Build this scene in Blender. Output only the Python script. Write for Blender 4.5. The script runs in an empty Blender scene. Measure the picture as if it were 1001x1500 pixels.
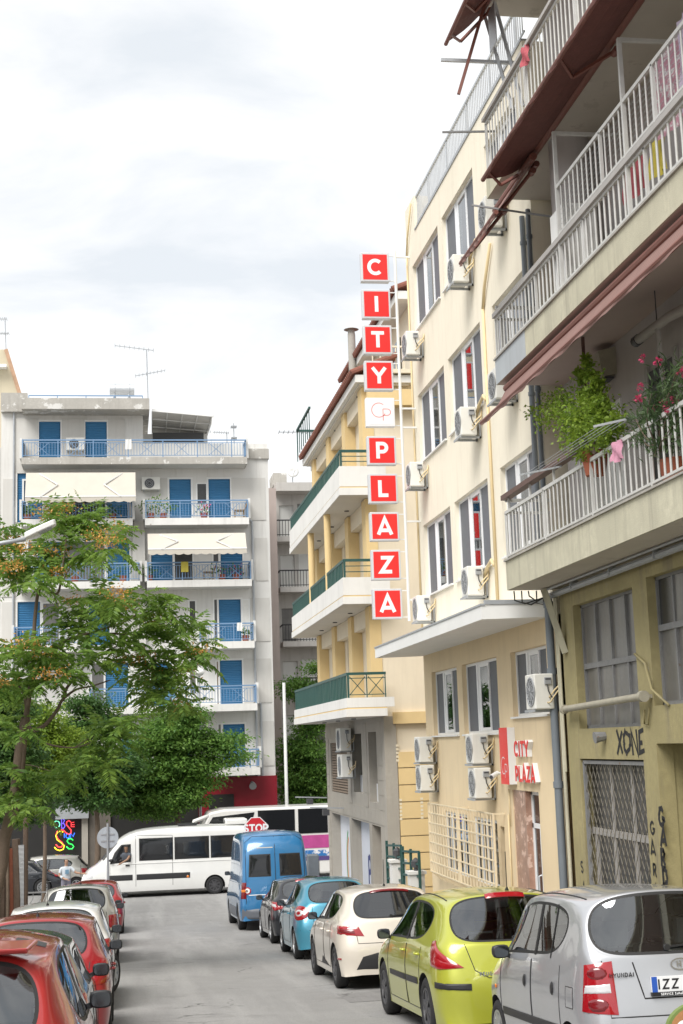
import bpy, bmesh, math, random
import numpy as np
from mathutils import Vector, Matrix
from mathutils.bvhtree import BVHTree
from math import radians as rad, sin, cos, pi

SC = bpy.context.scene
COL = SC.collection
random.seed(7); RNG = np.random.default_rng(7)

# ------------------------------------------------------------------ camera
CAM = np.array([0.0, 0.0, 1.95]); FPX = 2083.0
YAW, PITCH, ROLL = rad(8.8775), rad(9.2145), rad(-1.8788)
_f = np.array([sin(YAW)*cos(PITCH), cos(YAW)*cos(PITCH), sin(PITCH)])
_r = np.array([cos(YAW), -sin(YAW), 0.0]); _u = np.cross(_r, _f)
RC = np.array([cos(ROLL)*_r + sin(ROLL)*_u, -sin(ROLL)*_r + cos(ROLL)*_u, _f])
cd = bpy.data.cameras.new('camera'); cam = bpy.data.objects.new('camera', cd); COL.objects.link(cam)
cd.lens = 36.0*FPX/1500.0; cd.sensor_width = 36.0; cd.clip_start = 0.1; cd.clip_end = 2000
M = Matrix([[RC[0][i], RC[1][i], -RC[2][i], CAM[i]] for i in range(3)] + [[0, 0, 0, 1]])
cam.matrix_world = M; SC.camera = cam

# ------------------------------------------------------------------ sky and sun: bright broken overcast
W = bpy.data.worlds.new('World'); SC.world = W; W.use_nodes = True
nt = W.node_tree; nt.nodes.clear()
out = nt.nodes.new('ShaderNodeOutputWorld'); bg = nt.nodes.new('ShaderNodeBackground')
sky = nt.nodes.new('ShaderNodeTexSky'); sky.sky_type = 'NISHITA'; sky.sun_disc = False
SUN_EL, SUN_AZ = 52.0, 218.0            # compass-like: azimuth measured from +Y towards +X
sky.sun_elevation = rad(SUN_EL); sky.sun_rotation = rad(SUN_AZ)
bg.inputs['Strength'].default_value = 0.1
tc = nt.nodes.new('ShaderNodeTexCoord')
mp = nt.nodes.new('ShaderNodeMapping'); mp.inputs['Scale'].default_value = (1.6, 1.6, 4.2)
n1 = nt.nodes.new('ShaderNodeTexNoise'); n1.inputs['Scale'].default_value = 2.6; n1.inputs['Detail'].default_value = 8; n1.inputs['Roughness'].default_value = .55; n1.inputs['Distortion'].default_value = .4
rp = nt.nodes.new('ShaderNodeValToRGB')
rp.color_ramp.elements[0].position = .36; rp.color_ramp.elements[0].color = (5.1, 5.35, 5.6, 1)
rp.color_ramp.elements[1].position = .60; rp.color_ramp.elements[1].color = (7.0, 7.05, 7.0, 1)
e = rp.color_ramp.elements.new(.47); e.color = (5.95, 6.05, 6.15, 1)
mx = nt.nodes.new('ShaderNodeMixRGB'); mx.inputs[0].default_value = .93
nt.links.new(tc.outputs['Generated'], mp.inputs['Vector']); nt.links.new(mp.outputs[0], n1.inputs['Vector'])
nt.links.new(n1.outputs['Fac'], rp.inputs[0]); nt.links.new(sky.outputs[0], mx.inputs[1]); nt.links.new(rp.outputs[0], mx.inputs[2])
nt.links.new(mx.outputs[0], bg.inputs['Color']); nt.links.new(bg.outputs[0], out.inputs['Surface'])
sd = bpy.data.lights.new('sun', 'SUN'); sd.energy = 2.5; sd.angle = rad(38); sd.color = (1, .97, .93)
sun = bpy.data.objects.new('sun', sd); COL.objects.link(sun)
_sv = Vector((sin(rad(SUN_AZ))*cos(rad(SUN_EL)), cos(rad(SUN_AZ))*cos(rad(SUN_EL)), sin(rad(SUN_EL))))
sun.rotation_euler = _sv.to_track_quat('Z', 'Y').to_euler(); sun.location = (0, 0, 60)
SC.view_settings.view_transform = 'Standard'; SC.view_settings.look = 'None'
SC.view_settings.exposure = 0.78; SC.view_settings.gamma = 1.0
SC.render.engine = 'CYCLES'
SC.cycles.max_bounces = 8; SC.cycles.transparent_max_bounces = 16; SC.cycles.glossy_bounces = 3; SC.cycles.diffuse_bounces = 3

# ------------------------------------------------------------------ photo pixel -> point on a known surface
def ray(x, y): return RC.T @ np.array([(x-500.5)/FPX, -(y-750)/FPX, 1.0])
def PX(x, y, X): d = ray(x, y); return CAM + d*((X-CAM[0])/d[0])
def PY(x, y, Y): d = ray(x, y); return CAM + d*((Y-CAM[1])/d[1])
def PZ(x, y, Z): d = ray(x, y); return CAM + d*((Z-CAM[2])/d[2])
GK = [(-30, 2.15), (0, -.07), (40, -3.03), (46, -3.42), (52, -3.7), (58, -3.9), (66, -4.0), (80, -4.02), (900, -4.02)]
def gz(Y): return float(np.interp(Y, [k[0] for k in GK], [k[1] for k in GK]))
def PG(x, y):
    d = ray(x, y); lo, hi = 1.0, 300.0
    for _ in range(60):
        m = (lo+hi)/2; p = CAM + d*m
        if p[2] > gz(p[1]): lo = m
        else: hi = m
    return CAM + d*lo

# ------------------------------------------------------------------ materials
MATS = {}
def mat(name, col, rough=.6, metal=0.0, var=0.0, vs=2.0, bump=0.0, bs=60.0, streak=0.0, patch=None, pth=.6, coat=0.0, spec=.5, emit=None, local=False, ps=2.5, wave=None, scol=(.16, .14, .115)):
    m = bpy.data.materials.new(name); m.use_nodes = True; MATS[name] = m
    t = m.node_tree; L = t.links; N = t.nodes
    b = N['Principled BSDF']
    b.inputs['Roughness'].default_value = rough; b.inputs['Metallic'].default_value = metal
    b.inputs['Specular IOR Level'].default_value = spec
    b.inputs['Coat Weight'].default_value = coat; b.inputs['Coat Roughness'].default_value = .04
    col = tuple(col)+(1,)
    b.inputs['Base Color'].default_value = col
    if emit:
        b.inputs['Emission Color'].default_value = col; b.inputs['Emission Strength'].default_value = emit
    if not (var or bump or streak or patch or wave): return m
    if local:
        c = N.new('ShaderNodeTexCoord').outputs['Object']
    else:
        c = N.new('ShaderNodeNewGeometry').outputs['Position']
    cur = None
    def mixc(fac, A, B, blend='MIX'):
        x = N.new('ShaderNodeMixRGB'); x.blend_type = blend
        if hasattr(fac, 'links'): L.new(fac, x.inputs[0])
        else: x.inputs[0].default_value = fac
        for k, q in ((1, A), (2, B)):
            if hasattr(q, 'links'): L.new(q, x.inputs[k])
            else: x.inputs[k].default_value = q
        return x.outputs[0]
    def noise(scale, detail=5, vec=None, rough_=.6):
        n = N.new('ShaderNodeTexNoise'); n.inputs['Scale'].default_value = scale; n.inputs['Detail'].default_value = detail; n.inputs['Roughness'].default_value = rough_
        L.new(vec if vec else c, n.inputs['Vector']); return n.outputs['Fac']
    def ramp(f, a, bb):
        r = N.new('ShaderNodeMapRange'); r.inputs['From Min'].default_value = a; r.inputs['From Max'].default_value = bb
        L.new(f, r.inputs['Value']); return r.outputs[0]
    cur = col
    if var:
        d = tuple(v*(1-var) for v in col[:3])+(1,); l = tuple(min(1, v*(1+var*.5)) for v in col[:3])+(1,)
        cur = mixc(ramp(noise(vs, 8), .3, .7), d, l)
        cur = mixc(ramp(noise(vs*9, 4), .35, .75), cur, tuple(v*(1-var*.7) for v in col[:3])+(1,)) if var > .12 else cur
    if patch:
        cur = mixc(ramp(noise(ps, 9, rough_=.68), pth, pth+.035), cur, tuple(patch)+(1,))
    if streak:
        mpn = N.new('ShaderNodeMapping'); mpn.inputs['Scale'].default_value = (3.2, 3.2, .28); L.new(c, mpn.inputs['Vector'])
        s1 = ramp(noise(1.6, 6, mpn.outputs[0], .65), .5, .78)
        mul = N.new('ShaderNodeMath'); mul.operation = 'MULTIPLY'; L.new(s1, mul.inputs[0]); mul.inputs[1].default_value = streak
        cur = mixc(mul.outputs[0], cur, tuple(scol)+(1,))
    if not isinstance(cur, tuple): L.new(cur, b.inputs['Base Color'])
    if bump:
        bp = N.new('ShaderNodeBump'); bp.inputs['Strength'].default_value = bump; bp.inputs['Distance'].default_value = .02
        L.new(noise(bs, 6), bp.inputs['Height']); L.new(bp.outputs[0], b.inputs['Normal'])
    if wave:
        w = N.new('ShaderNodeTexWave'); w.wave_type = 'BANDS'; w.bands_direction = wave[0]; w.inputs['Scale'].default_value = wave[1]
        L.new(c, w.inputs['Vector'])
        bp = N.new('ShaderNodeBump'); bp.inputs['Strength'].default_value = wave[2]; bp.inputs['Distance'].default_value = .02
        L.new(w.outputs['Fac'], bp.inputs['Height']); L.new(bp.outputs[0], b.inputs['Normal'])
    return m

def glass(name, tint=(.6, .66, .64), bias=.06, rough=.01):
    m = bpy.data.materials.new(name); m.use_nodes = True; MATS[name] = m
    t = m.node_tree; N = t.nodes; L = t.links; N.clear()
    o = N.new('ShaderNodeOutputMaterial'); mxs = N.new('ShaderNodeMixShader'); tr = N.new('ShaderNodeBsdfTransparent'); gl = N.new('ShaderNodeBsdfGlossy')
    fr = N.new('ShaderNodeFresnel'); fr.inputs['IOR'].default_value = 1.5
    ad = N.new('ShaderNodeMath'); ad.operation = 'ADD'; ad.use_clamp = True; ad.inputs[1].default_value = bias
    tr.inputs['Color'].default_value = tuple(tint)+(1,); gl.inputs['Roughness'].default_value = rough; gl.inputs['Color'].default_value = (.95, .97, 1, 1)
    L.new(fr.outputs[0], ad.inputs[0]); L.new(ad.outputs[0], mxs.inputs[0]); L.new(tr.outputs[0], mxs.inputs[1]); L.new(gl.outputs[0], mxs.inputs[2]); L.new(mxs.outputs[0], o.inputs['Surface'])
    return m

# ------------------------------------------------------------------ mesh builder
def link(name, me, mats, parent=None, local=False, recentre=True, smooth=False):
    if not isinstance(mats, (list, tuple)): mats = [mats]
    for q in mats: me.materials.append(MATS[q] if isinstance(q, str) else q)
    if smooth: me.polygons.foreach_set('use_smooth', [True]*len(me.polygons))
    o = bpy.data.objects.new(name, me); me.name = name; COL.objects.link(o)
    if parent is not None:
        o.parent = parent
        if not local and parent.type == 'EMPTY': o.matrix_parent_inverse = parent.matrix_basis.inverted()
        elif not local and parent.parent is None: o.matrix_parent_inverse = parent.matrix_basis.inverted()
    elif recentre and len(me.vertices):
        co = np.empty(len(me.vertices)*3); me.vertices.foreach_get('co', co); co = co.reshape(-1, 3)
        c = (co.min(0)+co.max(0))/2; c[2] = co[:, 2].min()
        me.vertices.foreach_set('co', (co-c).ravel()); o.location = c; me.update()
    return o
def thing(name, label, cat, loc=(0, 0, 0), group=None, rot=(0, 0, 0)):
    o = bpy.data.objects.new(name, None); COL.objects.link(o); o.empty_display_size = .2
    o.location = tuple(loc); o.rotation_euler = rot; o['label'] = label; o['category'] = cat
    if group: o['group'] = group
    return o
def tag(o, label, cat, group=None):
    o['label'] = label; o['category'] = cat
    if group: o['group'] = group
    return o
def A3(p): return np.array([float(p[0]), float(p[1]), float(p[2])])
class MB:
    def __init__(s): s.v = []; s.f = []; s.m = []
    def add(s, vs, fs, m=0):
        o = len(s.v); s.v += [tuple(map(float, p)) for p in vs]; s.f += [tuple(i+o for i in f) for f in fs]; s.m += [m]*len(fs); return s
    def box(s, x0, x1, y0, y1, z0, z1, m=0):
        if x0 > x1: x0, x1 = x1, x0
        if y0 > y1: y0, y1 = y1, y0
        if z0 > z1: z0, z1 = z1, z0
        return s.add([(x0, y0, z0), (x1, y0, z0), (x1, y1, z0), (x0, y1, z0), (x0, y0, z1), (x1, y0, z1), (x1, y1, z1), (x0, y1, z1)],
                     [(3, 2, 1, 0), (4, 5, 6, 7), (0, 1, 5, 4), (1, 2, 6, 5), (2, 3, 7, 6), (3, 0, 4, 7)], m)
    def bar(s, p, q, w, h=None, m=0, up=(0, 0, 1)):
        p = A3(p); q = A3(q); h = h or w; d = q-p; d /= np.linalg.norm(d); up = A3(up)
        if abs(d@up) > .98: up = np.array([1., 0, 0])
        a = np.cross(d, up); a /= np.linalg.norm(a); b = np.cross(a, d)
        a *= w/2; b *= h/2
        return s.add([p-a-b, p+a-b, p+a+b, p-a+b, q-a-b, q+a-b, q+a+b, q-a+b], [(0, 1, 2, 3), (7, 6, 5, 4), (0, 4, 5, 1), (1, 5, 6, 2), (2, 6, 7, 3), (3, 7, 4, 0)], m)
    def cyl(s, p, q, r, n=8, m=0, r2=None, caps=True):
        p = A3(p); q = A3(q); d = q-p; d /= np.linalg.norm(d); up = np.array([0, 0, 1.]) if abs(d[2]) < .95 else np.array([1., 0, 0])
        a = np.cross(d, up); a /= np.linalg.norm(a); b = np.cross(d, a); r2 = r if r2 is None else r2
        vs = []
        for k in range(n):
            t = 2*pi*k/n; e_ = a*cos(t)+b*sin(t); vs += [p+e_*r, q+e_*r2]
        fs = [(2*k, 2*k+1, (2*k+3) % (2*n), (2*k+2) % (2*n)) for k in range(n)]
        if caps: fs += [tuple(2*k for k in range(n)), tuple(2*k+1 for k in range(n))[::-1]]
        return s.add(vs, fs, m)
    def tube(s, pts, r, n=6, m=0, rs=None):
        pts = [A3(p) for p in pts]; vs = []; K = len(pts); prev = None
        for i, p in enumerate(pts):
            d = pts[min(i+1, K-1)]-pts[max(i-1, 0)]; d = d/(np.linalg.norm(d)+1e-9)
            if prev is None:
                up = np.array([0, 0, 1.]) if abs(d[2]) < .9 else np.array([1., 0, 0]); a = np.cross(d, up)
            else: a = prev-d*(prev@d)
            a /= np.linalg.norm(a)+1e-9; prev = a; b = np.cross(d, a); rr = rs[i] if rs is not None else r
            for k in range(n): t = 2*pi*k/n; vs.append(p+(a*cos(t)+b*sin(t))*rr)
        fs = [(i*n+k, i*n+(k+1) % n, (i+1)*n+(k+1) % n, (i+1)*n+k) for i in range(K-1) for k in range(n)]
        fs += [tuple(range(n))[::-1], tuple((K-1)*n+k for k in range(n))]
        return s.add(vs, fs, m)
    def poly(s, pts, m=0): return s.add(pts, [tuple(range(len(pts)))], m)
    def prism(s, pts, ext, m=0):
        n = len(pts); e_ = A3(ext); P = [A3(p) for p in pts]
        fs = [tuple(range(n)), tuple(range(n, 2*n))[::-1]] + [(i, i+n, (i+1) % n+n, (i+1) % n) for i in range(n)]
        return s.add(P+[p+e_ for p in P], fs, m)
    def lathe(s, prof, c, axis='x', n=24, m=0, closed=False):
        vs = []; K = len(prof)
        for k in range(n):
            t = 2*pi*k/n
            for (a, r) in prof:
                if axis == 'x': vs.append((c[0]+a, c[1]+r*cos(t), c[2]+r*sin(t)))
                elif axis == 'y': vs.append((c[0]+r*cos(t), c[1]+a, c[2]+r*sin(t)))
                else: vs.append((c[0]+r*cos(t), c[1]+r*sin(t), c[2]+a))
        fs = []
        for k in range(n):
            k2 = (k+1) % n
            for i in range(K if closed else K-1):
                i2 = (i+1) % K; fs.append((k*K+i, k*K+i2, k2*K+i2, k2*K+i))
        return s.add(vs, fs, m)
    def mesh(s, name):
        me = bpy.data.meshes.new(name); me.from_pydata(s.v, [], s.f); me.polygons.foreach_set('material_index', s.m)
        bm = bmesh.new(); bm.from_mesh(me); bmesh.ops.recalc_face_normals(bm, faces=bm.faces); bm.to_mesh(me); bm.free(); me.update(); return me
    def build(s, name, mats, parent=None, local=False, smooth=False, bevel=0, auto=None):
        me = s.mesh(name)
        if bevel:
            bm = bmesh.new(); bm.from_mesh(me)
            es = [e_ for e_ in bm.edges if len(e_.link_faces) == 2 and e_.calc_face_angle(0) > .6]
            bmesh.ops.bevel(bm, geom=es, offset=bevel, segments=2, profile=.5, affect='EDGES', clamp_overlap=True); bm.to_mesh(me); bm.free()
        o = link(name, me, mats, parent, local, smooth=smooth)
        if auto is not None:
            me.polygons.foreach_set('use_smooth', [True]*len(me.polygons)); me.set_sharp_from_angle(angle=rad(auto))
        return o

def grid_wall(mb, o, u, v, n, W_, H_, holes, depth, m=0, mr=None, back=False):
    """front sheet spanning u*[W_] x v*[H_] with rectangular holes (u0,u1,v0,v1) and reveals of 'depth' going along -n"""
    o = A3(o); u = A3(u); v = A3(v); n = A3(n); mr = m if mr is None else mr
    us = sorted({W_[0], W_[1]} | {h[0] for h in holes} | {h[1] for h in holes}); vs = sorted({H_[0], H_[1]} | {h[2] for h in holes} | {h[3] for h in holes})
    us = [a for a in us if W_[0] <= a <= W_[1]]; vs = [a for a in vs if H_[0] <= a <= H_[1]]
    P = lambda a, b, d=0: o+u*a+v*b-n*d
    for i in range(len(us)-1):
        for j in range(len(vs)-1):
            cu = (us[i]+us[i+1])/2; cv = (vs[j]+vs[j+1])/2
            if any(h[0] < cu < h[1] and h[2] < cv < h[3] for h in holes): continue
            mb.add([P(us[i], vs[j]), P(us[i+1], vs[j]), P(us[i+1], vs[j+1]), P(us[i], vs[j+1])], [(0, 1, 2, 3)], m)
    for h in holes:
        a, b, c, d = h[:4]
        for (p, q) in (((a, c), (b, c)), ((b, c), (b, d)), ((b, d), (a, d)), ((a, d), (a, c))):
            mb.add([P(*p), P(*q), P(*q, depth), P(*p, depth)], [(0, 1, 2, 3)], mr)

# ------------------------------------------------------------------ stroke lettering (unit box 0..1 high, widths vary)
def _arc(cx, cy, rx, ry, a0, a1, n=14): return [(cx+rx*cos(rad(a0+(a1-a0)*i/n)), cy+ry*sin(rad(a0+(a1-a0)*i/n))) for i in range(n+1)]
GL = {
 'C': (.92, [_arc(.48, .5, .40, .42, 45, 315, 20)]), 'I': (.3, [[(.15, .0), (.15, 1)]]), 'T': (.8, [[(.0, .92), (.8, .92)], [(.4, .92), (.4, 0)]]),
 'Y': (.85, [[(.02, 1), (.42, .48), (.82, 1)], [(.42, .5), (.42, 0)]]), 'P': (.7, [[(.1, 0), (.1, .92), (.38, .92)]+_arc(.38, .67, .25, .25, 90, -90, 10)+[(.2, .42)]]),
 'L': (.62, [[(.1, 1), (.1, .08), (.6, .08)]]), 'A': (.9, [[(.05, 0), (.45, .97), (.85, 0)], [(.2, .26), (.7, .26)]]), 'Z': (.8, [[(.08, .92), (.7, .92), (.1, .08), (.74, .08)]]),
 'S': (.7, [_arc(.35, .72, .25, .22, 20, 270, 12)+_arc(.35, .27, .27, .23, 90, -160, 12)]), 'O': (.95, [_arc(.46, .5, .38, .43, 90, 449, 24)]),
 'G': (.9, [_arc(.46, .5, .38, .43, 45, 350, 20)+[(.5, .45)]]), 'R': (.72, [[(.1, 0), (.1, .92), (.38, .92)]+_arc(.38, .69, .23, .23, 90, -90, 10)+[(.2, .46)], [(.36, .46), (.66, 0)]]),
 'D': (.8, [[(.1, .06), (.1, .94), (.32, .94)]+_arc(.32, .5, .38, .44, 90, -90, 14)+[(.1, .06)]]), 'E': (.65, [[(.6, .93), (.1, .93), (.1, .07), (.6, .07)], [(.1, .5), (.52, .5)]]),
 'N': (.8, [[(.1, 0), (.1, .97), (.68, .03), (.68, 1)]]), 'B': (.72, [[(.1, .06), (.1, .94), (.35, .94)]+_arc(.35, .72, .22, .22, 90, -90, 8)+[(.1, .5), (.38, .5)]+_arc(.38, .28, .25, .22, 90, -90, 8)+[(.1, .06)]]),
 'U': (.78, [[(.08, 1), (.08, .36)]+_arc(.37, .36, .29, .3, 180, 360, 10)+[(.66, 1)]]), 'H': (.8, [[(.1, 0), (.1, 1)], [(.68, 0), (.68, 1)], [(.1, .5), (.68, .5)]]),
 'K': (.72, [[(.1, 0), (.1, 1)], [(.64, 1), (.12, .45)], [(.28, .6), (.66, 0)]]), 'V': (.8, [[(.03, 1), (.4, .03), (.77, 1)]]), 'X': (.75, [[(.05, 0), (.68, 1)], [(.05, 1), (.68, 0)]]),
 'M': (.95, [[(.08, 0), (.1, 1), (.46, .3), (.82, 1), (.84, 0)]]), 'l': (.3, [[(.15, 0), (.15, 1)]]), 'p': (.6, [[(.1, -.3), (.1, .65)], _arc(.3, .38, .22, .25, 180, -180, 14)]), 'k': (.55, [[(.1, 0), (.1, 1)], [(.5, .65), (.12, .3)], [(.25, .42), (.52, 0)]]),
 '6': (.6, [_arc(.3, .28, .22, .26, 0, 360, 16), [(.09, .3), (.2, .75), (.42, .98)]]), '0': (.62, [_arc(.3, .5, .23, .45, 90, 450, 18)]), '1': (.4, [[(.05, .75), (.22, .97), (.22, 0)]]),
 '2': (.62, [_arc(.3, .7, .23, .26, 160, -30, 10)+[(.07, .06), (.56, .06)]]), '8': (.6, [_arc(.3, .73, .2, .22, -90, 270, 14), _arc(.3, .26, .24, .25, 90, 450, 14)]), ' ': (.4, []), 'a': (.6, [_arc(.28, .3, .22, .27, 0, 360, 14), [(.5, .6), (.5, 0)]]),
}
GL['F'] = (.62, [[(.6, .93), (.1, .93), (.1, 0)], [(.1, .5), (.5, .5)]])
GL['Σ'] = (.7, [[(.6, .93), (.1, .93), (.4, .5), (.1, .07), (.62, .07)]])
def strip(poly, w, closed=False):
    """offset a 2-D polyline to a flat band; returns verts, quads"""
    P = [np.array(p, float) for p in poly]; P = [p for i, p in enumerate(P) if i == 0 or np.linalg.norm(p-P[i-1]) > 1e-5]; n = len(P); vs = []
    for i, p in enumerate(P):
        d1 = P[i]-P[i-1] if i > 0 else P[1]-P[0]; d2 = P[i+1]-P[i] if i < n-1 else P[-1]-P[-2]
        d1 = d1/(np.linalg.norm(d1)+1e-9); d2 = d2/(np.linalg.norm(d2)+1e-9)
        n1_ = np.array([-d1[1], d1[0]]); n2_ = np.array([-d2[1], d2[0]]); mth = n1_+n2_; mth = mth/(np.linalg.norm(mth)+1e-9)
        k = min(2.2, 1/max(.3, mth@n1_)); vs += [p+mth*w/2*k, p-mth*w/2*k]
    return vs, [(2*i, 2*i+1, 2*i+3, 2*i+2) for i in range(n-1)]
def text_width(s, h, gap=.12): return sum(GL[c][0]*h+gap*h for c in s)-gap*h
def letters(mb, s, o, u, v, h, w, n=None, depth=.0, m=0, gap=.12, ms=None, center=False, wob=0):
    o = A3(o); u = A3(u); v = A3(v); x = -text_width(s, h, gap)/2 if center else 0
    for ci, c in enumerate(s):
        wd, st = GL[c]
        lay = 0
        for pl in st:
            jw = (lambda: random.uniform(-wob, wob)) if wob else (lambda: 0)
            P = [((p[0]+jw())*h+x, (p[1]+jw())*h) for p in pl]; vs, fs = strip(P, w); lay += .0006
            P3 = [o+u*a+v*b+(A3(n)*lay if n is not None else 0) for a, b in vs]
            if depth and n is not None:
                N3 = A3(n)*depth; k = len(P3); top = [p+N3 for p in P3]
                sides = []
                for i in range(0, k-2, 2): sides += [(i, i+2, k+i+2, k+i), (i+1, k+i+1, k+i+3, i+3)]
                sides += [(0, k, k+1, 1), (k-2, k-1, 2*k-1, 2*k-2)]
                mb.add(P3+top, sides, m if ms is None else ms); mb.add(top, fs, m)
            else: mb.add(P3, fs, m)
        x += wd*h+gap*h
# ------------------------------------------------------------------ shared materials
mat('cream', (.84, .775, .635), .85, var=.07, vs=.7, bump=.15, bs=90, streak=.26, scol=(.50, .42, .31))
mat('peach', (.78, .63, .41), .85, var=.08, vs=.7, bump=.15, bs=90, streak=.22, scol=(.42, .32, .2))
mat('white_paint', (.78, .78, .76), .6, var=.05, vs=2)
mat('pvc', (.82, .83, .84), .35)
mat('screen_grey', (.12, .13, .15), .55, var=.1, vs=8)
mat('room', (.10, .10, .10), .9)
mat('curtain', (.75, .74, .70), .9, var=.08, vs=4, wave=('Y', 6, .6))
mat('ac_body', (.74, .73, .68), .5, var=.06, vs=3, streak=.12)
mat('ac_dark', (.06, .06, .065), .5)
mat('ac_grille', (.30, .31, .32), .5)
mat('pipe_cream', (.72, .58, .34), .6, var=.1)
mat('cable_black', (.03, .03, .03), .6)
mat('steel', (.52, .54, .56), .45, metal=.4, var=.1, vs=3)
mat('galv', (.42, .44, .46), .5, metal=.3, var=.15, vs=5)
mat('rail_white', (.56, .555, .53), .5, var=.12, vs=6, streak=.2)
mat('red_sign', (.80, .028, .025), .35, var=.04, vs=1)
mat('sign_white', (.82, .82, .82), .4)
mat('sign_side', (.60, .61, .63), .45, metal=.1)
mat('marble', (.44, .26, .19), .3, var=.35, vs=7, patch=(.66, .47, .38), pth=.56, ps=6)
mat('concrete', (.42, .40, .36), .9, var=.2, vs=1.2, bump=.3, bs=50, streak=.3)
mat('pavement', (.30, .29, .27), .9, var=.25, vs=1.5, bump=.3, bs=60)
mat('kerb', (.44, .43, .40), .85, var=.25, vs=3, bump=.3)
mat('earth', (.17, .15, .12), .95, var=.3, vs=.6)
glass('win_glass', (.55, .6, .6), .12)
glass('car_glass', (.80, .86, .83), .13)
glass('dark_glass', (.10, .115, .115), .08)

# asphalt: worn pale grey with cracks, patches and wheel polish
def asphalt(name, base, rep):
    m = bpy.data.materials.new(name); m.use_nodes = True; MATS[name] = m; t = m.node_tree; N = t.nodes; L = t.links; b = N['Principled BSDF']; b.inputs['Roughness'].default_value = .85
    g = N.new('ShaderNodeNewGeometry').outputs['Position']
    def noise(s, d=6, vec=g, r=.6):
        n = N.new('ShaderNodeTexNoise'); n.inputs['Scale'].default_value = s; n.inputs['Detail'].default_value = d; n.inputs['Roughness'].default_value = r; L.new(vec, n.inputs['Vector']); return n.outputs['Fac']
    def mr(f, a, b_):
        r = N.new('ShaderNodeMapRange'); r.inputs[1].default_value = a; r.inputs[2].default_value = b_; L.new(f, r.inputs[0]); return r.outputs[0]
    def mixc(f, A, B):
        x = N.new('ShaderNodeMixRGB'); L.new(f, x.inputs[0])
        for k, q in ((1, A), (2, B)):
            if isinstance(q, tuple): x.inputs[k].default_value = q+(1,)
            else: L.new(q, x.inputs[k])
        return x.outputs[0]
    s = lambda k: tuple(v*k for v in base)
    c = mixc(mr(noise(.35, 8), .35, .65), s(.88), s(1.06))
    c = mixc(mr(noise(2.2, 8), .45, .72), c, s(.88))
    mpn = N.new('ShaderNodeMapping'); mpn.inputs['Scale'].default_value = (1.1, .06, 1); L.new(g, mpn.inputs['Vector'])
    c = mixc(mr(noise(1.3, 5, mpn.outputs[0]), .46, .66), c, s(1.22))
    c = mixc(mr(noise(60, 3), .5, .75), c, s(.62)); c = mixc(mr(noise(45, 3), .62, .8), c, s(1.5))
    # oil and repair stains
    c = mixc(mr(noise(.9, 7, r=.7), .58, .68), c, rep)
    wn = N.new('ShaderNodeTexNoise'); wn.inputs['Scale'].default_value = 1.5; wn.inputs['Detail'].default_value = 6; L.new(g, wn.inputs['Vector'])
    ad = N.new('ShaderNodeVectorMath'); ad.operation = 'MULTIPLY_ADD'; L.new(wn.outputs['Color'], ad.inputs[0]); ad.inputs[1].default_value = (.9, .9, .9); L.new(g, ad.inputs[2])
    v = N.new('ShaderNodeTexVoronoi'); v.feature = 'DISTANCE_TO_EDGE'; v.inputs['Scale'].default_value = .42; L.new(ad.outputs[0], v.inputs['Vector'])
    cr = mr(v.outputs['Distance'], .011, .002)
    gate = mr(noise(.5, 4), .52, .64); mu = N.new('ShaderNodeMath'); mu.operation = 'MULTIPLY'; L.new(cr, mu.inputs[0]); L.new(gate, mu.inputs[1])
    c = mixc(mu.outputs[0], c, s(.35))
    L.new(c, b.inputs['Base Color'])
    bp = N.new('ShaderNodeBump'); bp.inputs['Strength'].default_value = .35; bp.inputs['Distance'].default_value = .01; L.new(noise(140, 3), bp.inputs['Height']); L.new(bp.outputs[0], b.inputs['Normal'])
asphalt('asphalt', (.26, .255, .247), (.20, .195, .19))
asphalt('asphalt_dark', (.21, .205, .20), (.13, .13, .125))

# ------------------------------------------------------------------ ground, roads, pavements
def sheet(name, x0, x1, ys, dz, m, skirt=0):
    mb = MB()
    for a, b in zip(ys[:-1], ys[1:]):
        mb.add([(x0, a, gz(a)+dz), (x1, a, gz(a)+dz), (x1, b, gz(b)+dz), (x0, b, gz(b)+dz)], [(0, 1, 2, 3)])
        if skirt:
            for x in (x0, x1): mb.add([(x, a, gz(a)+dz), (x, b, gz(b)+dz), (x, b, gz(b)+dz-skirt), (x, a, gz(a)+dz-skirt)], [(0, 1, 2, 3)])
    if skirt:
        for y in (ys[0], ys[-1]): mb.add([(x0, y, gz(y)+dz), (x1, y, gz(y)+dz), (x1, y, gz(y)+dz-skirt), (x0, y, gz(y)+dz-skirt)], [(0, 1, 2, 3)])
    o = mb.build(name, m); o['kind'] = 'structure'; return o
YS = [-30, -10, 0, 5, 10, 15, 20, 25, 30, 35, 40, 43, 46, 49, 50]
sheet('ground', -600, 600, [-30, 0, 40, 46, 52, 58, 66, 80, 900], -.03, 'earth')
sheet('road', -2.25, 5.35, YS, 0, 'asphalt')
sheet('cross_street', -160, 200, [50, 52, 55, 58, 62, 66], .002, 'asphalt')
sheet('pavement_right', 5.5, 7.6, [-30, 0, 10, 20, 30, 40, 44, 46, 49], .115, 'pavement', .2)
sheet('kerb_right', 5.35, 5.495, [-30, 0, 10, 20, 30, 40, 44, 46, 49], .12, 'kerb', .2)
sheet('pavement_left', -4.6, -2.4, [-30, 0, 10, 20, 30, 40, 44, 46, 49], .115, 'pavement', .2)
sheet('kerb_left', -2.395, -2.25, [-30, 0, 10, 20, 30, 40, 44, 46, 49], .12, 'kerb', .2)
sheet('pavement_far', -160, 200, [66, 68, 70.4], .13, 'pavement', .3)
p = PG(540, 1461)
sheet('asphalt_patch', p[0]-.35, p[0]+.35, [p[1]-.55, p[1], p[1]+.75], .004, 'asphalt_dark')

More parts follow.
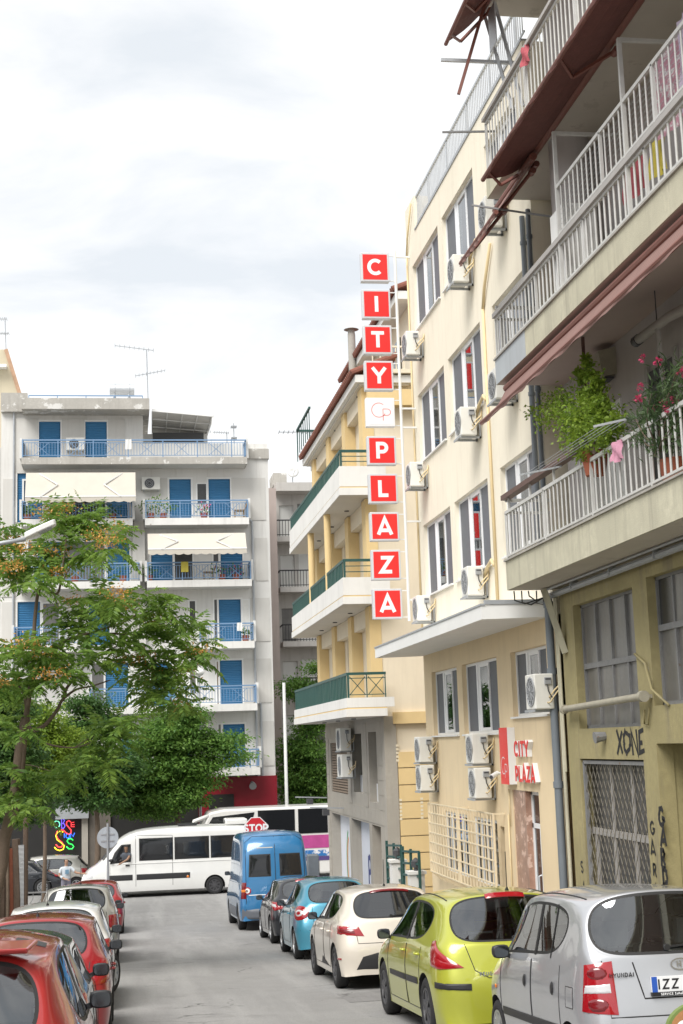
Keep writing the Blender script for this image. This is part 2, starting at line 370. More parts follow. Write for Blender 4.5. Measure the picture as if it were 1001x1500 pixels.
# ------------------------------------------------------------------ split air-conditioner: fan face towards -X, service side towards -Y
def ac_unit(label, x, y, z, group='air conditioners on the hotel front', w=.52, h=.55, d=.31, face='x', small=False, wallx=None):
    """x,y,z = outer near-bottom corner of the casing"""
    t = thing('air_conditioner', label, 'air conditioner', (x+d/2, y+w/2, z-.05), group)
    mb = MB(); mb.box(x, x+d, y, y+w, z, z+h); mb.build('casing', 'ac_body', t, bevel=.018)
    if face == 'x':
        mb = MB(); cy, cz, r = y+w*.42, z+h/2, h*.42
        mb.lathe([(0, r), (-.012, r), (-.016, r-.02), (-.005, r-.03)], (x, cy, cz), 'x', 20)
        for k in range(1, 5): mb.lathe([(-.006, r*k/5+.006), (-.012, r*k/5), (-.006, r*k/5-.006)], (x, cy, cz), 'x', 16)
        for k in range(6):
            a = pi*k/6; mb.bar((x-.01, cy-r*cos(a), cz-r*sin(a)), (x-.01, cy+r*cos(a), cz+r*sin(a)), .01)
        fg = mb.build('fan_grille', 'ac_grille', t)
        mb = MB(); mb.cyl((x-.002, cy, cz), (x-.004, cy, cz), r-.02, 20); mb.build('fan_opening', 'ac_dark', fg)
        # service cover, label and pipes on the near side
        mb = MB(); mb.box(x+.16, x+.27, y-.035, y, z+h-.17, z+h-.06); mb.build('terminal_cover', 'ac_grille', t, bevel=.008)
        mb = MB(); mb.box(x+.17, x+.26, y-.037, y-.036, z+h-.10, z+h-.075); mb.build('label_plate', 'ac_dark', t)
        mb = MB(); wx = x+d+.12 if wallx is None else wallx-.01
        mb.tube([(x+.2, y-.02, z+h-.17), (x+.2, y-.07, z+h*.5), (x+.24, y-.08, z+h*.34), (x+.28, y-.05, z+h*.3)], .011, 5)
        mb.build('power_cable', 'cable_black', t)
        mb = MB()
        for k in range(2):
            mb.tube([(x+.2+.03*k, y, z+.1+.08*k), (x+.22, y-.07, z+.1+.09*k), (x+.29, y-.07, z+.2+.08*k), (wx-.03, y-.06, z+.3+.06*k), (wx, y-.02, z+.42+.05*k)], .013, 5)
        mb.build('refrigerant_pipe', 'pipe_cream', t, smooth=True)
        mb = MB()
        for yy in (y+.12, y+w-.12):
            mb.box(x-.02, wx, yy-.02, yy+.02, z-.04, z-.003); mb.box(wx-.03, wx, yy-.02, yy+.02, z-.04, z+.35)
        mb.box(x-.03, x-.005, y, y+w, z-.04, z-.003); mb.build('bracket', 'galv', t)
    else:
        mb = MB(); cx, cz, r = x+w*.40, z+h/2, h*.42
        mb.lathe([(0, r), (-.012, r), (-.016, r-.02)], (x+w*.4, y, cz), 'y', 16)
        for k in range(1, 5): mb.lathe([(-.006, r*k/5+.006), (-.012, r*k/5), (-.006, r*k/5-.006)], (cx, y, cz), 'y', 14)
        fg = mb.build('fan_grille', 'ac_grille', t); mb = MB(); mb.cyl((cx, y-.002, cz), (cx, y-.004, cz), r-.02, 16); mb.build('fan_opening', 'ac_dark', fg)
    return t

# ------------------------------------------------------------------ hotel
HX = 6.75; HY0, HY1 = 21.76, 31.85; HT = 13.6
hotel = thing('hotel_building', 'cream stucco hotel with wide white windows and a white canopy over its entrance', 'building', (HX+4, (HY0+HY1)/2, gz(27)))
COLS = [(28.55, 31.28), (25.42, 28.15), (22.30, 24.50)]; ROWS = [(11.27, 12.88), (8.18, 9.78), (5.13, 6.75)]
GFW = [(28.62, 31.05, 2.04, 3.42), (25.42, 28.17, 2.04, 3.42), (22.28, 24.45, 2.30, 3.42)]
holes = [(c[0], c[1], r[0], r[1]) for c in COLS for r in ROWS]
mb = MB(); grid_wall(mb, (HX, 0, 0), (0, 1, 0), (0, 0, 1), (-1, 0, 0), (HY0, HY1), (3.86, HT), holes, .24)
mb.box(HX+.3, 14.9, HY0+.02, HY1-.02, 3.9, HT-.05)
mb.add([(HX, HY1, 3.86), (15, HY1, 3.86), (15, HY1, HT), (HX, HY1, HT)], [(0, 1, 2, 3)])
mb.add([(HX, HY0, HT), (15, HY0, HT), (15, HY1, HT), (HX, HY1, HT)], [(0, 1, 2, 3)])
mb.add([(HX, HY0, 3.86), (15, HY0, 3.86), (15, HY0, HT), (HX, HY0, HT)], [(0, 1, 2, 3)])
mb.build('upper_wall', 'cream', hotel)
DY0, DY1, DZ = 23.15, 24.78, 1.04
ggate = (25.5, 30.4, -.9, .45)
gh = GFW+[(DY0, DY1, -1.75, DZ), (25.95, 27.75, -.78, .45), (28.3, 30.3, -.78, .45), (25.45, 25.75, -1.1, .36)]
mb = MB(); grid_wall(mb, (HX, 0, 0), (0, 1, 0), (0, 0, 1), (-1, 0, 0), (HY0, HY1), (-3.0, 3.84), gh, .24)
mb.box(HX+.32, 15, HY0+.01, HY1-.02, -3.0, 3.8); mb.add([(HX, HY1, -3), (15, HY1, -3), (15, HY1, 3.84), (HX, HY1, 3.84)], [(0, 1, 2, 3)])
mb.build('ground_floor_wall', 'peach', hotel)
# roof corner pier, copings, railing
mb = MB(); mb.box(HX, HX+.9, 30.8, HY1, HT+.002, 14.45); mb.build('corner_pier', 'cream', hotel)
mb = MB(); mb.box(HX-.02, HX+.14, HY0, 30.8, HT+.002, HT+.04); mb.build('coping', 'galv', hotel)
mb = MB(); mb.bar((HX+.06, HY0, 14.42), (HX+.06, 30.8, 14.42), .05); mb.bar((HX+.06, HY0, 13.78), (HX+.06, 30.8, 13.78), .03)
for y in np.arange(HY0+.5, 30.8, 1.8): mb.bar((HX+.06, y, HT+.03), (HX+.06, y, 14.42), .04)
rr_ = mb.build('roof_railing', 'steel', hotel)
bal = MB(); bal.bar((0, 0, 0), (0, 0, .64), .018); bm_ = bal.mesh('baluster'); bm_.materials.append(MATS['steel'])
for y in np.arange(HY0+.1, 30.75, .125):
    o = bpy.data.objects.new('baluster', bm_); COL.objects.link(o); o.parent = rr_; o.matrix_parent_inverse = Matrix(); o.location = (HX+.06, y, 13.78)
mb = MB(); mb.box(8.6, 8.75, 29.8, 31.6, HT, 16.2); mb.box(8.75, 10, 29.8, 31.6, HT, 16.15); mb.build('roof_stair_box', 'white_paint', hotel)

def hotel_window(y0, y1, z0, z1, curtain=True, sill=True):
    x = HX+.09; mb = MB(); f = .05
    mb.box(x, x+.07, y0, y1, z0, z0+f); mb.box(x, x+.07, y0, y1, z1-f, z1); mb.box(x, x+.07, y0, y0+f, z0+f, z1-f); mb.box(x, x+.07, y1-f, y1, z0+f, z1-f)
    L_ = y1-y0; a1 = y1-f-.30*L_; b1 = a1-.07*L_-.05; c1 = b1-.24*L_; d1 = c1-.04      # far -> near
    mb.box(x-.03, x+.04, b1+.06, a1, z0+f, z1-f) if False else None
    for (p_, q_, dx) in ((a1-.09, a1, -.012), (b1, b1+.10, .006), (d1, c1, -.008), (y0+f, y0+f+.05, -.005)):
        mb.box(x+dx, x+.05, p_, q_, z0+f, z1-f)
    mb.box(x+.008, x+.05, b1+.1, a1-.09, z0+f, z1-f)
    mb.box(x-.01, x+.045, c1, b1, z1-f-.06, z1-f); mb.box(x-.01, x+.045, c1, b1, z0+f, z0+f+.06)
    w = mb.build('window', 'pvc', hotel)
    mb = MB(); mb.box(x+.015, x+.03, c1+.001, b1-.001, z0+f+.06, z1-f-.06); mb.build('pane', 'win_glass', w)
    for (p_, q_) in ((a1, y1-f), (y0+f+.05, d1)):
        mb = MB(); mb.box(x+.02, x+.032, p_+.001, q_-.001, z0+f, z1-f); mb.build('insect_screen', 'screen_grey', w)
    mb = MB(); mb.box(x+.105, x+.11, y0+.05, y1-.05, z0+.05, z1-.02); mb.build('curtain', 'curtain' if curtain else 'room', w)  # where no curtain hangs, a dark sheet paints in the unlit room
    if sill:
        mb = MB(); mb.box(HX-.05, HX+.2, y0-.03, y1+.03, z0-.035, z0-.002); mb.build('sill', 'white_paint', w)
k = 0
for c in COLS:
    for r in ROWS: hotel_window(c[0], c[1], r[0], r[1], (k*7) % 3 != 1); k += 1
for w in GFW: hotel_window(*w, curtain=False)
# basement windows behind the grilles and the small door beside them
for (a, b) in ((25.95, 27.75), (28.3, 30.3)):
    mb = MB(); x = HX+.03
    for q in np.linspace(a+.05, b-.05, 5): mb.box(x, x+.05, q-.05, q+.05, -.72, .39)
    mb.box(x, x+.05, a, b, -.78, -.72); mb.box(x, x+.05, a, b, .39, .45); w = mb.build('basement_window', 'pvc', hotel)
    mb = MB(); mb.box(x+.02, x+.03, a, b, -.74, .37); mb.build('pane', 'dark_glass', w); mb = MB(); mb.box(x+.12, x+.13, a, b, -.74, .37); mb.build('curtain', 'room', w)  # dark sheet painting in the unlit basement room, no cloth there
mb = MB(); mb.box(HX+.1, HX+.14, 25.46, 25.74, -1.1, .36); mb.build('service_door', 'screen_grey', hotel)
# cream security grilles
gri = thing('window_grille', 'cream painted steel security grille over the hotel basement windows', 'grille', (HX-.2, 28, -.95))
mat('grille_cream', (.78, .66, .46), .5, var=.08)
mb = MB(); gx = HX-.22; gy0, gy1 = 25.35, 30.9
for z in np.linspace(-.84, .6, 8): mb.bar((gx, gy0, z), (gx, gy1, z), .024)
for y in (gy0, (gy0+gy1)/2-.03, (gy0+gy1)/2+.03, gy1): mb.bar((gx, y, -.85), (gx, y, .61), .036)
for z in (-.84, .6):
    for y in (gy0, gy1, (gy0+gy1)/2): mb.bar((gx, y, z), (HX, y, z-(.18 if z < 0 else 0)), .03)
mb.build('frame', 'grille_cream', gri)
gb = MB(); gb.bar((0, 0, -.85), (0, 0, .6), .016); gbm = gb.mesh('grille_bar'); gbm.materials.append(MATS['grille_cream'])
gs = MB(); gs.bar((0, 0, -.85), (.2, 0, -1.02), .016); gsm = gs.mesh('grille_foot'); gsm.materials.append(MATS['grille_cream'])
for y in np.arange(gy0+.2, gy1, .25):
    for me_, nm in ((gbm, 'grille_bar'), (gsm, 'grille_foot')):
        o = bpy.data.objects.new(nm, me_); COL.objects.link(o); o.parent = gri; o.matrix_parent_inverse = gri.matrix_basis.inverted(); o.location = (gx, y, 0)
# entrance: marble jamb, white door, step
mb = MB(); mb.box(HX+.02, HX+.2, 24.03, DY1-.002, -1.75, DZ-.002); mb.build('marble_jamb', 'marble', hotel)
mb = MB(); x = HX+.12
for (a, b, c, d) in ((23.96, 24.03, -1.75, DZ), (DY0, DY0+.06, -1.75, DZ), (DY0, 24.03, .97, DZ), (DY0, 24.03, .42, .50), (23.52, 23.60, -1.75, .42), (23.60, 23.96, -1.7, -1.5), (DY0+.06, 23.52, -1.7, .42)): mb.box(x, x+.06+.002*a, a, b, c, d)
dr = mb.build('entrance_door', 'pvc', hotel)
mb = MB(); mb.box(x+.02, x+.03, 23.6, 23.96, -1.5, .42); mb.box(x+.02, x+.03, DY0+.06, 23.96, .5, .97); mb.build('pane', 'dark_glass', dr)
mb = MB(); mb.tube([(x-.02, 23.56, -.75), (x-.07, 23.56, -.73), (x-.07, 23.56, -.35), (x-.02, 23.56, -.33)], .015); mb.build('handle', 'steel', dr)
mb = MB(); mb.box(HX+.35, HX+.4, DY0, DY1, -1.75, DZ); mb.build('lobby_back', 'room', hotel)
# canopy
p0 = PY(550, 950, HY1); p1 = PX(713, 884, p0[0])
cx0 = p0[0]; mb = MB()
zt = 4.12; ze = PY(550, 950, HY1)[2]; zb = PY(550, 964, HY1)[2]; cy0 = 22.05
mb.prism([(HX, cy0, 3.84), (cx0, cy0, zb), (cx0, cy0, ze), (HX, cy0, ze+.10)], (0, HY1+.05-cy0, 0)); mb.build('canopy', 'white_paint', hotel)
mb = MB(); mb.box(cx0-.015, cx0+.06, cy0-.015, HY1+.06, ze+.002, ze+.035); mb.box(cx0+.06, HX, cy0-.015, cy0+.06, ze+.02, ze+.09); mb.build('canopy_flashing', 'galv', hotel)
# cream conduits on the facade
for (ya, za, zb_, w_) in ((31.72, 3.9, 13.3, .022), (25.02, 4.15, 9.9, .03), (25.02, -1.4, .6, .016), (24.9, .4, 1.05, .012)):
    mb = MB(); mb.tube([(HX-.03, ya, za), (HX-.03, ya, zb_)], w_, 6)
    if zb_ > 5: mb.tube([(HX-.03, ya, zb_), (HX-.05, ya-.25, zb_+.35), (HX-.05, ya-.8, zb_+1.0)], w_, 6)
    mb.build('conduit', 'pipe_cream', hotel, smooth=True)
for z in (11.1, 8.05, 4.95):
    mb = MB(); mb.tube([(HX-.06, 25.9, z-.12), (HX-.07, 25.5, z+.12), (HX-.06, 25.2, z+.22), (HX-.05, 25.05, z+.1)], .035, 6); mb.build('pipe_bundle', 'pipe_cream', hotel, smooth=True)

# air conditioners (outer near-bottom corner read from the photograph)
AX = HX-.42
AC = [(665, 412, 'air conditioner under the top floor hotel window beside the brown awning'), (596, 519, 'air conditioner at the hotel corner beside the letter T box'),
      (676, 637, 'air conditioner under the middle floor hotel window nearest the balconies'), (602, 712, 'air conditioner at the hotel corner beside the letter P box'),
      (686, 872, 'air conditioner just above the canopy beside the old balcony slab'), (612, 909, 'air conditioner above the canopy beside the lowest letter A box'),
      (615, 1117, 'upper air conditioner of the pair at the hotel corner above the grille'), (617, 1159, 'lower air conditioner of the pair at the hotel corner above the grille'),
      (693, 1119, 'upper air conditioner of the pair beside the red wall sign'), (697, 1170, 'lower air conditioner of the pair with a security camera beside it'),
      (785, 1039, 'air conditioner standing in front of the hotel window above the red wall sign')]
for (x_, y_, lb) in AC:
    q = PX(x_, y_, AX); ac_unit(lb, AX, q[1], q[2], wallx=HX)
# camera beside the lower unit
c0 = PX(722, 1133, HX-.2); t = thing('security_camera', 'small white security camera on the hotel wall beside the air conditioners', 'camera', (HX, c0[1], c0[2]-.1))
mb = MB(); mb.cyl((HX, c0[1], c0[2]), (HX-.12, c0[1], c0[2]), .02); mb.build('arm', 'pvc', t); mb = MB(); mb.cyl((HX-.10, c0[1]+.05, c0[2]), (HX-.26, c0[1]-.12, c0[2]-.06), .045, 12); hd = mb.build('camera_body', 'pvc', t); mb = MB(); mb.cyl((HX-.26, c0[1]-.12, c0[2]-.06), (HX-.268, c0[1]-.129, c0[2]-.063), .035, 12); mb.build('lens', 'ac_dark', hd)

# wall sign: red box with logo, raised letters
ws = thing('wall_sign', 'red hotel wall sign with CP logo and raised CITY PLAZA lettering above the entrance', 'sign', (HX, 24.2, 1.15))
mb = MB(); mb.box(HX-.14, HX-.002, 24.42, 24.95, 1.14, 2.12); mb.build('sign_box', 'sign_white', ws)
mb = MB(); mb.box(HX-.146, HX-.141, 24.42, 24.95, 1.14, 2.12); mb.build('red_face', 'red_sign', ws)
U = (0, -1, 0); V = (0, 0, 1); NX = (-1, 0, 0)
def logo_cp(mb, o, u, v, h, w, n):
    o = A3(o); u = A3(u); v = A3(v); n = A3(n)
    for pl in (_arc(.40, .56, .38, .38, 50, 330, 24), [(.62, .0), (.62, .62), (.85, .62)]+_arc(.85, .45, .17, .17, 90, -90, 10)+[(.62, .28)]):
        vs, fs = strip([(a*h, b*h) for a, b in pl], w); mb.add([o+u*a+v*b+n*.0005 for a, b in vs], fs)
mb = MB(); logo_cp(mb, (HX-.148, 24.88, 1.25), U, V, .38, .016, NX); mb.build('logo', 'sign_white', ws)
for (s_, y_, z_, h_) in (('CITY', 24.18, 1.62, .26), ('PLAZA', 24.18, 1.2, .26)):
    mb = MB(); letters(mb, s_, (HX-.09, y_, z_), U, V, h_, .055, NX, .006, gap=.16); 
    mb2 = MB(); letters(mb2, s_, (HX-.002, y_, z_), U, V, h_, .06, NX, .086, gap=.16)
    mb2.build('letter_sides', 'sign_white', ws); mb.build('letter_faces', 'red_sign', ws)

# ------------------------------------------------------------------ vertical sign of ten boxes on a pole
SY = 31.55
pole = thing('sign_pole', 'tall white steel pole holding the vertical letter boxes on the hotel corner', 'pole', (6.4, SY, 4.5))
mb = MB(); mb.tube([(6.40, SY, 4.62), (6.40, SY, 13.35)], .035, 8); mb.build('mast', 'white_paint', pole)
for z in (13.22, 9.55, 9.1, 6.9, 5.1):
    mb = MB(); mb.bar((6.40, SY, z), (HX, SY, z), .04); mb.build('wall_bracket', 'white_paint', pole)
ys_ = [(372, 414), (426, 468), (478, 520), (530, 573), (584, 626), (640, 682), (695, 738), (751, 793), (806, 850), (863, 907)]
for ch, (ya, yb) in zip('CITY*PLAZA', ys_):
    xa = 547+(ya+yb-786)/2*.0405; zt_ = PY(xa, ya, SY)[2]; zb_ = PY(xa, yb, SY)[2]; h = zt_-zb_; zc = (zt_+zb_)/2
    bx0, bx1 = 5.565, 6.235
    names = {'C': 'letter C', 'I': 'letter I', 'T': 'letter T', 'Y': 'letter Y', '*': 'CP logo', 'P': 'letter P', 'L': 'letter L', 'A': 'letter A', 'Z': 'letter Z'}
    lb = 'white sign box with a thin red CP logo on the hotel pole' if ch == '*' else 'red sign box with white %s on the hotel pole' % names[ch]
    if ch == 'A': lb += ', above the Z box' if ya < 800 else ', lowest box of all'
    t = thing('sign_box', lb, 'sign', ((bx0+bx1)/2, SY, zb_), 'letter boxes of the vertical sign')
    mb = MB(); mb.box(bx0, bx1, SY-.09, SY+.09, zb_, zt_); mb.build('casing', 'sign_side' if ch != '*' else 'sign_white', t, bevel=.012)
    mb = MB(); q = .045; mb.box(bx0+q, bx1-q, SY-.094, SY-.0905, zb_+q, zt_-q); fc = mb.build('face', 'red_sign' if ch != '*' else 'sign_white', t)
    mb = MB(); yf = SY-.0955
    if ch == '*': logo_cp(mb, (bx0+.12, yf, zc-.2), (1, 0, 0), (0, 0, 1), .44, .012, (0, -1, 0))
    else: letters(mb, ch, ((bx0+bx1)/2, yf, zc-.19), (1, 0, 0), (0, 0, 1), .38, .085, (0, -1, 0), 0, center=True)
    mb.build('letter', 'sign_white' if ch != '*' else 'red_sign', fc if False else t)
    mb = MB()
    for z in (zt_-.04, zb_+.04): mb.bar((bx1, SY, z), (6.40, SY, z), .022)
    mb.build('arm', 'white_paint', t)
# ------------------------------------------------------------------ old apartment block with balconies (right of the hotel)
mat('olive', (.39, .335, .17), .9, var=.26, vs=1.3, bump=.3, bs=60, streak=.7, patch=(.33, .29, .18), pth=.64, ps=3)
mat('olive_pale', (.56, .53, .40), .9, var=.2, vs=1.2, bump=.25, bs=60, streak=.45, patch=(.66, .62, .52), pth=.67, ps=3.5)
mat('bluegrey_paint', (.43, .46, .48), .9, var=.1, vs=1, bump=.2, streak=.15)
mat('soffit', (.50, .46, .40), .9, var=.1, vs=1, streak=.0, patch=(.42, .38, .33), pth=.6)
mat('soffit_pink', (.47, .38, .35), .9, var=.1, vs=1)
mat('loggia_wall', (.50, .47, .46), .9, var=.06, vs=1, streak=.1)
mat('awning_pink', (.24, .14, .12), .85, var=.1, vs=3, wave=('Y', 3, .2))
mat('awning_brown', (.15, .055, .045), .85, var=.25, vs=9, bump=.3, bs=120)
mat('awning_bar', (.20, .07, .05), .5, var=.2)
mat('wood_brown', (.13, .07, .055), .6, var=.2, vs=6)
mat('board_grey', (.42, .40, .38), .7, var=.15, vs=6)
mat('old_pane', (.17, .165, .16), .30, var=.3, vs=1.6, streak=.45, scol=(.30, .27, .22))
mat('old_pane_dark', (.055, .055, .055), .25, var=.3, vs=2)
mat('iron', (.24, .24, .24), .65, var=.25, vs=6, patch=(.18, .10, .06), pth=.66, ps=8)
mat('pipe_grey', (.16, .18, .20), .5, var=.12, vs=4)
mat('mesh_cream', (.40, .37, .29), .55, var=.2, vs=8)
mat('mesh_dark', (.24, .215, .17), .6, var=.25, vs=8)
mat('graffiti_black', (.015, .015, .017), .6)
mat('graffiti_red', (.62, .10, .05), .6)
EX = HX; EB = 7.08; EO = 5.97; EY0, EY1 = 5.0, 21.62
eb = thing('apartment_block', 'old olive yellow apartment block with railed balconies, awnings and graffiti', 'building', (EX+4, 14, gz(14)))
FL = [(4.23, 4.68), (7.55, 7.95), (10.70, 11.10), (13.95, 14.35)]
# ground floor wall
E_holes = [(18.2, 20.78, 2.04, 3.89), (14.2, 17.66, 2.29, 3.95), (18.18, 20.86, -1.9, 1.60), (14.2, 17.68, -1.9, 1.81)]
mb = MB(); grid_wall(mb, (EX, 0, 0), (0, 1, 0), (0, 0, 1), (-1, 0, 0), (EY0, 21.40), (-2.6, 4.225), E_holes, .22)
mb.add([(EX, 21.40, -2.6), (EX, 21.40, 4.225), (EX+.5, 21.40, 4.225), (EX+.5, 21.40, -2.6)], [(0, 1, 2, 3)])
mb.box(EX+.62, 15, EY0, 21.72, -2.6, 4.2); mb.build('ground_floor_wall', 'olive', eb)
mb = MB(); mb.box(EX+.22, EX+.6, 17.70, 18.16, -2.6, 4.2); mb.box(EX+.22, EX+.6, 20.9, 21.38, -2.6, 4.2); mb.box(EX+.22, EX+.6, EY0, 20.88, 1.84, 2.0); mb.build('inner_piers', 'olive', eb)
mb = MB(); mb.box(EX+.5, EX+.6, 14.2, 17.68, -2.6, 1.82); mb.build('niche_back', 'olive_pale', eb)
# upper back wall, party wall, slabs
mb = MB(); mb.box(EB, 15, EY0, EY1, 4.7, 18); mb.build('upper_wall', 'loggia_wall', eb)
for i, (a, b) in enumerate(FL):
    mb = MB(); mb.box(EO, EB+.3, EY0, EY1, a, b); mb.build('balcony_slab', 'olive_pale' if i in (0, 1) else 'olive_pale', eb)
    mb = MB(); mb.box(EO+.02, EB, EY0, EY1-.03, a-.006, a-.002); mb.build('balcony_soffit', 'soffit' if i == 0 else 'soffit_pink' if i == 1 else 'soffit', eb)
    mb = MB(); mb.box(EO-.03, EO+.12, EY0, EY1+.02, b+.002, b+.028); mb.build('slab_edge', 'concrete', eb)
mb = MB(); mb.box(EO-.004, EO-.001, 19.9, EY1+.004, FL[1][0], FL[1][1]); mb.box(EO, EB-.35, EY1+.001, EY1+.004, FL[1][0], FL[1][1]); mb.build('painted_end', 'bluegrey_paint', eb)
mb = MB(); mb.bar((6.5, 18.84, FL[0][1]), (6.5, 18.84, FL[1][0]-.01), .04); mb.build('side_post', 'wood_brown', eb)
mb = MB(); mb.box(EB-.02, EB, 19.0, 19.8, FL[0][1], 6.7); mb.box(6.7, EB-.02, 19.82, 19.9, FL[0][1], 7.0); mb.build('white_door', 'white_paint', eb)
# beams in loggias
mb = MB(); mb.box(EB-.03, EB, EY0, 18.8, 6.55, 6.58); mb.build('wall_cable', 'loggia_wall', eb)

# railings
def railing(label_mat, x, y0, y1, z0, z1, step, r, parent, top=.05, name='railing', matn='rail_white'):
    mb = MB(); mb.bar((x, y0, z1), (x, y1, z1), top*.8, top); mb.bar((x, y0, z0+.05), (x, y1, z0+.05), .03)
    for y in np.arange(y0, y1+.01, max(1.6, (y1-y0)/max(1, round((y1-y0)/2.2)))): mb.bar((x, y, z0-.04), (x, y, z1), .04)
    rl = mb.build(name, matn, parent)
    b_ = MB(); b_.cyl((0, 0, z0+.05), (0, 0, z1), r, 6, caps=False); bme = b_.mesh('baluster'); bme.materials.append(MATS[matn]); bme.polygons.foreach_set('use_smooth', [True]*len(bme.polygons))
    for y in np.arange(y0+step/2, y1, step):
        o = bpy.data.objects.new('baluster', bme); COL.objects.link(o); o.parent = rl; o.location = (x, y, 0)
    return rl
RX = EO+.04
railing('', RX, 13.2, EY1-.02, 4.72, 5.46, .18, .015, eb)
railing('', RX, 12.6, EY1-.02, 8.0, 8.64, .18, .016, eb)
railing('', RX-.01, 12.6, 18.1, 8.74, 9.46, .18, .012, eb)
railing('', RX, 14.5, EY1-.02, 11.15, 12.0, .17, .013, eb)
railing('', RX, 17.0, EY1-.02, 14.4, 15.3, .11, .014, eb)
mb = MB(); mb.box(EO-.03, EO+.10, 17.6, EY1, 5.66, 5.735); mb.build('handrail_board', 'wood_brown', eb)
for y in np.arange(17.8, EY1, 1.2): mb = MB(); mb.bar((RX, y, 5.46), (RX, y, 5.66), .03); mb.build('handrail_post', 'rail_white', eb)
mb = MB(); mb.box(EO-.02, EO+.10, 12.6, EY1, 8.655, 8.73); mb.build('handrail_board', 'board_grey', eb)
mb = MB(); mb.box(EO-.03, EO+.10, 16, EY1, 12.03, 12.09); mb.build('handrail_board', 'board_grey', eb)
# return railings at the hotel end
for z0, z1, mt in ((4.72, 5.46, 'rail_white'), (8.0, 8.64, 'rail_white')):
    mb = MB(); mb.bar((RX, EY1-.02, z1), (EX, EY1-.02, z1), .04); mb.bar((RX, EY1-.02, z0+.05), (EX, EY1-.02, z0+.05), .025)
    for x in np.arange(RX+.1, EX, .1): mb.bar((x, EY1-.02, z0+.05), (x, EY1-.02, z1), .016)
    mb.bar((RX, EY1-.02, z1+.2), (EX, EY1-.02, z1+.2), .05, m=0); mb.build('end_railing', mt, eb)
# posts and frames of the second-floor balcony
for y in (18.08, 15.4):
    mb = MB(); mb.bar((RX-.01, y, 7.98), (RX-.01, y, 10.28), .05); mb.bar((RX-.01, y, 10.26), (EB, y, 10.26), .045); mb.build('awning_frame', 'rail_white', eb)
mb = MB(); mb.bar((6.75, 19.75, 8.0), (6.75, 19.75, 10.7), .04); mb.build('frame_post', 'rail_white', eb)
mb = MB()
for z in np.arange(8.8, 9.42, .07): mb.bar((RX+.03, 12.6, z), (RX+.03, 18.1, z), .004)
o = mb.build('wire_mesh', 'galv', eb); o['kind'] = 'stuff'
# grey cylinder column (wrapped pole) behind the railing and pipes
mb = MB(); mb.cyl((6.62, 19.3, 7.95), (6.62, 19.3, 10.69), .30, 24); mb.build('round_column', 'loggia_wall', eb, auto=40)
for (x, y, z0, z1, r, m_) in ((EX-.06, 22.1, 4.4, 10.6, .045, 'pipe_grey'), (EX-.05, 21.78, 4.4, 10.6, .04, 'pipe_grey')):
    mb = MB(); mb.cyl((x, y, z0), (x, y, z1), r, 10); 
    for z in np.arange(z0+.5, z1, 1.3): mb.cyl((x, y, z), (x, y, z+.06), r+.012, 10)
    mb.build('downpipe', m_, eb, auto=40)
# big grey downpipe at the party line, elbow and gutter under the slab
mb = MB(); px_ = EX-.10; mb.tube([(px_, 21.7, -1.75), (px_, 21.7, 4.1)], .066, 12)
for z in (-.6, 1.15, 2.9, 3.95): mb.cyl((px_, 21.7, z), (px_, 21.7, z+.10), .08, 12)
mb.build('downpipe', 'pipe_grey', eb, auto=40)
mb = MB(); mb.tube([(EX-.12, 21.5, 4.12), (EX-.12, 13, 4.16)], .05, 8); mb.tube([(EX-.25, 21.4, 4.19), (EX-.25, 13, 4.20)], .018, 6)
for y in np.arange(13.5, 21, 1.7): mb.bar((EX-.12, y, 4.1), (EX-.12, y, 4.23), .03, .12)
mb.build('drain_pipe', 'galv', eb, auto=40)
for (y, r, z0) in ((21.52, .03, -1.0), (21.45, .02, 1.4)):
    mb = MB(); mb.tube([(EX-.04, y, z0), (EX-.04, y, 4.1)], r, 8); mb.build('thin_pipe', 'olive_pale', eb, auto=40)
mb = MB(); mb.bar((EO+.5, 21.3, 4.2), (EX-.02, 21.2, 3.2), .12, .10); mb.build('diagonal_brace', 'olive_pale', eb)
# cables and debris at the slab end
mb = MB()
for k in range(5):
    a = random.uniform(-.1, .1); mb.tube([(6.1+.12*k, 21.70+a*.3, 4.22), (6.15+.12*k, 21.85, 4.13+a), (6.3+.1*k, 21.8, 4.05+a*.5), (6.6, 21.75, 4.12)], .012, 5)
mb.build('loose_cables', 'cable_black', eb)
# industrial windows
def steel_window(y0, y1, z0, z1, ncol, zmid, dark=()):
    x = EX+.12; mb = MB(); mb.box(x, x+.05, y0, y1, z0, z0+.05); mb.box(x, x+.05, y0, y1, z1-.04, z1); mb.box(x, x+.05, y0, y0+.04, z0, z1); mb.box(x, x+.05, y1-.04, y1, z0, z1)
    mb.box(x-.012, x+.055, y0+.04, y1-.04, zmid-.04, zmid+.04); ys = np.linspace(y0+.02, y1-.02, ncol+1)
    for y in ys[1:-1]: mb.box(x-.005, x+.052, y-.022, y+.022, z0+.05, z1-.04)
    w = mb.build('window', 'iron', eb)
    for i in range(ncol):
        for j, (a, b) in enumerate(((z0+.05, zmid-.04), (zmid+.04, z1-.04))):
            mb = MB(); q = random.uniform(-.012, .012); mb.add([(x+.02+q, ys[i]+.022, a), (x+.02-q, ys[i+1]-.022, a), (x+.02-q+.006, ys[i+1]-.022, b), (x+.02+q+.004, ys[i]+.022, b)], [(0, 1, 2, 3)])
            mb.build('pane', 'old_pane_dark' if (i, j) in dark else 'old_pane', w)
    mb = MB(); mb.box(x+.2, x+.25, y0, y1, z0, z1); mb.build('dark_backing', 'room', w)  # dark sheet behind the panes, in the room colour
steel_window(18.2, 20.78, 2.04, 3.89, 4, 2.96)
steel_window(14.2, 17.66, 2.29, 3.95, 6, 3.28, dark=((5, 1),))
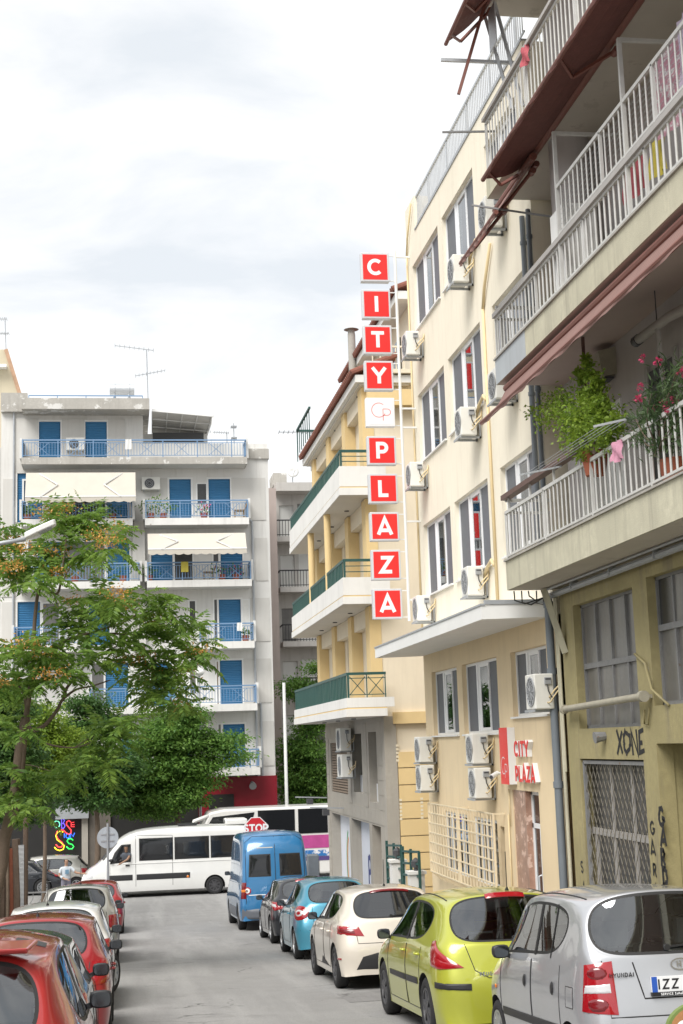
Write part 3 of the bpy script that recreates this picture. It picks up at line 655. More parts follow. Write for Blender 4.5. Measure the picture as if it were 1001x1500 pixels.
mb = MB(); a = PX(827, 1039, EX-.12); b = PX(942, 1020, EX-.12); mb.cyl(a, b, .05, 10); mb.cyl(b-[0, .05, 0], b+[0, .05, 0], .075, 10); mb.cyl(a-[0, .04, 0], a+[0, .04, 0], .07, 10)
mb.bar(a, a+[.12, 0, 0], .05); mb.bar(b, b+[.12, 0, 0], .05); mb.build('awning_roller', 'mesh_cream', eb, auto=40)
mb = MB(); mb.tube([PX(930, 958, EX-.02), PX(945, 972, EX-.05), PX(955, 1010, EX-.06), PX(968, 1022, EX-.05), PX(980, 1033, EX-.02)], .018, 6); mb.tube([PX(944, 1040, EX-.03), PX(944, 1060, EX-.03), PX(950, 1062, EX-.03), PX(951, 1035, EX-.03)], .012, 5); mb.build('wall_cable', 'olive', eb, smooth=True)
mb = MB(); q = PX(887, 1078, EX); mb.cyl(q, q+[-.16, 0, -.02], .06, 10, r2=.085); mb.build('wall_lamp', 'iron', eb)
# steel shop door behind expanded mesh
mb = MB(); x = EX+.16; mb.box(x, x+.04, 18.2, 20.84, -1.9, 1.58)
sd_ = mb.build('steel_door', 'old_pane_dark', eb)
mb = MB()
for y in (18.28, 19.05, 19.9, 20.7): mb.box(x-.03, x-.001, y-.05, y+.05, -1.9, .55)
for z in (.5, -.9): mb.box(x-.045, x-.032, 18.2, 20.84, z, z+.10)
for y in (19.05, 19.9): mb.box(x-.03, x-.001, y-.03, y+.03, .6, 1.56)
mb.build('door_rail', 'board_grey', sd_)
mb = MB(); gx = EX+.05; y0, y1, z0, z1 = 18.2, 20.8, -1.9, 1.55; st = .17; sl = 1.5
for k in range(-30, 50):
    for s in (1, -1):
        pts = []
        c = y0+k*st
        for z in (z0, z1):
            pts.append((c+s*(z-z0)/sl, z))
        (ya, za), (yb, zb_) = pts
        lo, hi = 0., 1.
        d = yb-ya
        ts = sorted([(y0-ya)/d, (y1-ya)/d]); lo = max(0, ts[0]); hi = min(1, ts[1])
        if hi-lo > .01: mb.bar((gx+.004*s, ya+d*lo, za+(zb_-za)*lo), (gx+.004*s, ya+d*hi, za+(zb_-za)*hi), .008)
o = mb.build('expanded_mesh', 'mesh_dark', eb); o['kind'] = 'stuff'
mb = MB(); mb.bar((gx, y0, z1), (gx, y1, z1), .05); mb.bar((gx, y0, z0), (gx, y0, z1), .05); mb.bar((gx, y1, z0), (gx, y1, z1), .05); mb.build('mesh_frame', 'iron', eb)
# graffiti (paint on the wall)
def graf(s, px_, py_, h, w, X=EX, matn='graffiti_black', vertical=False, step=None, wob=.03, u=U):
    o = PX(px_, py_, X); mb = MB()
    if vertical:
        for i, ch in enumerate(s): letters(mb, ch, (X-.003-.001*i, o[1]+random.uniform(-.03, .03), o[2]-i*step), u, V, h*random.uniform(.85, 1.1), w, NX, 0, wob=wob)
    else: letters(mb, s, (X-.003, o[1], o[2]), u, V, h, w, NX, 0, wob=wob, gap=.05)
    g = mb.build('graffiti', matn, eb); return g
graf('XONE', 905, 1104, .32, .06, wob=.08)
graf('GARD', 966, 1209, .23, .06, X=EX, vertical=True, step=.25, wob=.05)
graf('GARA', 953, 1222, .19, .035, X=EX-.002, vertical=True, step=.262)
graf('SA', 852, 1278, .20, .03, X=EX, vertical=True, step=.3)
graf('FM', 986, 1160, .26, .05, X=EX+.5)
graf('N', 991, 1260, .55, .05, X=EX+.5, matn='graffiti_red')
mb = MB(); mb.box(EX-.09, EX, 21.46, 21.62, -1.15, -1.05); mb.build('meter_box', 'olive_pale', eb)

# ---- awnings
def awning(name_lb, ya, yb, x0, z0, x1, z1, fab, val=.18, barm='awning_bar', sag=.03):
    t = thing('awning', name_lb, 'awning', ((x0+x1)/2, (ya+yb)/2, min(z0, z1)-val), 'balcony awnings')
    mb = MB(); n = 10; K = 6; g = []
    for i in range(n+1):
        for k in range(K+1):
            s = k/K; g.append((x0+(x1-x0)*s, ya+(yb-ya)*i/n, z0+(z1-z0)*s-sag*sin(pi*s)+.006*sin(i*2.1+k)))
    mb.add(g, [(i*(K+1)+k, (i+1)*(K+1)+k, (i+1)*(K+1)+k+1, i*(K+1)+k+1) for i in range(n) for k in range(K)]); mb.build('fabric', fab, t)
    mb = MB(); mb.cyl((x1, ya-.03, z1), (x1, yb+.03, z1), .035, 8); mb.build('front_bar', barm, t)
    if val:
        mb = MB(); m = 60; ys = np.linspace(ya, yb, m+1); vs = []
        for i, y in enumerate(ys): vs += [(x1-.02, y, z1-.02), (x1-.02+.015*sin(i*.9), y, z1-val+.03*abs(sin(i*.5)))]
        mb.add(vs, [(2*i, 2*i+2, 2*i+3, 2*i+1) for i in range(m)]); mb.build('valance', fab, t)
    mb = MB(); mb.cyl((x0, ya, z0), (x0, yb, z0), .06, 10); mb.build('roller', barm, t)
    for y in np.linspace(ya+.3, yb-.3, max(2, int((yb-ya)/2.4))):
        mb = MB(); mb.bar((x0+.05, y, z0-.12), ((x0+x1)/2, y+.55, (z0+z1)/2-.10), .04); mb.bar(((x0+x1)/2, y+.55, (z0+z1)/2-.10), (x1, y, z1), .035); mb.cyl((x0+.06, y-.07, z0-.12), (x0+.06, y+.07, z0-.12), .05, 8); mb.build('arm', barm, t)
    return t
awning('long faded pink awning under the second balcony of the old block, above the oleander', 12.6, 21.4, EO+.10, 7.44, 5.64, 6.88, 'awning_pink', val=.08, sag=.07)
awning('dark red brown awning stretched out under the third balcony of the old block', 12.2, 20.0, 6.16, 10.60, 5.48, 10.36, 'awning_brown', val=.06, sag=.06)
awning('steep half open pink awning beside the hotel windows under the third balcony', 19.3, 21.5, EO+.10, 10.45, 5.45, 9.55, 'awning_pink', val=.10)
t = awning('rolled up awning with long red arms at the roof balcony of the old block', 19.8, 21.4, EO, 13.85, 5.35, 13.3, 'awning_brown', val=0)
mb = MB(); mb.bar((EO-.05, 20.9, 13.8), PY(672, 138, 21.0), .05); mb.build('arm', 'awning_bar', t)
# frame structure and clothes rack at the top balcony
mb = MB()
mb.bar((5.2, 21.2, 12.9), (6.6, 21.2, 12.9), .05); mb.bar((6.3, 21.0, 12.0), (5.9, 21.3, 14.2), .05); mb.bar((6.45, 20.9, 12.0), (6.1, 21.2, 14.2), .05)
mb.box(6.0, 6.02, 20.7, 21.1, 13.0, 13.7); mb.build('folding_frame', 'steel', eb)
mb = MB(); mb.bar((5.3, 21.75, 11.9), (6.2, 21.65, 11.9), .03); mb.bar((5.25, 19.9, 9.9), (6.75, 19.4, 9.5), .025); mb.build('stay_bar', 'iron', eb)

# ---- things on the balconies
mat('cloth_red', (.45, .10, .12), .9, var=.3, vs=5); mat('cloth_pink', (.62, .30, .40), .9, var=.3, vs=6); mat('cloth_yellow', (.65, .55, .10), .9, var=.2, vs=5); mat('cloth_lilac', (.55, .47, .58), .9, var=.1, vs=4); mat('cloth_flower', (.55, .28, .34), .9, patch=(.72, .66, .66), pth=.52, ps=9, var=.2)
def hang_cloth(lb, y0, y1, z0, z1, X, m, gr='laundry on the second balcony'):
    mb = MB(); n = 12; k = 8; g = []
    for i in range(n+1):
        for j in range(k+1): g.append((X+.03*sin(i*1.3+j*.3)+.02*sin(j*.9+i*.4), y0+(y1-y0)*i/n, z1+(z0-z1)*j/k+.02*sin(i*.8)*(j == k)))
    mb.add(g, [(i*(k+1)+j, (i+1)*(k+1)+j, (i+1)*(k+1)+j+1, i*(k+1)+j+1) for i in range(n) for j in range(k)])
    return tag(mb.build('hanging_cloth', m, smooth=True), lb, 'laundry', gr)
hang_cloth('large pink and white patterned cloth hanging behind the upper balcony railing', 14.2, 15.0, 8.75, 9.75, 6.25, 'cloth_flower')
hang_cloth('pale lilac cloth hanging at the end of the upper balcony railing', 13.3, 14.1, 8.7, 9.8, 6.2, 'cloth_lilac')
hang_cloth('yellow cloth behind the upper balcony railing beside a post', 15.0, 15.4, 8.45, 9.1, 6.3, 'cloth_yellow')
hang_cloth('red cloth drying behind the wire mesh of the upper balcony', 15.7, 16.3, 8.5, 9.15, 6.3, 'cloth_red')
q = PX(897, 650, EO-.02); q2 = PX(910, 672, EO-.02)
hang_cloth('small pink cloth pegged on the white railing below the climbing plant', q2[1], q[1], q2[2], q[2], EO-.02, 'cloth_pink', None)
hang_cloth('red striped cloth hanging on the topmost white railing', 18.9, 19.15, 11.75, 12.05, EO-.03, 'cloth_red', None)
mb = MB()
for k in range(5): mb.tube([(5.45+.11*k, 18.6, 5.50+.03*k), (5.5+.11*k, 15.6, 5.5+.03*k)], .0035, 4)
mb.bar((5.4, 18.6, 5.5), (6.0, 18.6, 5.62), .025); mb.bar((5.45, 15.6, 5.5), (6.0, 15.6, 5.62), .025)
tag(mb.build('drying_rack', 'steel'), 'wire drying rack hooked outside the lower balcony railing', 'drying rack')
q = PX(880, 570, EB); q2 = PX(903, 530, EB)
t = thing('vent_box', 'beige box shaped vent on the loggia wall behind the climbing plant', 'vent', (EB-.15, q[1], q[2])); mb = MB(); mb.prism([(EB, q2[1], q[2]+.05), (EB-.22, q2[1], q[2]), (EB-.26, q2[1], q[2]+.38), (EB, q2[1], q[2]+.45)], (0, .42, 0)); mb.build('housing', 'mesh_cream', t); mb = MB(); mb.box(EB-.18, EB-.04, q2[1]+.02, q2[1]+.4, q[2]-.02, q[2]+.01); mb.build('opening', 'ac_dark', t)
mb = MB(); a = PX(936, 497, 6.7); mb.tube([a, a+[.05, -.9, .02], a+[.2, -1.3, .06], a+[.38, -2.2, .10]], .065, 10); mb.cyl(a+[0, .12, 0], a, .075, 10, m=1); b = a+[.02, -.6, 0]; mb.bar(b, (b[0], b[1], 7.5), .012, m=1); mb.bar(b, (b[0]+.1, b[1], 4.7), .05)
tag(mb.build('flue_pipe', ['board_grey', 'ac_dark'], auto=40), 'grey flue pipe hanging under the balcony ceiling of the old block', 'pipe')
mb = MB(); q = PX(955, 575, EB); mb.box(EB-.03, EB-.004, q[1]-.9, q[1], 4.7, 6.75); mb.build('balcony_door', 'room', eb)
mb = MB(); mb.box(EB-.05, EB-.004, q[1], q[1]+.1, 4.7, 6.85); mb.box(EB-.05, EB-.004, q[1]-1.0, q[1]-.9, 4.7, 6.85); mb.build('door_frame', 'board_grey', eb)
# white tank / cabinet on the balconies
mb = MB(); mb.box(6.1, 6.6, 18.2, 18.8, 8.0, 9.3); tag(mb.build('balcony_cabinet', 'white_paint', bevel=.02), 'white cabinet at the end of the second balcony', 'cabinet')
for (px_, py_, lb) in ((712, 330, 'air conditioner hidden behind the steep pink awning'), (727, 583, 'air conditioner tucked under the bluegrey slab end')):
    q = PX(px_, py_, AX); ac_unit(lb, AX, q[1], q[2], wallx=HX)
# ------------------------------------------------------------------ yellow block with green railings (beyond the hotel)
mat('b_cream', (.76, .67, .52), .9, var=.08, vs=.6, bump=.15, bs=60, streak=.16, scol=(.4, .33, .24))
mat('b_yellow', (.73, .55, .28), .88, var=.08, vs=1, streak=.08, scol=(.4, .27, .12))
mat('b_white', (.74, .73, .70), .85, var=.07, vs=1, streak=.14)
mat('b_soffit', (.66, .62, .55), .9, var=.05, vs=1)
mat('green_metal', (.025, .085, .075), .4, var=.1)
mat('roof_tile', (.24, .085, .055), .8, var=.3, vs=5, bump=.3, bs=30)
mat('stone_tile', (.40, .37, .32), .75, var=.14, vs=1.3, streak=.2)
mat('shutter_white', (.66, .66, .63), .6, wave=('Z', 9, .4))
mat('louvre_brown', (.26, .20, .15), .7, var=.15, vs=4)
mat('banner_white', (.70, .73, .80), .5); mat('logo_green', (.03, .30, .09), .5); mat('logo_orange', (.75, .25, .04), .5); mat('logo_navy', (.03, .05, .22), .5)
BX, BO = 6.9, 5.8; BY0, BY1 = 37.9, 49.3
bb = thing('yellow_apartment_block', 'cream and yellow apartment block with white balconies and dark green railings', 'building', (BX+4, 43, gz(43)))
def bz(px_, py_): return PX(px_, py_, BO)[2]
Bfl = [(bz(509, 1050), bz(509, 1022), bz(509, 986)), (bz(501, 886), bz(501, 846), bz(501, 820)), (bz(495, 728), bz(495, 684), bz(496, 659))]
zE = 11.75
holes = []
piers = []
for i, f in enumerate(Bfl):
    top = (Bfl[i+1][0] if i < 2 else zE)-.3
    for (a, b) in ((38.9, 40.4), (42.2, 43.9), (45.6, 47.3)): holes.append((a, b, f[0]+.25, min(top, f[0]+2.45)))
mb = MB(); grid_wall(mb, (BX, 0, 0), (0, 1, 0), (0, 0, 1), (-1, 0, 0), (BY0, BY1), (Bfl[0][0], zE), holes, .2)
mb.box(BX+.22, 18, BY0+.01, BY1, Bfl[0][0], zE-.02)
mb.add([(BX, BY0, 2.55), (18, BY0, 2.55), (18, BY0, zE), (BX, BY0, zE)], [(0, 1, 2, 3)]); mb.build('upper_wall', 'b_cream', bb)
for h in holes:
    mb = MB(); mb.box(BX+.12, BX+.16, h[0], h[1], h[2], h[3]); mb.box(BX+.10, BX+.118, (h[0]+h[1])/2-.04, (h[0]+h[1])/2+.04, h[2], h[3]); mb.build('balcony_door', 'shutter_white', bb)
for i, f in enumerate(Bfl):
    top = (Bfl[i+1][0] if i < 2 else zE)
    for y in (38.2, 41.3, 44.7, 48.3):
        mb = MB(); mb.box(BX-.32, BX-.002, y-.32, y+.32, f[0]+.2, top-.02); mb.build('pilaster', 'b_yellow', bb)
    mb = MB(); mb.box(BX-.24, BX-.002, BY0+.5, BY1-.5, top-.5, top-.01); mb.build('lintel_beam', 'b_cream', bb)
    # slab with solid parapet
    z0, zp, zr = f; yb0, yb1 = BY0-.5, BY1
    mb = MB(); mb.box(BO, BX, yb0, yb1, z0, z0+.2); mb.build('balcony_slab', 'b_white', bb)
    mb = MB(); mb.box(BO+.02, BO+.14, yb0+.02, yb1, z0+.24, zp); mb.box(BO+.14, BX+.2, yb0+.02, yb0+.14, z0+.24, zp); mb.build('parapet', 'b_white', bb)
    mb = MB(); mb.box(BO+.03, BO+.13, yb0+.03, yb1, z0+.2, z0+.24); mb.box(BO+.13, BX, yb0+.03, yb0+.13, z0+.2, z0+.24); mb.build('shadow_joint', 'b_yellow', bb)
    mb = MB(); mb.box(BO+.02, BX, yb0+.02, yb1, z0-.005, z0-.001); sf = mb.build('balcony_soffit', 'b_soffit', bb)
    for y in (40, 43, 46): mb = MB(); mb.cyl((6.4, y, z0-.006), (6.4, y, z0-.03), .07, 10); mb.build('downlight', 'ac_dark', sf)
    mb = MB(); mb.bar((BO+.08, yb0+.08, zr), (BO+.08, yb1, zr), .07); mb.bar((BO+.08, yb0+.08, zr), (BX, yb0+.08, zr), .07)
    mb.bar((BO+.08, yb0+.08, zp), (BO+.08, yb0+.08, zr), .05)
    for y in np.arange(yb0+1.6, yb1, 1.6): mb.bar((BO+.08, y, zp), (BO+.08, y, zr), .05)
    if i == 0:
        for k in range(2):
            xa = BO+.12+k*.5; xb = xa+.42
            for s in (1, -1): mb.bar((xa, yb0+.08, zp+.08 if s > 0 else zr-.08), (xb, yb0+.08, zr-.08 if s > 0 else zp+.08), .02)
            mb.bar((xb+.04, yb0+.08, zp), (xb+.04, yb0+.08, zr), .025)
        mb.bar((BO+.08, yb0+.08, zr-.12), (BX, yb0+.08, zr-.12), .02); mb.bar((BO+.08, yb0+.08, zp+.08), (BX, yb0+.08, zp+.08), .02)
    else:
        for z in np.linspace(zp, zr, 4)[1:3]: mb.bar((BO+.08, yb0+.08, z), (BX, yb0+.08, z), .022)
    rl = mb.build('railing', 'green_metal', bb)
    sl = MB(); hgt = zr-zp-.02; nsl = 1
    sl.bar((0, 0, zp-.25 if i == 0 else zp-.02), (0, 0, zr-.04), .03, .085, up=(0, 1, 0)); sme = sl.mesh('railing_slat'); sme.materials.append(MATS['green_metal'])
    for y in np.arange(yb0+.35, yb1-.1, .27):
        o = bpy.data.objects.new('railing_slat', sme); COL.objects.link(o); o.parent = rl; o.location = (BO+.06, y, 0)
for (px_, pyt) in ((457, 840), (481, 815)):
    q = PX(px_, pyt, BO+.12); mb = MB(); mb.cyl((BO+.12, q[1], Bfl[1][1]-.2), (BO+.12, q[1], Bfl[2][0]+.01), .10, 14); mb.build('column', 'b_yellow', bb, auto=40)
# eaves and two roof tiers
def tiled_eave(x0, x1, ya, yb, z0, z1):
    mb = MB(); mb.prism([(x0, ya, z0), (x0, ya, z0+.06), (x1, ya, z1+.06), (x1, ya, z1)], (0, yb-ya, 0)); rf = mb.build('tiled_roof', 'roof_tile', bb)
    mb = MB(); mb.cyl((0, 0, 0), (x1-x0, 0, z1-z0), .085, 8); tm = mb.mesh('roof_tile'); tm.materials.append(MATS['roof_tile'])
    for y in np.arange(ya+.1, yb, .21):
        o = bpy.data.objects.new('roof_tile', tm); COL.objects.link(o); o.parent = rf; o.location = (x0-.02, y, z0+.06)
tiled_eave(6.28, 7.6, BY0-.35, BY1+.3, zE+.22, zE+.75)
mb = MB(); mb.box(6.38, 8, BY0-.3, BY1+.25, zE+.0, zE+.21); mb.build('eave_fascia', 'b_white', bb)
mb = MB(); mb.box(6.5, BX+1, BY0-.2, BY1, zE-.06, zE-.002); sf = mb.build('eave_soffit', 'b_soffit', bb)
for y in np.arange(39, 49, 2.2): mb = MB(); mb.cyl((6.7, y, zE-.062), (6.7, y, zE-.09), .07, 10); mb.build('downlight', 'ac_dark', sf)
mb = MB(); mb.box(8.3, 17, 39.0, BY1-.5, zE+.1, 14.6); mb.build('penthouse_wall', 'b_cream', bb)
tiled_eave(7.75, 10, 38.6, BY1, 14.75, 15.6); mb = MB(); mb.box(7.85, 9.5, 38.65, BY1-.05, 14.5, 14.74); mb.build('eave_fascia', 'b_white', bb)
mb = MB(); mb.box(8.26, 8.3, 40.5, 41.6, zE+.9, 13.9); mb.build('penthouse_window', 'dark_glass', bb)
# south terrace at the hotel side with a pale railing and yellow cornice
mb = MB(); mb.box(BX-.2, 12, BY0-.35, BY0-.01, zE-.65, zE-.2); mb.build('cornice', 'b_yellow', bb)
mb = MB(); mb.box(BX-.25, 12, BY0-.4, BY0, zE+.25, zE+.36)
for x in np.arange(BX, 10, .22): mb.bar((x, BY0-.2, zE+.36), (x, BY0-.2, zE+1.05), .03)
mb.bar((BX-.2, BY0-.2, zE+1.05), (10, BY0-.2, zE+1.05), .05); mb.build('terrace_railing', 'b_cream', bb)
q = PY(517, 548, 46); mb = MB(); mb.cyl((q[0], 46, zE+.5), (q[0], 46, q[2]+1.4), .13, 12); mb.cyl((q[0], 46, q[2]+1.55), (q[0], 46, q[2]+1.62), .26, 12, r2=.08); mb.cyl((q[0], 46, q[2]+1.4), (q[0], 46, q[2]+1.55), .12, 8); mb.build('chimney', 'concrete', bb, auto=40)
# roof terrace railing with plants at the far end
mb = MB(); 
for y in np.arange(46.8, 50.2, .55): mb.bar((6.3, y, zE+.5), (6.3, y, zE+1.45), .03)
mb.bar((6.3, 46.6, zE+1.45), (6.3, 50.2, zE+1.45), .07); mb.bar((6.3, 50.2, zE+1.45), (8.2, 50.2, zE+1.45), .07)
for x in np.arange(6.3, 8.2, .45): mb.bar((x, 50.2, zE+.3), (x, 50.2, zE+1.45), .03)
mb.build('terrace_railing', 'green_metal', bb)
# yellow rendered courses on the south wall: each course is a panel with a recessed joint
mb = MB(); mb.add([(BX, BY0+.03, -3.4), (18, BY0+.03, -3.4), (18, BY0+.03, 2.54), (BX, BY0+.03, 2.54)], [(0, 1, 2, 3)]); mb.build('course_backing', 'b_cream', bb)
zc = [PY(600, y, BY0)[2] for y in (1101, 1125, 1150, 1175, 1200, 1225, 1250, 1275, 1301, 1328)]
for a, b in zip(zc[:-1], zc[1:]):
    mb = MB(); mb.box(BX+.32, 17.9, BY0-.03, BY0+.025, b+.025, a-.002); mb.build('wall_panel', 'b_yellow', bb)
mb = MB(); mb.box(BX+.22, 17.9, BY0-.12, BY0+.02, PY(590, 1060, BY0)[2], PY(590, 1043, BY0)[2]); mb.build('string_course', 'b_yellow', bb)
mat('stain_white', (.74, .66, .5), .9)
for (x_, y0_, n_) in ((582, 1092, 5), (587, 1172, 6), (618, 1170, 6)):
    for k in range(n_):
        q = PY(x_+k*.15, y0_+k*5.5, BY0-.033); mb = MB(); mb.box(q[0]-.035, q[0]+.035, BY0-.034, BY0-.031, q[2]-.03, q[2]+.03); mb.build('plaster_dab', 'stain_white', bb)
# street-side ground floor in stone tiles
zb0 = Bfl[0][0]; PB = lambda x, y: PX(x, y, BX)
lv = (PB(508, 1088)[1], PB(484, 1088)[1], PB(500, 1162)[2], PB(500, 1088)[2])
win1 = (PB(530, 1100)[1], PB(517, 1100)[1], PB(520, 1160)[2], PB(520, 1075)[2]); win2 = (PB(552, 1100)[1], PB(540, 1100)[1], PB(545, 1175)[2], PB(545, 1072)[2])
zl = -.35
d1 = (PB(512, 1200)[1], PB(486, 1200)[1], -3.6, zl); d2 = (PB(541, 1205)[1], PB(515, 1205)[1], -3.6, zl); d3 = (PB(558, 1212)[1], PB(545, 1212)[1], -3.6, zl)
gholes = [lv, win1, win2, d1, d2, d3]
mb = MB(); grid_wall(mb, (BX, 0, 0), (0, 1, 0), (0, 0, 1), (-1, 0, 0), (BY0, BY1), (-3.8, zb0-.002), gholes, .35); mb.box(BX+.36, 17.8, BY0+.2, BY1, -3.8, zb0-.01)
mb.add([(BX, BY1, -3.8), (17, BY1, -3.8), (17, BY1, zb0), (BX, BY1, zb0)], [(0, 1, 2, 3)]); mb.build('stone_ground_floor', 'stone_tile', bb)
tl = MB(); tl.box(-.012, 0, -.29, .29, -.19, .19); tlm = tl.mesh('stone_tile'); tlm.materials.append(MATS['stone_tile'])
for y in np.arange(BY0+.3, BY1, .6):
    for z in np.arange(-3.3, zb0-.2, .4):
        if any(h[0]-.31 < y < h[1]+.31 and h[2]-.21 < z < h[3]+.21 for h in gholes): continue
        o = bpy.data.objects.new('stone_tile', tlm); COL.objects.link(o); o.parent = bb; o.matrix_parent_inverse = bb.matrix_basis.inverted(); o.location = (BX-.001-random.uniform(0, .004), y, z)
mb = MB(); mb.box(BX-.03, BX+.3, BY0-.03, BY0+.3, -3.7, zb0-.01); mb.build('corner_pilaster', 'stone_tile', bb)
tl = MB(); tl.box(-.29, .29, -.012, 0, -.19, .19)
sv = MB(); sv.bar((0, lv[0], 0), (0, lv[1], 0), .02, .07, up=(.6, 0, .8)); svm = sv.mesh('louvre_slat'); svm.materials.append(MATS['louvre_brown'])
mb = MB(); mb.box(BX+.25, BX+.3, lv[0], lv[1], lv[2], lv[3]); lw = mb.build('louvre_window', 'room', bb)
for z in np.arange(lv[2]+.05, lv[3], .085):
    o = bpy.data.objects.new('louvre_slat', svm); COL.objects.link(o); o.parent = lw; o.location = (BX+.06, 0, z)
for w in (win1, win2):
    mb = MB(); mb.box(BX+.28, BX+.3, w[0], w[1], w[2], w[3]); w_ = mb.build('window', 'dark_glass', bb); mb = MB(); mb.box(BX+.2, BX+.27, w[0], w[1], w[2], w[2]+.5); mb.box(BX+.2, BX+.27, w[0], w[0]+.08, w[2]+.5, w[3]); mb.build('frame', 'pvc', w_)
    mb = MB(); mb.box(BX+.31, BX+.34, w[0], w[1], w[2], w[3]); mb.build('dark_backing', 'room', w_)  # plain dark sheet closing the opening behind the glass
for i, d in enumerate((d1, d2, d3)):
    mb = MB(); mb.box(BX+.3, BX+.34, d[0], d[1], d[2], d[3]); dd = mb.build('shop_front', 'banner_white' if i < 2 else 'louvre_brown', bb)
    if i == 0:
        for j, (mt, r) in enumerate((('logo_green', 1.0), ('logo_orange', .8), ('sign_white', .62))):
            mb = MB(); vs, fs = strip(_arc(0, 0, r*.85, r*1.15, 120, 330, 24), .12); cy_ = (d[0]+d[1])/2-.1; mb.add([(BX+.296-.001*j, cy_-a, -1.9+b) for a, b in vs], fs); mb.build('printed_logo', mt, dd)
    if i == 1:
        mb = MB(); letters(mb, 'plk', (BX+.297, d[1]-1.1, -2.0), (0, -1, 0), (0, 0, 1), .9, .16, (-1, 0, 0)); mb.build('printed_letters', 'logo_navy', dd)
for y_, z_, lb_ in ((PB(505, 1190)[1], zl+.25, 'grey arm lamp over the banner with the coloured ring logo'), (PB(480, 1195)[1], zl+.45, 'grey arm lamp at the street corner end of the stone shop wall')):
    t = thing('sign_bracket_lamp', lb_, 'lamp', (BX, y_, z_), 'arm lamps over the shop'); mb = MB(); mb.bar((BX, y_, z_), (BX-1.1, y_, z_+.06), .04); mb.build('arm', 'galv', t); mb = MB(); mb.box(BX-.7, BX-.5, y_-.15, y_+.15, z_-.2, z_-.02); mb.build('lamp_head', 'ac_dark', t)
for (px_, py_, lb) in ((499, 1100, 'upper air conditioner on the stone wall under the white balcony'), (501, 1139, 'lower air conditioner on the stone wall under the white balcony')):
    q = PX(px_, py_, BX-.45); ac_unit(lb, BX-.45, q[1], q[2], group='air conditioners on the stone wall', w=.9, h=.68, d=.34, wallx=BX)

# gate with white pillars and green rails between hotel and yellow block
gt = thing('green_gate', 'dark green metal gate and stair rails between white pillars beside the yellow wall', 'gate', (6.6, 35, gz(35)))
for (px_, py_) in ((581, 1263), (608, 1280)):
    q = PX(px_, py_, 6.75); mb = MB(); mb.box(6.6, 6.95, q[1]-.17, q[1]+.17, gz(q[1])-.1, q[2]); mb.box(6.56, 6.99, q[1]-.21, q[1]+.21, q[2], q[2]+.07); pl_ = mb.build('pillar', 'b_white', gt)
    mb = MB(); mb.lathe([(0, .05), (.06, .05), (.1, .11), (.22, .11), (.3, .02)], (6.78, q[1], q[2]+.07), 'z', 12); mb.build('pillar_lantern', 'ac_dark', pl_)
for (ya, yb, dz_) in ((33.4, 35.4, .0), (35.6, 37.6, .15)):
    mb = MB(); zt_ = -.62+dz_*0
    for k in range(4): mb.bar((6.78, ya, zt_-.28*k), (6.78, yb, zt_-.28*k-.12), .05)
    for y in (ya, yb, (ya+yb)/2): mb.bar((6.78, y, zt_-1.2), (6.78, y, zt_), .06)
    mb.bar((6.78, (ya+yb)/2, -3.0), (6.78, (ya+yb)/2, zt_-1.0), .05); mb.build('rail_panel', 'green_metal', gt)

# ------------------------------------------------------------------ white block with blue shutters across the far street
AY = 70.0; AB = 68.75
mat('a_white', (.71, .70, .67), .9, var=.09, vs=.5, bump=.12, bs=30, streak=.30, scol=(.34, .31, .27))
mat('a_panel', (.60, .585, .55), .9, var=.07, vs=.5, streak=.2, scol=(.34, .31, .27))
mat('a_old', (.46, .44, .40), .92, var=.2, vs=1.2, bump=.2, streak=.3, patch=(.66, .65, .62), pth=.56, ps=1.6)
mat('a_slab', (.72, .71, .68), .9, var=.1, vs=1, streak=.2, patch=(.42, .39, .35), pth=.66, ps=2)
mat('blue_shutter', (.055, .21, .40), .5, var=.08, vs=1)
mat('blue_rail', (.17, .28, .44), .45)
mat('awn_cream', (.54, .50, .43), .85, var=.05, vs=2)
mat('red_front', (.24, .008, .02), .4, var=.05)
mat('dark_shop', (.018, .017, .016), .6, var=.3, vs=2)
mat('stone_dark', (.15, .13, .11), .8, var=.25, vs=1.5)
mat('terracotta', (.35, .10, .05), .8)
ab = thing('white_apartment_block', 'weathered white apartment block with bright blue roller shutters and blue railings', 'building', (1, 75, gz(72)))
def ax(px_, Y=AY): return PY(px_, 850, Y)[0]
def az(py_, Y=AY): return PY(200, py_, Y)[2]
AX0, AX1 = PY(1, 800, AY)[0], PY(397, 850, AY)[0]
FZ = [az(677), az(765), az(855), az(945), az(1036), az(1130)]     # floor levels, 5th storey down to 1st
# shutters: (px0, px1, floor index, height)
SH = [(57, 89, 0, 2.05), (126, 158, 0, 2.05),
      (25, 38, 1, 2.9), (35, 62, 1, 2.1), (158, 188, 1, 2.1), (250, 282, 1, 2.15), (308, 340, 1, 2.15),
      (50, 90, 2, 2.1), (158, 190, 2, 2.1), (222, 254, 2, 2.0), (324, 356, 2, 2.0),
      (26, 59, 3, 2.2), (130, 160, 3, 2.1), (320, 352, 3, 2.15), (154, 187, 4, 2.15), (222, 250, 4, 2.1), (320, 352, 4, 2.15), (177, 192, 5, 2.2), (255, 275, 5, 2.1), (323, 354, 5, 2.1)]
ah = []
for (a, b, f, h) in SH: ah.append((ax(a), ax(b), FZ[f]+.04, FZ[f]+h))
top_main = FZ[0]+.05
mb = MB(); grid_wall(mb, (0, AY, 0), (1, 0, 0), (0, 0, 1), (0, -1, 0), (AX0, AX1), (az(1148), top_main+.9), ah, .14)
mb.box(AX0, AX1, AY+.3, AY+12, -4.1, FZ[0]); mb.add([(AX1, AY, az(1148)), (AX1, AY+.3, az(1148)), (AX1, AY+.3, top_main+.9), (AX1, AY, top_main+.9)], [(0, 1, 2, 3)])
mb.build('front_wall', 'a_white', ab)
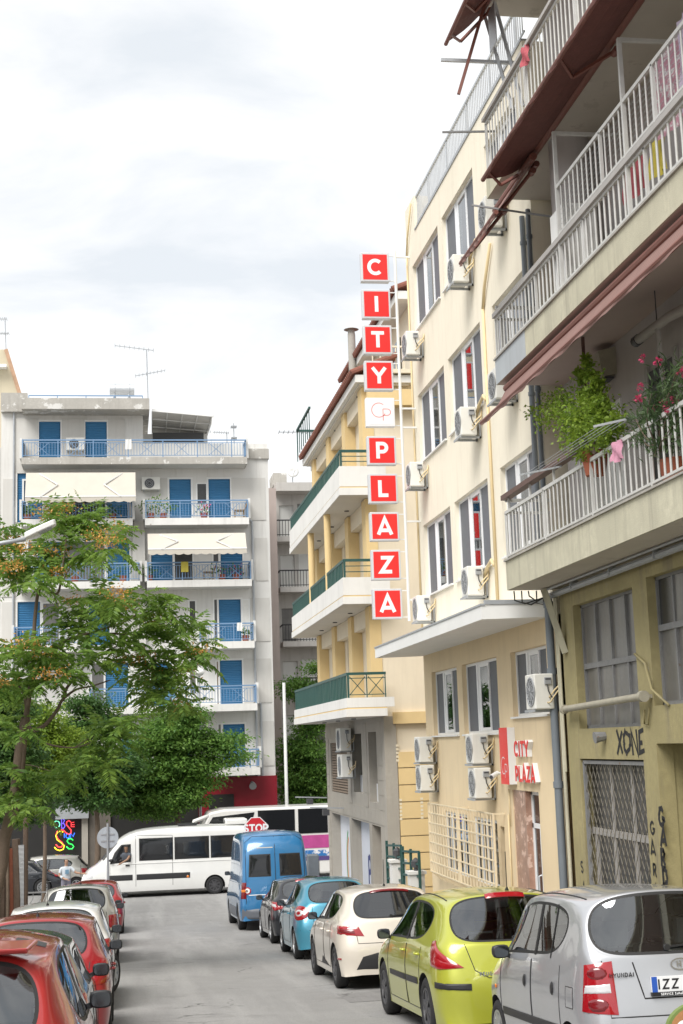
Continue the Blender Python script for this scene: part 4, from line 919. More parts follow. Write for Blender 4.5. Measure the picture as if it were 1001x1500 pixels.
# top storey set back only on the right
XS = ax(212); zr = az(586)
mb = MB(); th = [h for h in ah if h[2] > FZ[0]]; grid_wall(mb, (0, AY+.02, 0), (1, 0, 0), (0, 0, 1), (0, -1, 0), (AX0, XS), (FZ[0]+.5, zr), th, .14); mb.box(AX0, XS, AY+.3, AY+10, FZ[0], zr-.05); mb.build('top_storey_wall', 'a_white', ab)
mb = MB(); mb.box(ax(31, AB), ax(222, AB), AB-.1, AY+8, az(600, AB), az(584, AB)); mb.build('roof_slab', 'a_old', ab)
mb = MB(); mb.box(AX0, ax(40), AY-.25, AY+.01, az(605), az(578)); mb.build('roof_upstand', 'a_old', ab)
mb = MB(); mb.box(ax(365), AX1+.05, AY-.12, AY+3, top_main+.1, az(658)); mb.build('parapet_block', 'a_old', ab)
mb = MB(); mb.box(XS+.01, ax(310), AY+1.2, AY+8, FZ[0], az(628)); mb.build('setback_storey', 'a_panel', ab)
for (a, b, f, h) in SH:
    x0, x1, z0, z1 = ax(a), ax(b), FZ[f]+.04, FZ[f]+h
    mb = MB(); zs_ = np.linspace(z0, z1, int((z1-z0)/.085)+1); vs_ = []
    for zq in zs_: vs_ += [(x0, AY+.045, zq), (x1, AY+.045, zq), (x0, AY+.085, zq+.03), (x1, AY+.085, zq+.03)]
    mb.add(vs_, [f for i in range(len(zs_)-1) for f in ((4*i, 4*i+1, 4*i+3, 4*i+2), (4*i+2, 4*i+3, 4*i+5, 4*i+4))]); s_ = mb.build('roller_shutter', 'blue_shutter', ab)
    mb = MB(); mb.box(x0-.09, x0, AY-.03, AY+.08, z0, z1+.09); mb.box(x1, x1+.09, AY-.03, AY+.08, z0, z1+.09); mb.box(x0, x1, AY-.03, AY+.08, z1, z1+.09); mb.build('frame', 'white_paint', s_)
# facade panels beside the windows (raised render fields)
for (a, b, f) in ((20, 56, 0), (91, 125, 0), (160, 185, 0), (222, 247, 1), (342, 392, 1), (375, 393, 2), (366, 394, 3), (354, 394, 4), (372, 396, 5), (4, 22, 1), (3, 23, 2), (3, 24, 3), (193, 215, 2)):
    z0 = FZ[f]+.05; mb = MB(); mb.box(ax(a), ax(b), AY-.035, AY-.003, z0-(.0 if a > 30 else .6), z0+2.15); mb.build('render_panel', 'a_panel', ab)
# open doors and dark windows between shutters
for (a, b, f, z0, z1, m_) in ((254, 284, 2, .05, 2.0, 'old_pane_dark'), (312, 322, 2, 1.0, 2.0, 'room'), (312, 319, 3, .05, 2.15, 'room'), (276, 287, 3, 1.0, 2.1, 'old_pane_dark'), (314, 319, 4, .05, 2.1, 'louvre_brown'), (133, 153, 4, .05, 2.15, 'old_pane'), (62, 88, 3, .05, 2.1, 'old_pane'), (40, 55, 2, 1.0, 2.1, 'old_pane'), (72, 156, 1, .05, 2.1, 'old_pane_dark'), (92, 155, 2, .05, 2.1, 'old_pane'), (275, 286, 4, .6, 2.1, 'old_pane'), (315, 321, 5, .3, 2.1, 'old_pane'), (290, 306, 1, .9, 1.9, 'old_pane_dark'), (354, 365, 3, .05, 2.1, 'curtain')):
    mb = MB(); mb.box(ax(a)+.05, ax(b)-.05, AY-.02, AY+.012, FZ[f]+z0, FZ[f]+z1); w = mb.build('window', m_, ab)
    mb = MB(); x0, x1, zz0, zz1 = ax(a), ax(b), FZ[f]+z0, FZ[f]+z1
    mb.box(x0-.02, x0+.05, AY-.035, AY+.01, zz0, zz1+.06); mb.box(x1-.05, x1+.02, AY-.035, AY+.01, zz0, zz1+.06); mb.box(x0+.05, x1-.05, AY-.035, AY+.01, zz1, zz1+.06); mb.build('frame', 'white_paint', w)
# balconies
def a_balcony(pa, pb, f, extra=0, rail=True, slabm='a_slab', depth=None):
    Y0 = AB if depth is None else depth; z = FZ[f]; x0, x1 = PY(pa, 800, Y0)[0], PY(pb, 800, Y0)[0]
    mb = MB(); mb.box(x0, x1, Y0, AY-.002, z-.34, z-.0); mb.build('balcony_slab', slabm, ab)
    mb = MB(); mb.box(x0+.05, x1-.05, Y0+.05, AY-.01, z-.346, z-.341); mb.build('balcony_soffit', 'a_panel', ab)
    if not rail: return
    mb = MB(); zt_ = z+.86; e_ = .05
    for (p_, q_) in (((x0+e_, Y0+e_), (x1-e_, Y0+e_)), ((x0+e_, Y0+e_), (x0+e_, AY)), ((x1-e_, Y0+e_), (x1-e_, AY))):
        for zz, w_ in ((zt_, .06), (zt_-.13, .03), (z+.10, .03)): mb.bar((*p_, zz), (*q_, zz), w_)
    n = int((x1-x0)/.14)
    for i in range(n+1):
        x = x0+e_+(x1-x0-2*e_)*i/n; mb.bar((x, Y0+e_, z+.1 if i % 12 else z), (x, Y0+e_, zt_-.13 if i % 12 else zt_), .022 if i % 12 else .05)
    for y in np.arange(Y0+.2, AY, .16): mb.bar((x0+e_, y, z+.1), (x0+e_, y, zt_-.13), .02); mb.bar((x1-e_, y, z+.1), (x1-e_, y, zt_-.13), .02)
    for i in range(0, max(1, n-8), 12):
        xa = x0+e_+(x1-x0-2*e_)*(i+4)/n; xb = xa+.14*5
        if xb < x1-.3:
            mb.bar((xa, Y0+.04, z+.1), (xb, Y0+.04, zt_-.13), .022); mb.bar((xa, Y0+.04, zt_-.13), (xb, Y0+.04, z+.1), .022)
    o = mb.build('railing', 'blue_rail', ab)
    for xx in (x1-.02, x0-.1):
        mb = MB(); mb.box(xx, xx+.12, AY-1.0, AY-.005, z, z+1.0); mb.build('end_post', 'a_white', ab)
a_balcony(31, 365, 0, slabm='a_old'); a_balcony(31, 195, 1); a_balcony(213, 366, 1); a_balcony(28, 205, 2); a_balcony(215, 368, 2)
a_balcony(20, 120, 3); a_balcony(290, 370, 3); a_balcony(130, 213, 4); a_balcony(216, 372, 4); a_balcony(160, 200, 5); a_balcony(308, 374, 5)
mb = MB(); z = FZ[1]; mb.box(PY(196, 800, AY)[0], PY(212, 800, AY)[0], AY-.5, AY-.01, z-.5, z-.02); mb.build('link_slab', 'concrete', ab)
mb = MB(); mb.box(ax(195), ax(213), AY-.35, AY-.01, FZ[3], FZ[1]-.5); mb.build('dividing_pier', 'a_panel', ab)
# pipes
for (a, f0, f1) in ((20, -1, 4), (371, 1, 5), (378, 4, 5)):
    mb = MB(); x = ax(a); z1 = FZ[f0] if f0 >= 0 else az(600); mb.tube([(x, AY-.08, FZ[f1]-1), (x, AY-.08, z1)], .055, 6); mb.tube([(x, AY-.08, z1), (x-.3, AY-.08, z1+.1), (x-.35, AY-.08, z1+.8)], .05, 6); mb.build('downpipe', 'galv', ab)
# awnings on the white block
def front_awning(lb, pa, pb, y0, y1, Yf):
    x0, x1 = ax(pa, AB), ax(pb, AB); z0 = PY(200, y0, AB)[2]; z1 = PY(200, y1, Yf)[2]
    t = thing('cloth_awning', lb, 'awning', ((x0+x1)/2, AB, z1-.3), 'cream awnings on the white block')
    mb = MB(); mb.add([(x0, AB, z0), (x1, AB, z0), (x1, Yf, z1), (x0, Yf, z1)], [(0, 1, 2, 3)]); mb.build('fabric', 'awn_cream', t)
    n = 56; vs = []
    for i in range(n+1): x = x0+(x1-x0)*i/n; vs += [(x, Yf-.01, z1), (x, Yf-.01, z1-.22-.06*abs(sin(i*pi/5)))]
    mb = MB(); mb.add(vs, [(2*i, 2*i+2, 2*i+3, 2*i+1) for i in range(n)]); mb.build('valance', 'awn_cream', t)
    mb = MB(); mb.cyl((x0, Yf, z1), (x1, Yf, z1), .03, 6); mb.build('front_bar', 'white_paint', t)
    for s in (.12, .88):
        x = x0+(x1-x0)*s; xm = x+(.55 if s < .5 else -.55)*1.6; mb = MB(); mb.bar((x, AB-.03, z0-.05), (xm, (AB+Yf)/2-.08, (z0+z1)/2), .05); mb.bar((xm, (AB+Yf)/2-.08, (z0+z1)/2), (x+(xm-x)*.1, Yf-.03, z1), .05); mb.build('arm', 'white_paint', t)
front_awning('wide plain cream awning shading the fourth floor balcony of the white block', 38, 200, 692, 727, AB-.75)
front_awning('cream awning with folding arms over the flowered balcony of the white block', 217, 361, 782, 805, AB-.7)
# air conditioners, solar heater, antennas
q = PY(97, 658, AY-.35); ac_unit('air conditioner between the two top floor blue shutters of the white block', q[0], AY-.35, q[2]-.0, 'air conditioners on the white block', w=.95, h=.6, face='y') if False else None
def ac_front(lb, px_, py_, Y):
    q = PY(px_, py_, Y); w, h = .9, .62; x, y, z = q
    t = thing('air_conditioner', lb, 'air conditioner', (x+w/2, y+.15, z-.05), 'air conditioners on the white block'); mb = MB(); mb.box(x, x+w, y, y+.32, z, z+h); mb.build('casing', 'ac_body', t, bevel=.02)
    mb = MB(); c = (x+w*.42, y, z+h/2); r = .25
    for rr in (r, r*.7, r*.4): mb.lathe([(0, rr), (-.015, rr), (-.02, rr-.02), (0, rr-.025)], c, 'y', 18)
    g = mb.build('fan_grille', 'ac_grille', t); mb = MB(); mb.cyl((c[0], y-.001, c[2]), (c[0], y-.003, c[2]), r-.01, 18); mb.build('fan_opening', 'ac_dark', g)
    mb = MB(); mb.bar((x+.1, y, z-.03), (x+.1, AY, z-.03), .04); mb.bar((x+w-.1, y, z-.03), (x+w-.1, AY, z-.03), .04); mb.build('bracket', 'galv', t)
ac_front('air conditioner between the two top floor blue shutters of the white block', 97, 659, AY-.34)
ac_front('air conditioner beside the wide cream awning of the white block', 208, 717, AY-.34)
t = thing('solar_water_heater', 'metallic solar water tank lying on the flat roof of the white block', 'water heater', (ax(180), AY+1, az(583)))
q0, q1 = PY(161, 571, AY+1), PY(197, 571, AY+1); mb = MB(); mb.cyl((q0[0], AY+1, q0[2]), (q1[0], AY+1, q0[2]), .30, 18); mb.build('tank', 'steel', t, auto=40)
for x in (q0[0]+.25, q1[0]-.25):
    mb = MB(); mb.cyl((x, AY+1, q0[2]), (x+.04, AY+1, q0[2]), .31, 18); mb.build('strap', 'galv', t); mb = MB(); mb.bar((x, AY+.8, q0[2]-.25), (x-.15, AY+.6, zr+.02), .05); mb.bar((x, AY+1.2, q0[2]-.25), (x+.15, AY+1.4, zr+.02), .05); mb.build('leg', 'galv', t)
def antenna(lb, px_, pb, pt, Y, booms, gr='television antennas'):
    b = PY(px_, pb, Y); tp = PY(px_+(pt-pb)*.03, pt, Y); t = thing('antenna', lb, 'antenna', (b[0], Y, b[2]), gr); mb = MB(); mb.tube([b, tp], .03, 6); mb.build('mast', 'galv', t)
    for (fz, L0, L1, tilt) in booms:
        c = b+(tp-b)*fz; mb = MB(); a_ = c+[L0, 0, -L0*0+tilt*abs(L0)]; e2 = c+[L1, 0, -tilt*L1]; mb.bar(a_, e2, .035)
        for s in np.linspace(0, 1, 9): p_ = a_+(e2-a_)*s; mb.bar(p_-[0, .35, .0], p_+[0, .35, 0], .018); mb.bar(p_-[0, 0, .07], p_+[0, 0, .07], .016)
        mb.build('boom', 'galv', t)
antenna('tall roof antenna with two long booms on the white block', 217, 583, 512, AY+1.5, [(1, -1.6, .35, .12), (.5, -.6, .9, -.2)])
antenna('thin lattice antenna behind the roof pergola of the white block', 344, 675, 620, AY+6, [(.9, -.15, .15, 0), (.6, -.15, .15, 0)])
antenna('small yagi antenna beside the roof pergola of the white block', 333, 655, 634, AY+5, [(1, -.9, .1, .05)])
antenna('roof antenna pair on the brick gabled house', 9, 512, 465, 84, [(.95, -.8, .1, 0), (.5, -.5, .2, 0)])
antenna('antenna with a long boom near the roof terrace plants of the yellow block', 456, 690, 633, 62, [(1, -1.4, .3, 0)])
# roof railing of the white block
mb = MB(); z = az(580, AB+.3); x0, x1 = ax(41, AB), ax(212, AB); mb.bar((x0, AB+.3, z), (x1, AB+.3, z), .05)
for x in np.linspace(x0, x1, 5): mb.bar((x, AB+.3, az(584, AB+.3)-.05), (x, AB+.3, z), .04)
mb.build('roof_railing', 'blue_rail', ab)
# pergola with corrugated roof on the setback terrace
pg = thing('roof_pergola', 'corrugated metal pergola roof on the upper terrace of the white block', 'pergola', (ax(265), AY, FZ[0]))
mb = MB(); a = PY(223, 601, AB+.3); b = PY(312, 609, AB+.3); c = PY(302, 640, AY+2.5); d = PY(223, 634, AY+2.5); mb.add([a, b, c, d], [(0, 1, 2, 3)]); mb.build('roof_sheet', 'a_panel', pg)
mb = MB(); mb.bar(a, b, .12); mb.bar(b, c, .10); 
for s in (.0, .25, .5, .75, 1): mb.bar(a+(b-a)*s-[0, 0, .04], d+(c-d)*s-[0, 0, .04], .05)
for s in (.35, .7): mb.bar(a+(d-a)*s-[0, 0, .03], b+(c-b)*s-[0, 0, .03], .06)
mb.bar(b, (b[0]-.15, b[1], FZ[0]), .08); mb.bar(c, (c[0], c[1], FZ[0]), .08); mb.build('pergola_frame', 'white_paint', pg)
mb = MB(); mb.box(d[0], c[0]-.2, AY+1.17, AY+1.19, az(640), az(626)); mb.build('dark_opening', 'room', pg)
# ground floor: dark club front, neon, stone piers, red shopfront
mb = MB(); mb.box(AX0-.2, ax(285), AY+.0, AY+.2, -4.05, az(1150)); mb.build('dark_shop_front', 'dark_shop', ab)
mb = MB(); mb.box(ax(119), ax(128), AY-.25, AY-.01, -4.0, az(1150)); mb.build('stone_pier', 'stone_tile', ab)
mb = MB(); mb.box(ax(129), ax(160), AY-.14, AY-.01, -4.0, az(1165)); mb.build('stone_pier', 'stone_dark', ab)
mb = MB(); mb.box(ax(286), ax(398), AY-.2, AY+.25, -4.05, az(1143)); mb.build('red_shopfront', 'red_front', ab)
mb = MB(); mb.box(ax(300), ax(336), AY-.24, AY-.205, -4.0, az(1168)); mb.build('shop_door', 'dark_shop', ab)
mb = MB(); mb.box(ax(82), ax(129), AY-.5, AY-.26, az(1195), az(1168)); mb.build('grey_signboard', 'galv', ab)
mb = MB(); q = PY(370, 1148, AY-.5); mb.cyl(q, q+[0, -.25, -.12], .12, 10, r2=.18); mb.bar(q, q+[0, .3, .1], .05); mb.build('floodlight', 'ac_grille', ab)
# neon lettering OBSESSIONS
ne = thing('neon_sign', 'glowing multicoloured neon lettering OBSESSIONS hanging in the dark shop front', 'neon sign', PY(94, 1248, AY-.3))
NE = {'neon_aqua': (.2, .9, .55), 'neon_violet': (.16, .10, .9), 'neon_red': (.95, .05, .06), 'neon_yellow': (.95, .72, .03), 'neon_blue': (.03, .16, .95), 'neon_green': (.03, .72, .10)}
for k_, v_ in NE.items(): mat(k_, v_, .4, emit=.9)
def neon(name, pts, col, r=.022):
    mb = MB(); mb.tube([PY(x, y, AY-.32) for x, y in pts], r, 6); mb.build(name, col, ne, smooth=True)
circ = lambda cx, cy, rx, ry, a0, a1, n=16: [(cx+rx*cos(rad(a0+(a1-a0)*i/n)), cy-ry*sin(rad(a0+(a1-a0)*i/n))) for i in range(n+1)]
neon('neon_letter_o', circ(83.5, 1207.5, 4.3, 5, 0, 360), 'neon_aqua')
neon('neon_letter_b', [(90.5, 1213), (90.5, 1200), (93, 1199.5), (94.8, 1202), (93, 1205.5), (91, 1206), (94, 1206.5), (95.5, 1210), (93.5, 1213.5), (90.5, 1213)], 'neon_violet')
neon('neon_letter_s', [(104, 1204), (101, 1202), (98, 1204), (97.5, 1208), (101, 1212), (104.5, 1216), (104.5, 1220), (101, 1222), (97, 1220), (93, 1216), (88, 1215), (84, 1218), (82.5, 1223), (85, 1229), (91, 1234), (93, 1237), (90, 1241), (86, 1241), (82, 1237)], 'neon_red', .03)
neon('neon_letter_e', [(109, 1204.5), (104.5, 1205), (104.5, 1211), (109.5, 1211)], 'neon_red'); neon('neon_letter_e_bar', [(104.5, 1208), (109.5, 1208)], 'neon_red')
neon('neon_letter_s', [(93, 1219), (89, 1217.5), (84.5, 1219), (82, 1224), (84, 1230), (90, 1234.5), (94.5, 1239), (93, 1244), (88, 1246), (83, 1244.5), (80, 1241)], 'neon_yellow', .03)
neon('neon_letter_i', [(94.5, 1221), (94.5, 1227.5)], 'neon_blue'); neon('neon_letter_o', circ(99.5, 1224.5, 2.7, 3.2, 0, 360), 'neon_blue'); neon('neon_letter_n', [(103.5, 1227.5), (104, 1221), (107.5, 1225.5), (109.5, 1220)], 'neon_blue')
neon('neon_letter_s', [(107.5, 1231), (104.5, 1228.5), (100.5, 1229), (98.5, 1232), (101, 1235.5), (106, 1237), (108.3, 1240), (106, 1243.5), (101, 1243.5), (97.5, 1240)], 'neon_green', .03)
neon('neon_mark', [(86, 1186), (90, 1184), (95, 1186), (100, 1181), (101, 1172)], 'neon_blue', .025)
# people-scale clutter on balconies: pots, chair, flowers
def potted(lb, px_, f, h, spread, Y=69.2, flower=None, seedk=0):
    x = PY(px_, 800, Y)[0]; z = FZ[f]; t = thing('potted_plant', lb, 'plant', (x, Y, z), 'plants on the blue railed balconies')
    mb = MB(); mb.lathe([(0, .0), (0, .14), (.28, .19), (.3, .19), (.28, .16)], (x, Y, z), 'z', 10); mb.build('pot', 'terracotta', t)
    mb = MB(); r = np.random.default_rng(seedk+px_)
    for k in range(int(70*spread)+40):
        c = np.array([x, Y, z+.35+h*r.random()]) + r.normal(size=3)*[spread*.5, .2, .1]; a_ = r.normal(size=3); a_ /= np.linalg.norm(a_); b_ = np.cross(a_, r.normal(size=3)); b_ /= np.linalg.norm(b_)+1e-6
        mb.add([c, c+a_*.09+b_*.035, c+a_*.2, c+a_*.09-b_*.035], [(0, 1, 2, 3)], 1 if flower and r.random() < .4 else 0)
    mb.build('foliage', ['leaf_mid', flower or 'leaf_mid'], t)
# furniture and laundry on the blue-railed balconies
mat('rattan', (.32, .22, .12), .7); mat('cloth_blue', (.12, .25, .40), .9); mat('cloth_white', (.7, .7, .68), .9)
def balcony_chair(lb, px_, f, Y=69.3):
    x = PY(px_, 800, Y)[0]; z = FZ[f]; t = thing('balcony_chair', lb, 'chair', (x, Y, z), 'chairs on the blue railed balconies'); mb = MB(); mb.box(x-.25, x+.25, Y-.2, Y+.25, z+.4, z+.45); mb.build('seat', 'rattan', t)
    mb = MB(); mb.tube([(x+.25, Y-.2, z+.45), (x+.38, Y-.1, z+.8), (x+.45, Y+.1, z+.95), (x+.38, Y+.25, z+.8), (x+.25, Y+.25, z+.45)], .03, 6); mb.build('backrest', 'rattan', t)
    for sx in (-.22, .22):
        for sy in (-.17, .22): mb = MB(); mb.bar((x+sx, Y+sy, z), (x+sx, Y+sy, z+.4), .035); mb.build('leg', 'rattan', t)
balcony_chair('rattan armchair at the end of the fourth floor balcony', 352, 1); balcony_chair('low chair beside the violet flowers on the third floor balcony', 305, 2); balcony_chair('garden chair behind the leaning tree on the third floor balcony', 75, 2)
for (px_, f, w, h, m_, lb) in ((265, 2, .35, .5, 'cloth_yellow', 'yellow towel over the third floor blue railing'), (345, 3, .25, .4, 'cloth_white', 'white cloth drying on the second floor blue railing'), (240, 4, .5, .55, 'cloth_blue', 'blue towel hanging on the first floor railing'), (185, 0, .3, .5, 'cloth_white', 'white towel pegged on the top floor railing'), (70, 2, .5, .5, 'cloth_blue', 'blue sheet on the railing behind the leaning tree')):
    x = PY(px_, 800, AB)[0]; z = FZ[f]+.86; mb = MB(); g = []
    for i in range(7):
        for j in range(5): g.append((x+w*i/6, AB+.0+.02*sin(i*1.7+j*.5), z+.03-h*j/4))
    mb.add(g, [(i*5+j, (i+1)*5+j, (i+1)*5+j+1, i*5+j+1) for i in range(6) for j in range(4)]); tag(mb.build('hanging_towel', m_, smooth=True), lb, 'towel', 'laundry on the white block')
# ------------------------------------------------------------------ foliage materials
def leafmat(name, col, col2, tr=.35, rough=.5):
    m = bpy.data.materials.new(name); m.use_nodes = True; MATS[name] = m; t = m.node_tree; N = t.nodes; L = t.links; b = N['Principled BSDF']; b.inputs['Roughness'].default_value = rough; b.inputs['Specular IOR Level'].default_value = .35
    g = N.new('ShaderNodeNewGeometry'); mixn = N.new('ShaderNodeMixRGB'); mixn.inputs[1].default_value = tuple(col)+(1,); mixn.inputs[2].default_value = tuple(col2)+(1,)
    n = N.new('ShaderNodeTexNoise'); n.inputs['Scale'].default_value = 1.7; n.inputs['Detail'].default_value = 6; L.new(g.outputs['Position'], n.inputs['Vector'])
    r = N.new('ShaderNodeMapRange'); r.inputs[1].default_value = .32; r.inputs[2].default_value = .68; L.new(n.outputs['Fac'], r.inputs[0])
    ad = N.new('ShaderNodeMath'); ad.operation = 'MULTIPLY_ADD'; L.new(g.outputs['Random Per Island'], ad.inputs[0]); ad.inputs[1].default_value = .5; 
    sc = N.new('ShaderNodeMath'); sc.operation = 'MULTIPLY'; sc.inputs[1].default_value = .5; L.new(r.outputs[0], sc.inputs[0]); L.new(sc.outputs[0], ad.inputs[2]); L.new(ad.outputs[0], mixn.inputs[0])
    L.new(mixn.outputs[0], b.inputs['Base Color'])
    tl = N.new('ShaderNodeBsdfTranslucent'); L.new(mixn.outputs[0], tl.inputs['Color']); ms = N.new('ShaderNodeMixShader'); ms.inputs[0].default_value = tr
    L.new(b.outputs[0], ms.inputs[1]); L.new(tl.outputs[0], ms.inputs[2]); L.new(ms.outputs[0], N['Material Output'].inputs['Surface'])
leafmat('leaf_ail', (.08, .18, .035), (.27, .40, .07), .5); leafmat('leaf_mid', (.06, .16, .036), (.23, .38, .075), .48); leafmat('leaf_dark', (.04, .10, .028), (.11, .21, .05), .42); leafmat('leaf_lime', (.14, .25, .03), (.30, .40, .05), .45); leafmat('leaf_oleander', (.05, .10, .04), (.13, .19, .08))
leafmat('seed_orange', (.55, .24, .06), (.62, .38, .09), .25); leafmat('flower_pink', (.62, .06, .16), (.75, .16, .28), .2); leafmat('flower_violet', (.22, .04, .35), (.5, .1, .35), .2)
mat('bark', (.17, .125, .09), .9, var=.3, vs=4, bump=.5, bs=30); mat('bark_pale', (.26, .20, .15), .9, var=.25, vs=4, bump=.4, bs=30)

def leaves_mesh(P, D, Lh, Wd, droop=None, rng=RNG, flat=.5):
    """one folded 4-gon leaf per row: P base, D direction, length Lh, width Wd"""
    n = len(P); R_ = rng.normal(size=(n, 3)); R_[:, 2] += flat*3; s = np.cross(D, R_); s /= np.linalg.norm(s, axis=1)[:, None]+1e-9
    nn = np.cross(s, D); Lh = np.asarray(Lh).reshape(-1, 1)*np.ones((n, 1)); Wd = np.asarray(Wd).reshape(-1, 1)*np.ones((n, 1))
    v = np.empty((n, 4, 3)); v[:, 0] = P; v[:, 1] = P+D*Lh*.45+s*Wd/2+nn*Wd*.12; v[:, 2] = P+D*Lh-nn*Lh*.06; v[:, 3] = P+D*Lh*.45-s*Wd/2+nn*Wd*.12
    return v.reshape(-1, 3), np.arange(n*4).reshape(n, 4)
def mesh_from(name, V, Fc):
    me = bpy.data.meshes.new(name); me.vertices.add(len(V)); me.vertices.foreach_set('co', np.asarray(V, float).ravel()); k = Fc.shape[1]
    me.loops.add(Fc.size); me.loops.foreach_set('vertex_index', Fc.ravel().astype(np.int32)); me.polygons.add(len(Fc)); me.polygons.foreach_set('loop_start', np.arange(0, Fc.size, k, dtype=np.int32)); me.update(calc_edges=True); return me
def curve_pts(pts, n=8):
    pts = [A3(p) for p in pts]; out_ = []
    for i in range(len(pts)-1):
        p0, p1, p2, p3 = pts[max(i-1, 0)], pts[i], pts[i+1], pts[min(i+2, len(pts)-1)]
        for k in range(n):
            t = k/n; out_.append(.5*((2*p1)+(p2-p0)*t+(2*p0-5*p1+4*p2-p3)*t*t+(3*p1-p0-3*p2+p3)*t**3))
    out_.append(pts[-1]); return out_
def limb(mb, pts, r0, r1, n=7):
    c = curve_pts(pts, 5); K = len(c); mb.tube(c, r0, n, rs=[r0+(r1-r0)*(i/(K-1))**.8 for i in range(K)])

# ---- tree of heaven leaning over the street: rosettes of pinnate fronds at the twig ends
TY = 27.0
ail = thing('tree_of_heaven', 'slender leaning tree with feathery compound leaves and orange seed clusters by the fence', 'tree', (-3.1, TY-.3, gz(27)))
def tp(x, y, dy=0): return PY(x, y, TY+dy)
mb = MB()
root1 = np.array([-2.75, TY-.2, gz(27)-.1]); root2 = np.array([-2.55, TY+.1, gz(27)-.1])
limb(mb, [root1, tp(-2, 1290), tp(8, 1225), tp(22, 1160), tp(30, 1090), tp(38, 1050)], .125, .085, 9); mb.build('trunk', 'bark', ail, smooth=True)
mb = MB(); limb(mb, [root2, tp(2, 1255), tp(17, 1205), tp(27, 1160), tp(32, 1120), tp(37, 1060)], .085, .06, 8); mb.build('trunk', 'bark', ail, smooth=True)
BR = [([tp(37, 1055), tp(43, 1020), tp(48, 970), tp(52, 900), tp(60, 860), tp(84, 900-30), tp(92, 830), tp(97, 790)], .06, .016),
      ([tp(38, 1060), tp(48, 1080-10), tp(66, 1062), tp(84, 1040), tp(92, 1025), tp(112, 1010), tp(135, 1005), tp(162, 996)], .06, .012),
      ([tp(92, 1027), tp(98, 1008), tp(112, 992), tp(130, 970), tp(165, 950), tp(205, 930)], .04, .01),
      ([tp(40, 1050), tp(36, 1020), tp(25, 1000), tp(12, 975)], .04, .01), ([tp(42, 1030), tp(55, 980), tp(95, 940), tp(140, 925), tp(185, 910), tp(205, 895)], .045, .01),
      ([tp(84, 885), tp(72, 850), tp(60, 828), tp(50, 805)], .018, .008), ([tp(93, 850), tp(105, 828), tp(120, 815), tp(150, 795)], .016, .007), ([tp(45, 1075), tp(70, 1090), tp(110, 1095), tp(140, 1085)], .03, .01), ([tp(150, 928), tp(200, 930), tp(240, 940), tp(280, 950)], .028, .008), ([tp(110, 1095), tp(130, 1082), tp(155, 1072)], .012, .006),
      ([tp(30, 1120), tp(50, 1122), tp(75, 1130)], .014, .006)]
mb = MB()
for (b_, r0, r1) in BR: mb = MB(); limb(mb, b_, r0, r1, 6); mb.build('branch', 'bark', ail, smooth=True)
TIPS = [(95, 745), (115, 748), (85, 770), (130, 765), (70, 755), (150, 790), (165, 800), (130, 800), (50, 800), (35, 810), (25, 825), (60, 830), (80, 815), (100, 800), (45, 850), (30, 850), (170, 775), (15, 790), (5, 770), (20, 840), (75, 850),
        (120, 870), (150, 865), (105, 885), (135, 890), (170, 875), (185, 890), (160, 905), (200, 870), (225, 875), (215, 895), (240, 890), (260, 900), (235, 915), (255, 930), (280, 920), (290, 940), (270, 950), (210, 925), (190, 935), (165, 940), (140, 925), (115, 915), (95, 920),
        (70, 935), (45, 945), (25, 950), (10, 965), (60, 965), (85, 960), (110, 955), (30, 985), (5, 1000), (55, 1000), (80, 990), (110, 985), (20, 1020), (135, 970), (235, 950), (215, 960), (250, 975), (275, 985), (240, 1000), (260, 1010), (225, 990), (205, 985), (180, 970), (290, 965), (245, 1030), (265, 1035), (220, 1015),
        (165, 1060), (150, 1085), (175, 1080), (135, 1100), (160, 1110), (120, 1120), (100, 1130), (85, 1140), (140, 1130), (70, 1150), (110, 1150), (60, 1165), (90, 1165), (50, 1180), (75, 1185), (130, 1150), (40, 1150), (105, 1175), (145, 1060), (180, 1050), (-10, 940), (-10, 1000), (-15, 800), (8, 1045), (-5, 1080), (22, 1070), (2, 1120), (30, 1140), (-5, 1160), (15, 1180)]
rng = np.random.default_rng(11)
FP, FD, FL_, FW = [], [], [], []; SP, SDir, SLn, SW = [], [], [], []; rach = MB()
TIPS = [t_ for t_ in TIPS if not (t_[1] > 1145 and 50 < t_[0] < 135)]
for ti, (tx, ty_) in enumerate(TIPS):
    c = tp(tx+rng.normal()*3, ty_+6+rng.normal()*3, rng.normal()*.55)
    nf = rng.integers(9, 13); a0 = rng.random()*6.28; ax_ = rng.normal(size=3)*[.35, .35, 0]
    for k in range(nf):
        az_ = a0+k*2.4; el = rng.uniform(-.25, 1.15); d = np.array([cos(az_)*cos(el), sin(az_)*cos(el), sin(el)])+ax_; d /= np.linalg.norm(d); Lf = rng.uniform(.42, .70); nl = 11
        prev = c; p = c.copy(); dd = d.copy(); side = np.cross(d, [0, 0, 1]); side /= np.linalg.norm(side)+1e-6
        for j in range(nl):
            dd = dd+np.array([0, 0, -.09]); dd /= np.linalg.norm(dd); p = p+dd*Lf/nl
            if j < 1: continue
            ll = .185*(1-.55*abs(j/nl-.45))*rng.uniform(.85, 1.1)
            for s in (1, -1):
                D = side*s*.85+dd*.42+np.array([0, 0, -.28])+rng.normal(size=3)*.08; D /= np.linalg.norm(D); FP.append(p); FD.append(D); FL_.append(ll); FW.append(ll*.30)
        FP.append(p); FD.append(dd); FL_.append(.12); FW.append(.04)
    if rng.random() < .36 and ty_ < 1060:
        for k in range(rng.integers(70, 140)):
            q = c+np.array([0, -.18, .12])+rng.normal(size=3)*[.14, .12, .07]; D = rng.normal(size=3); D /= np.linalg.norm(D); SP.append(q); SDir.append(D); SLn.append(.06); SW.append(.03)
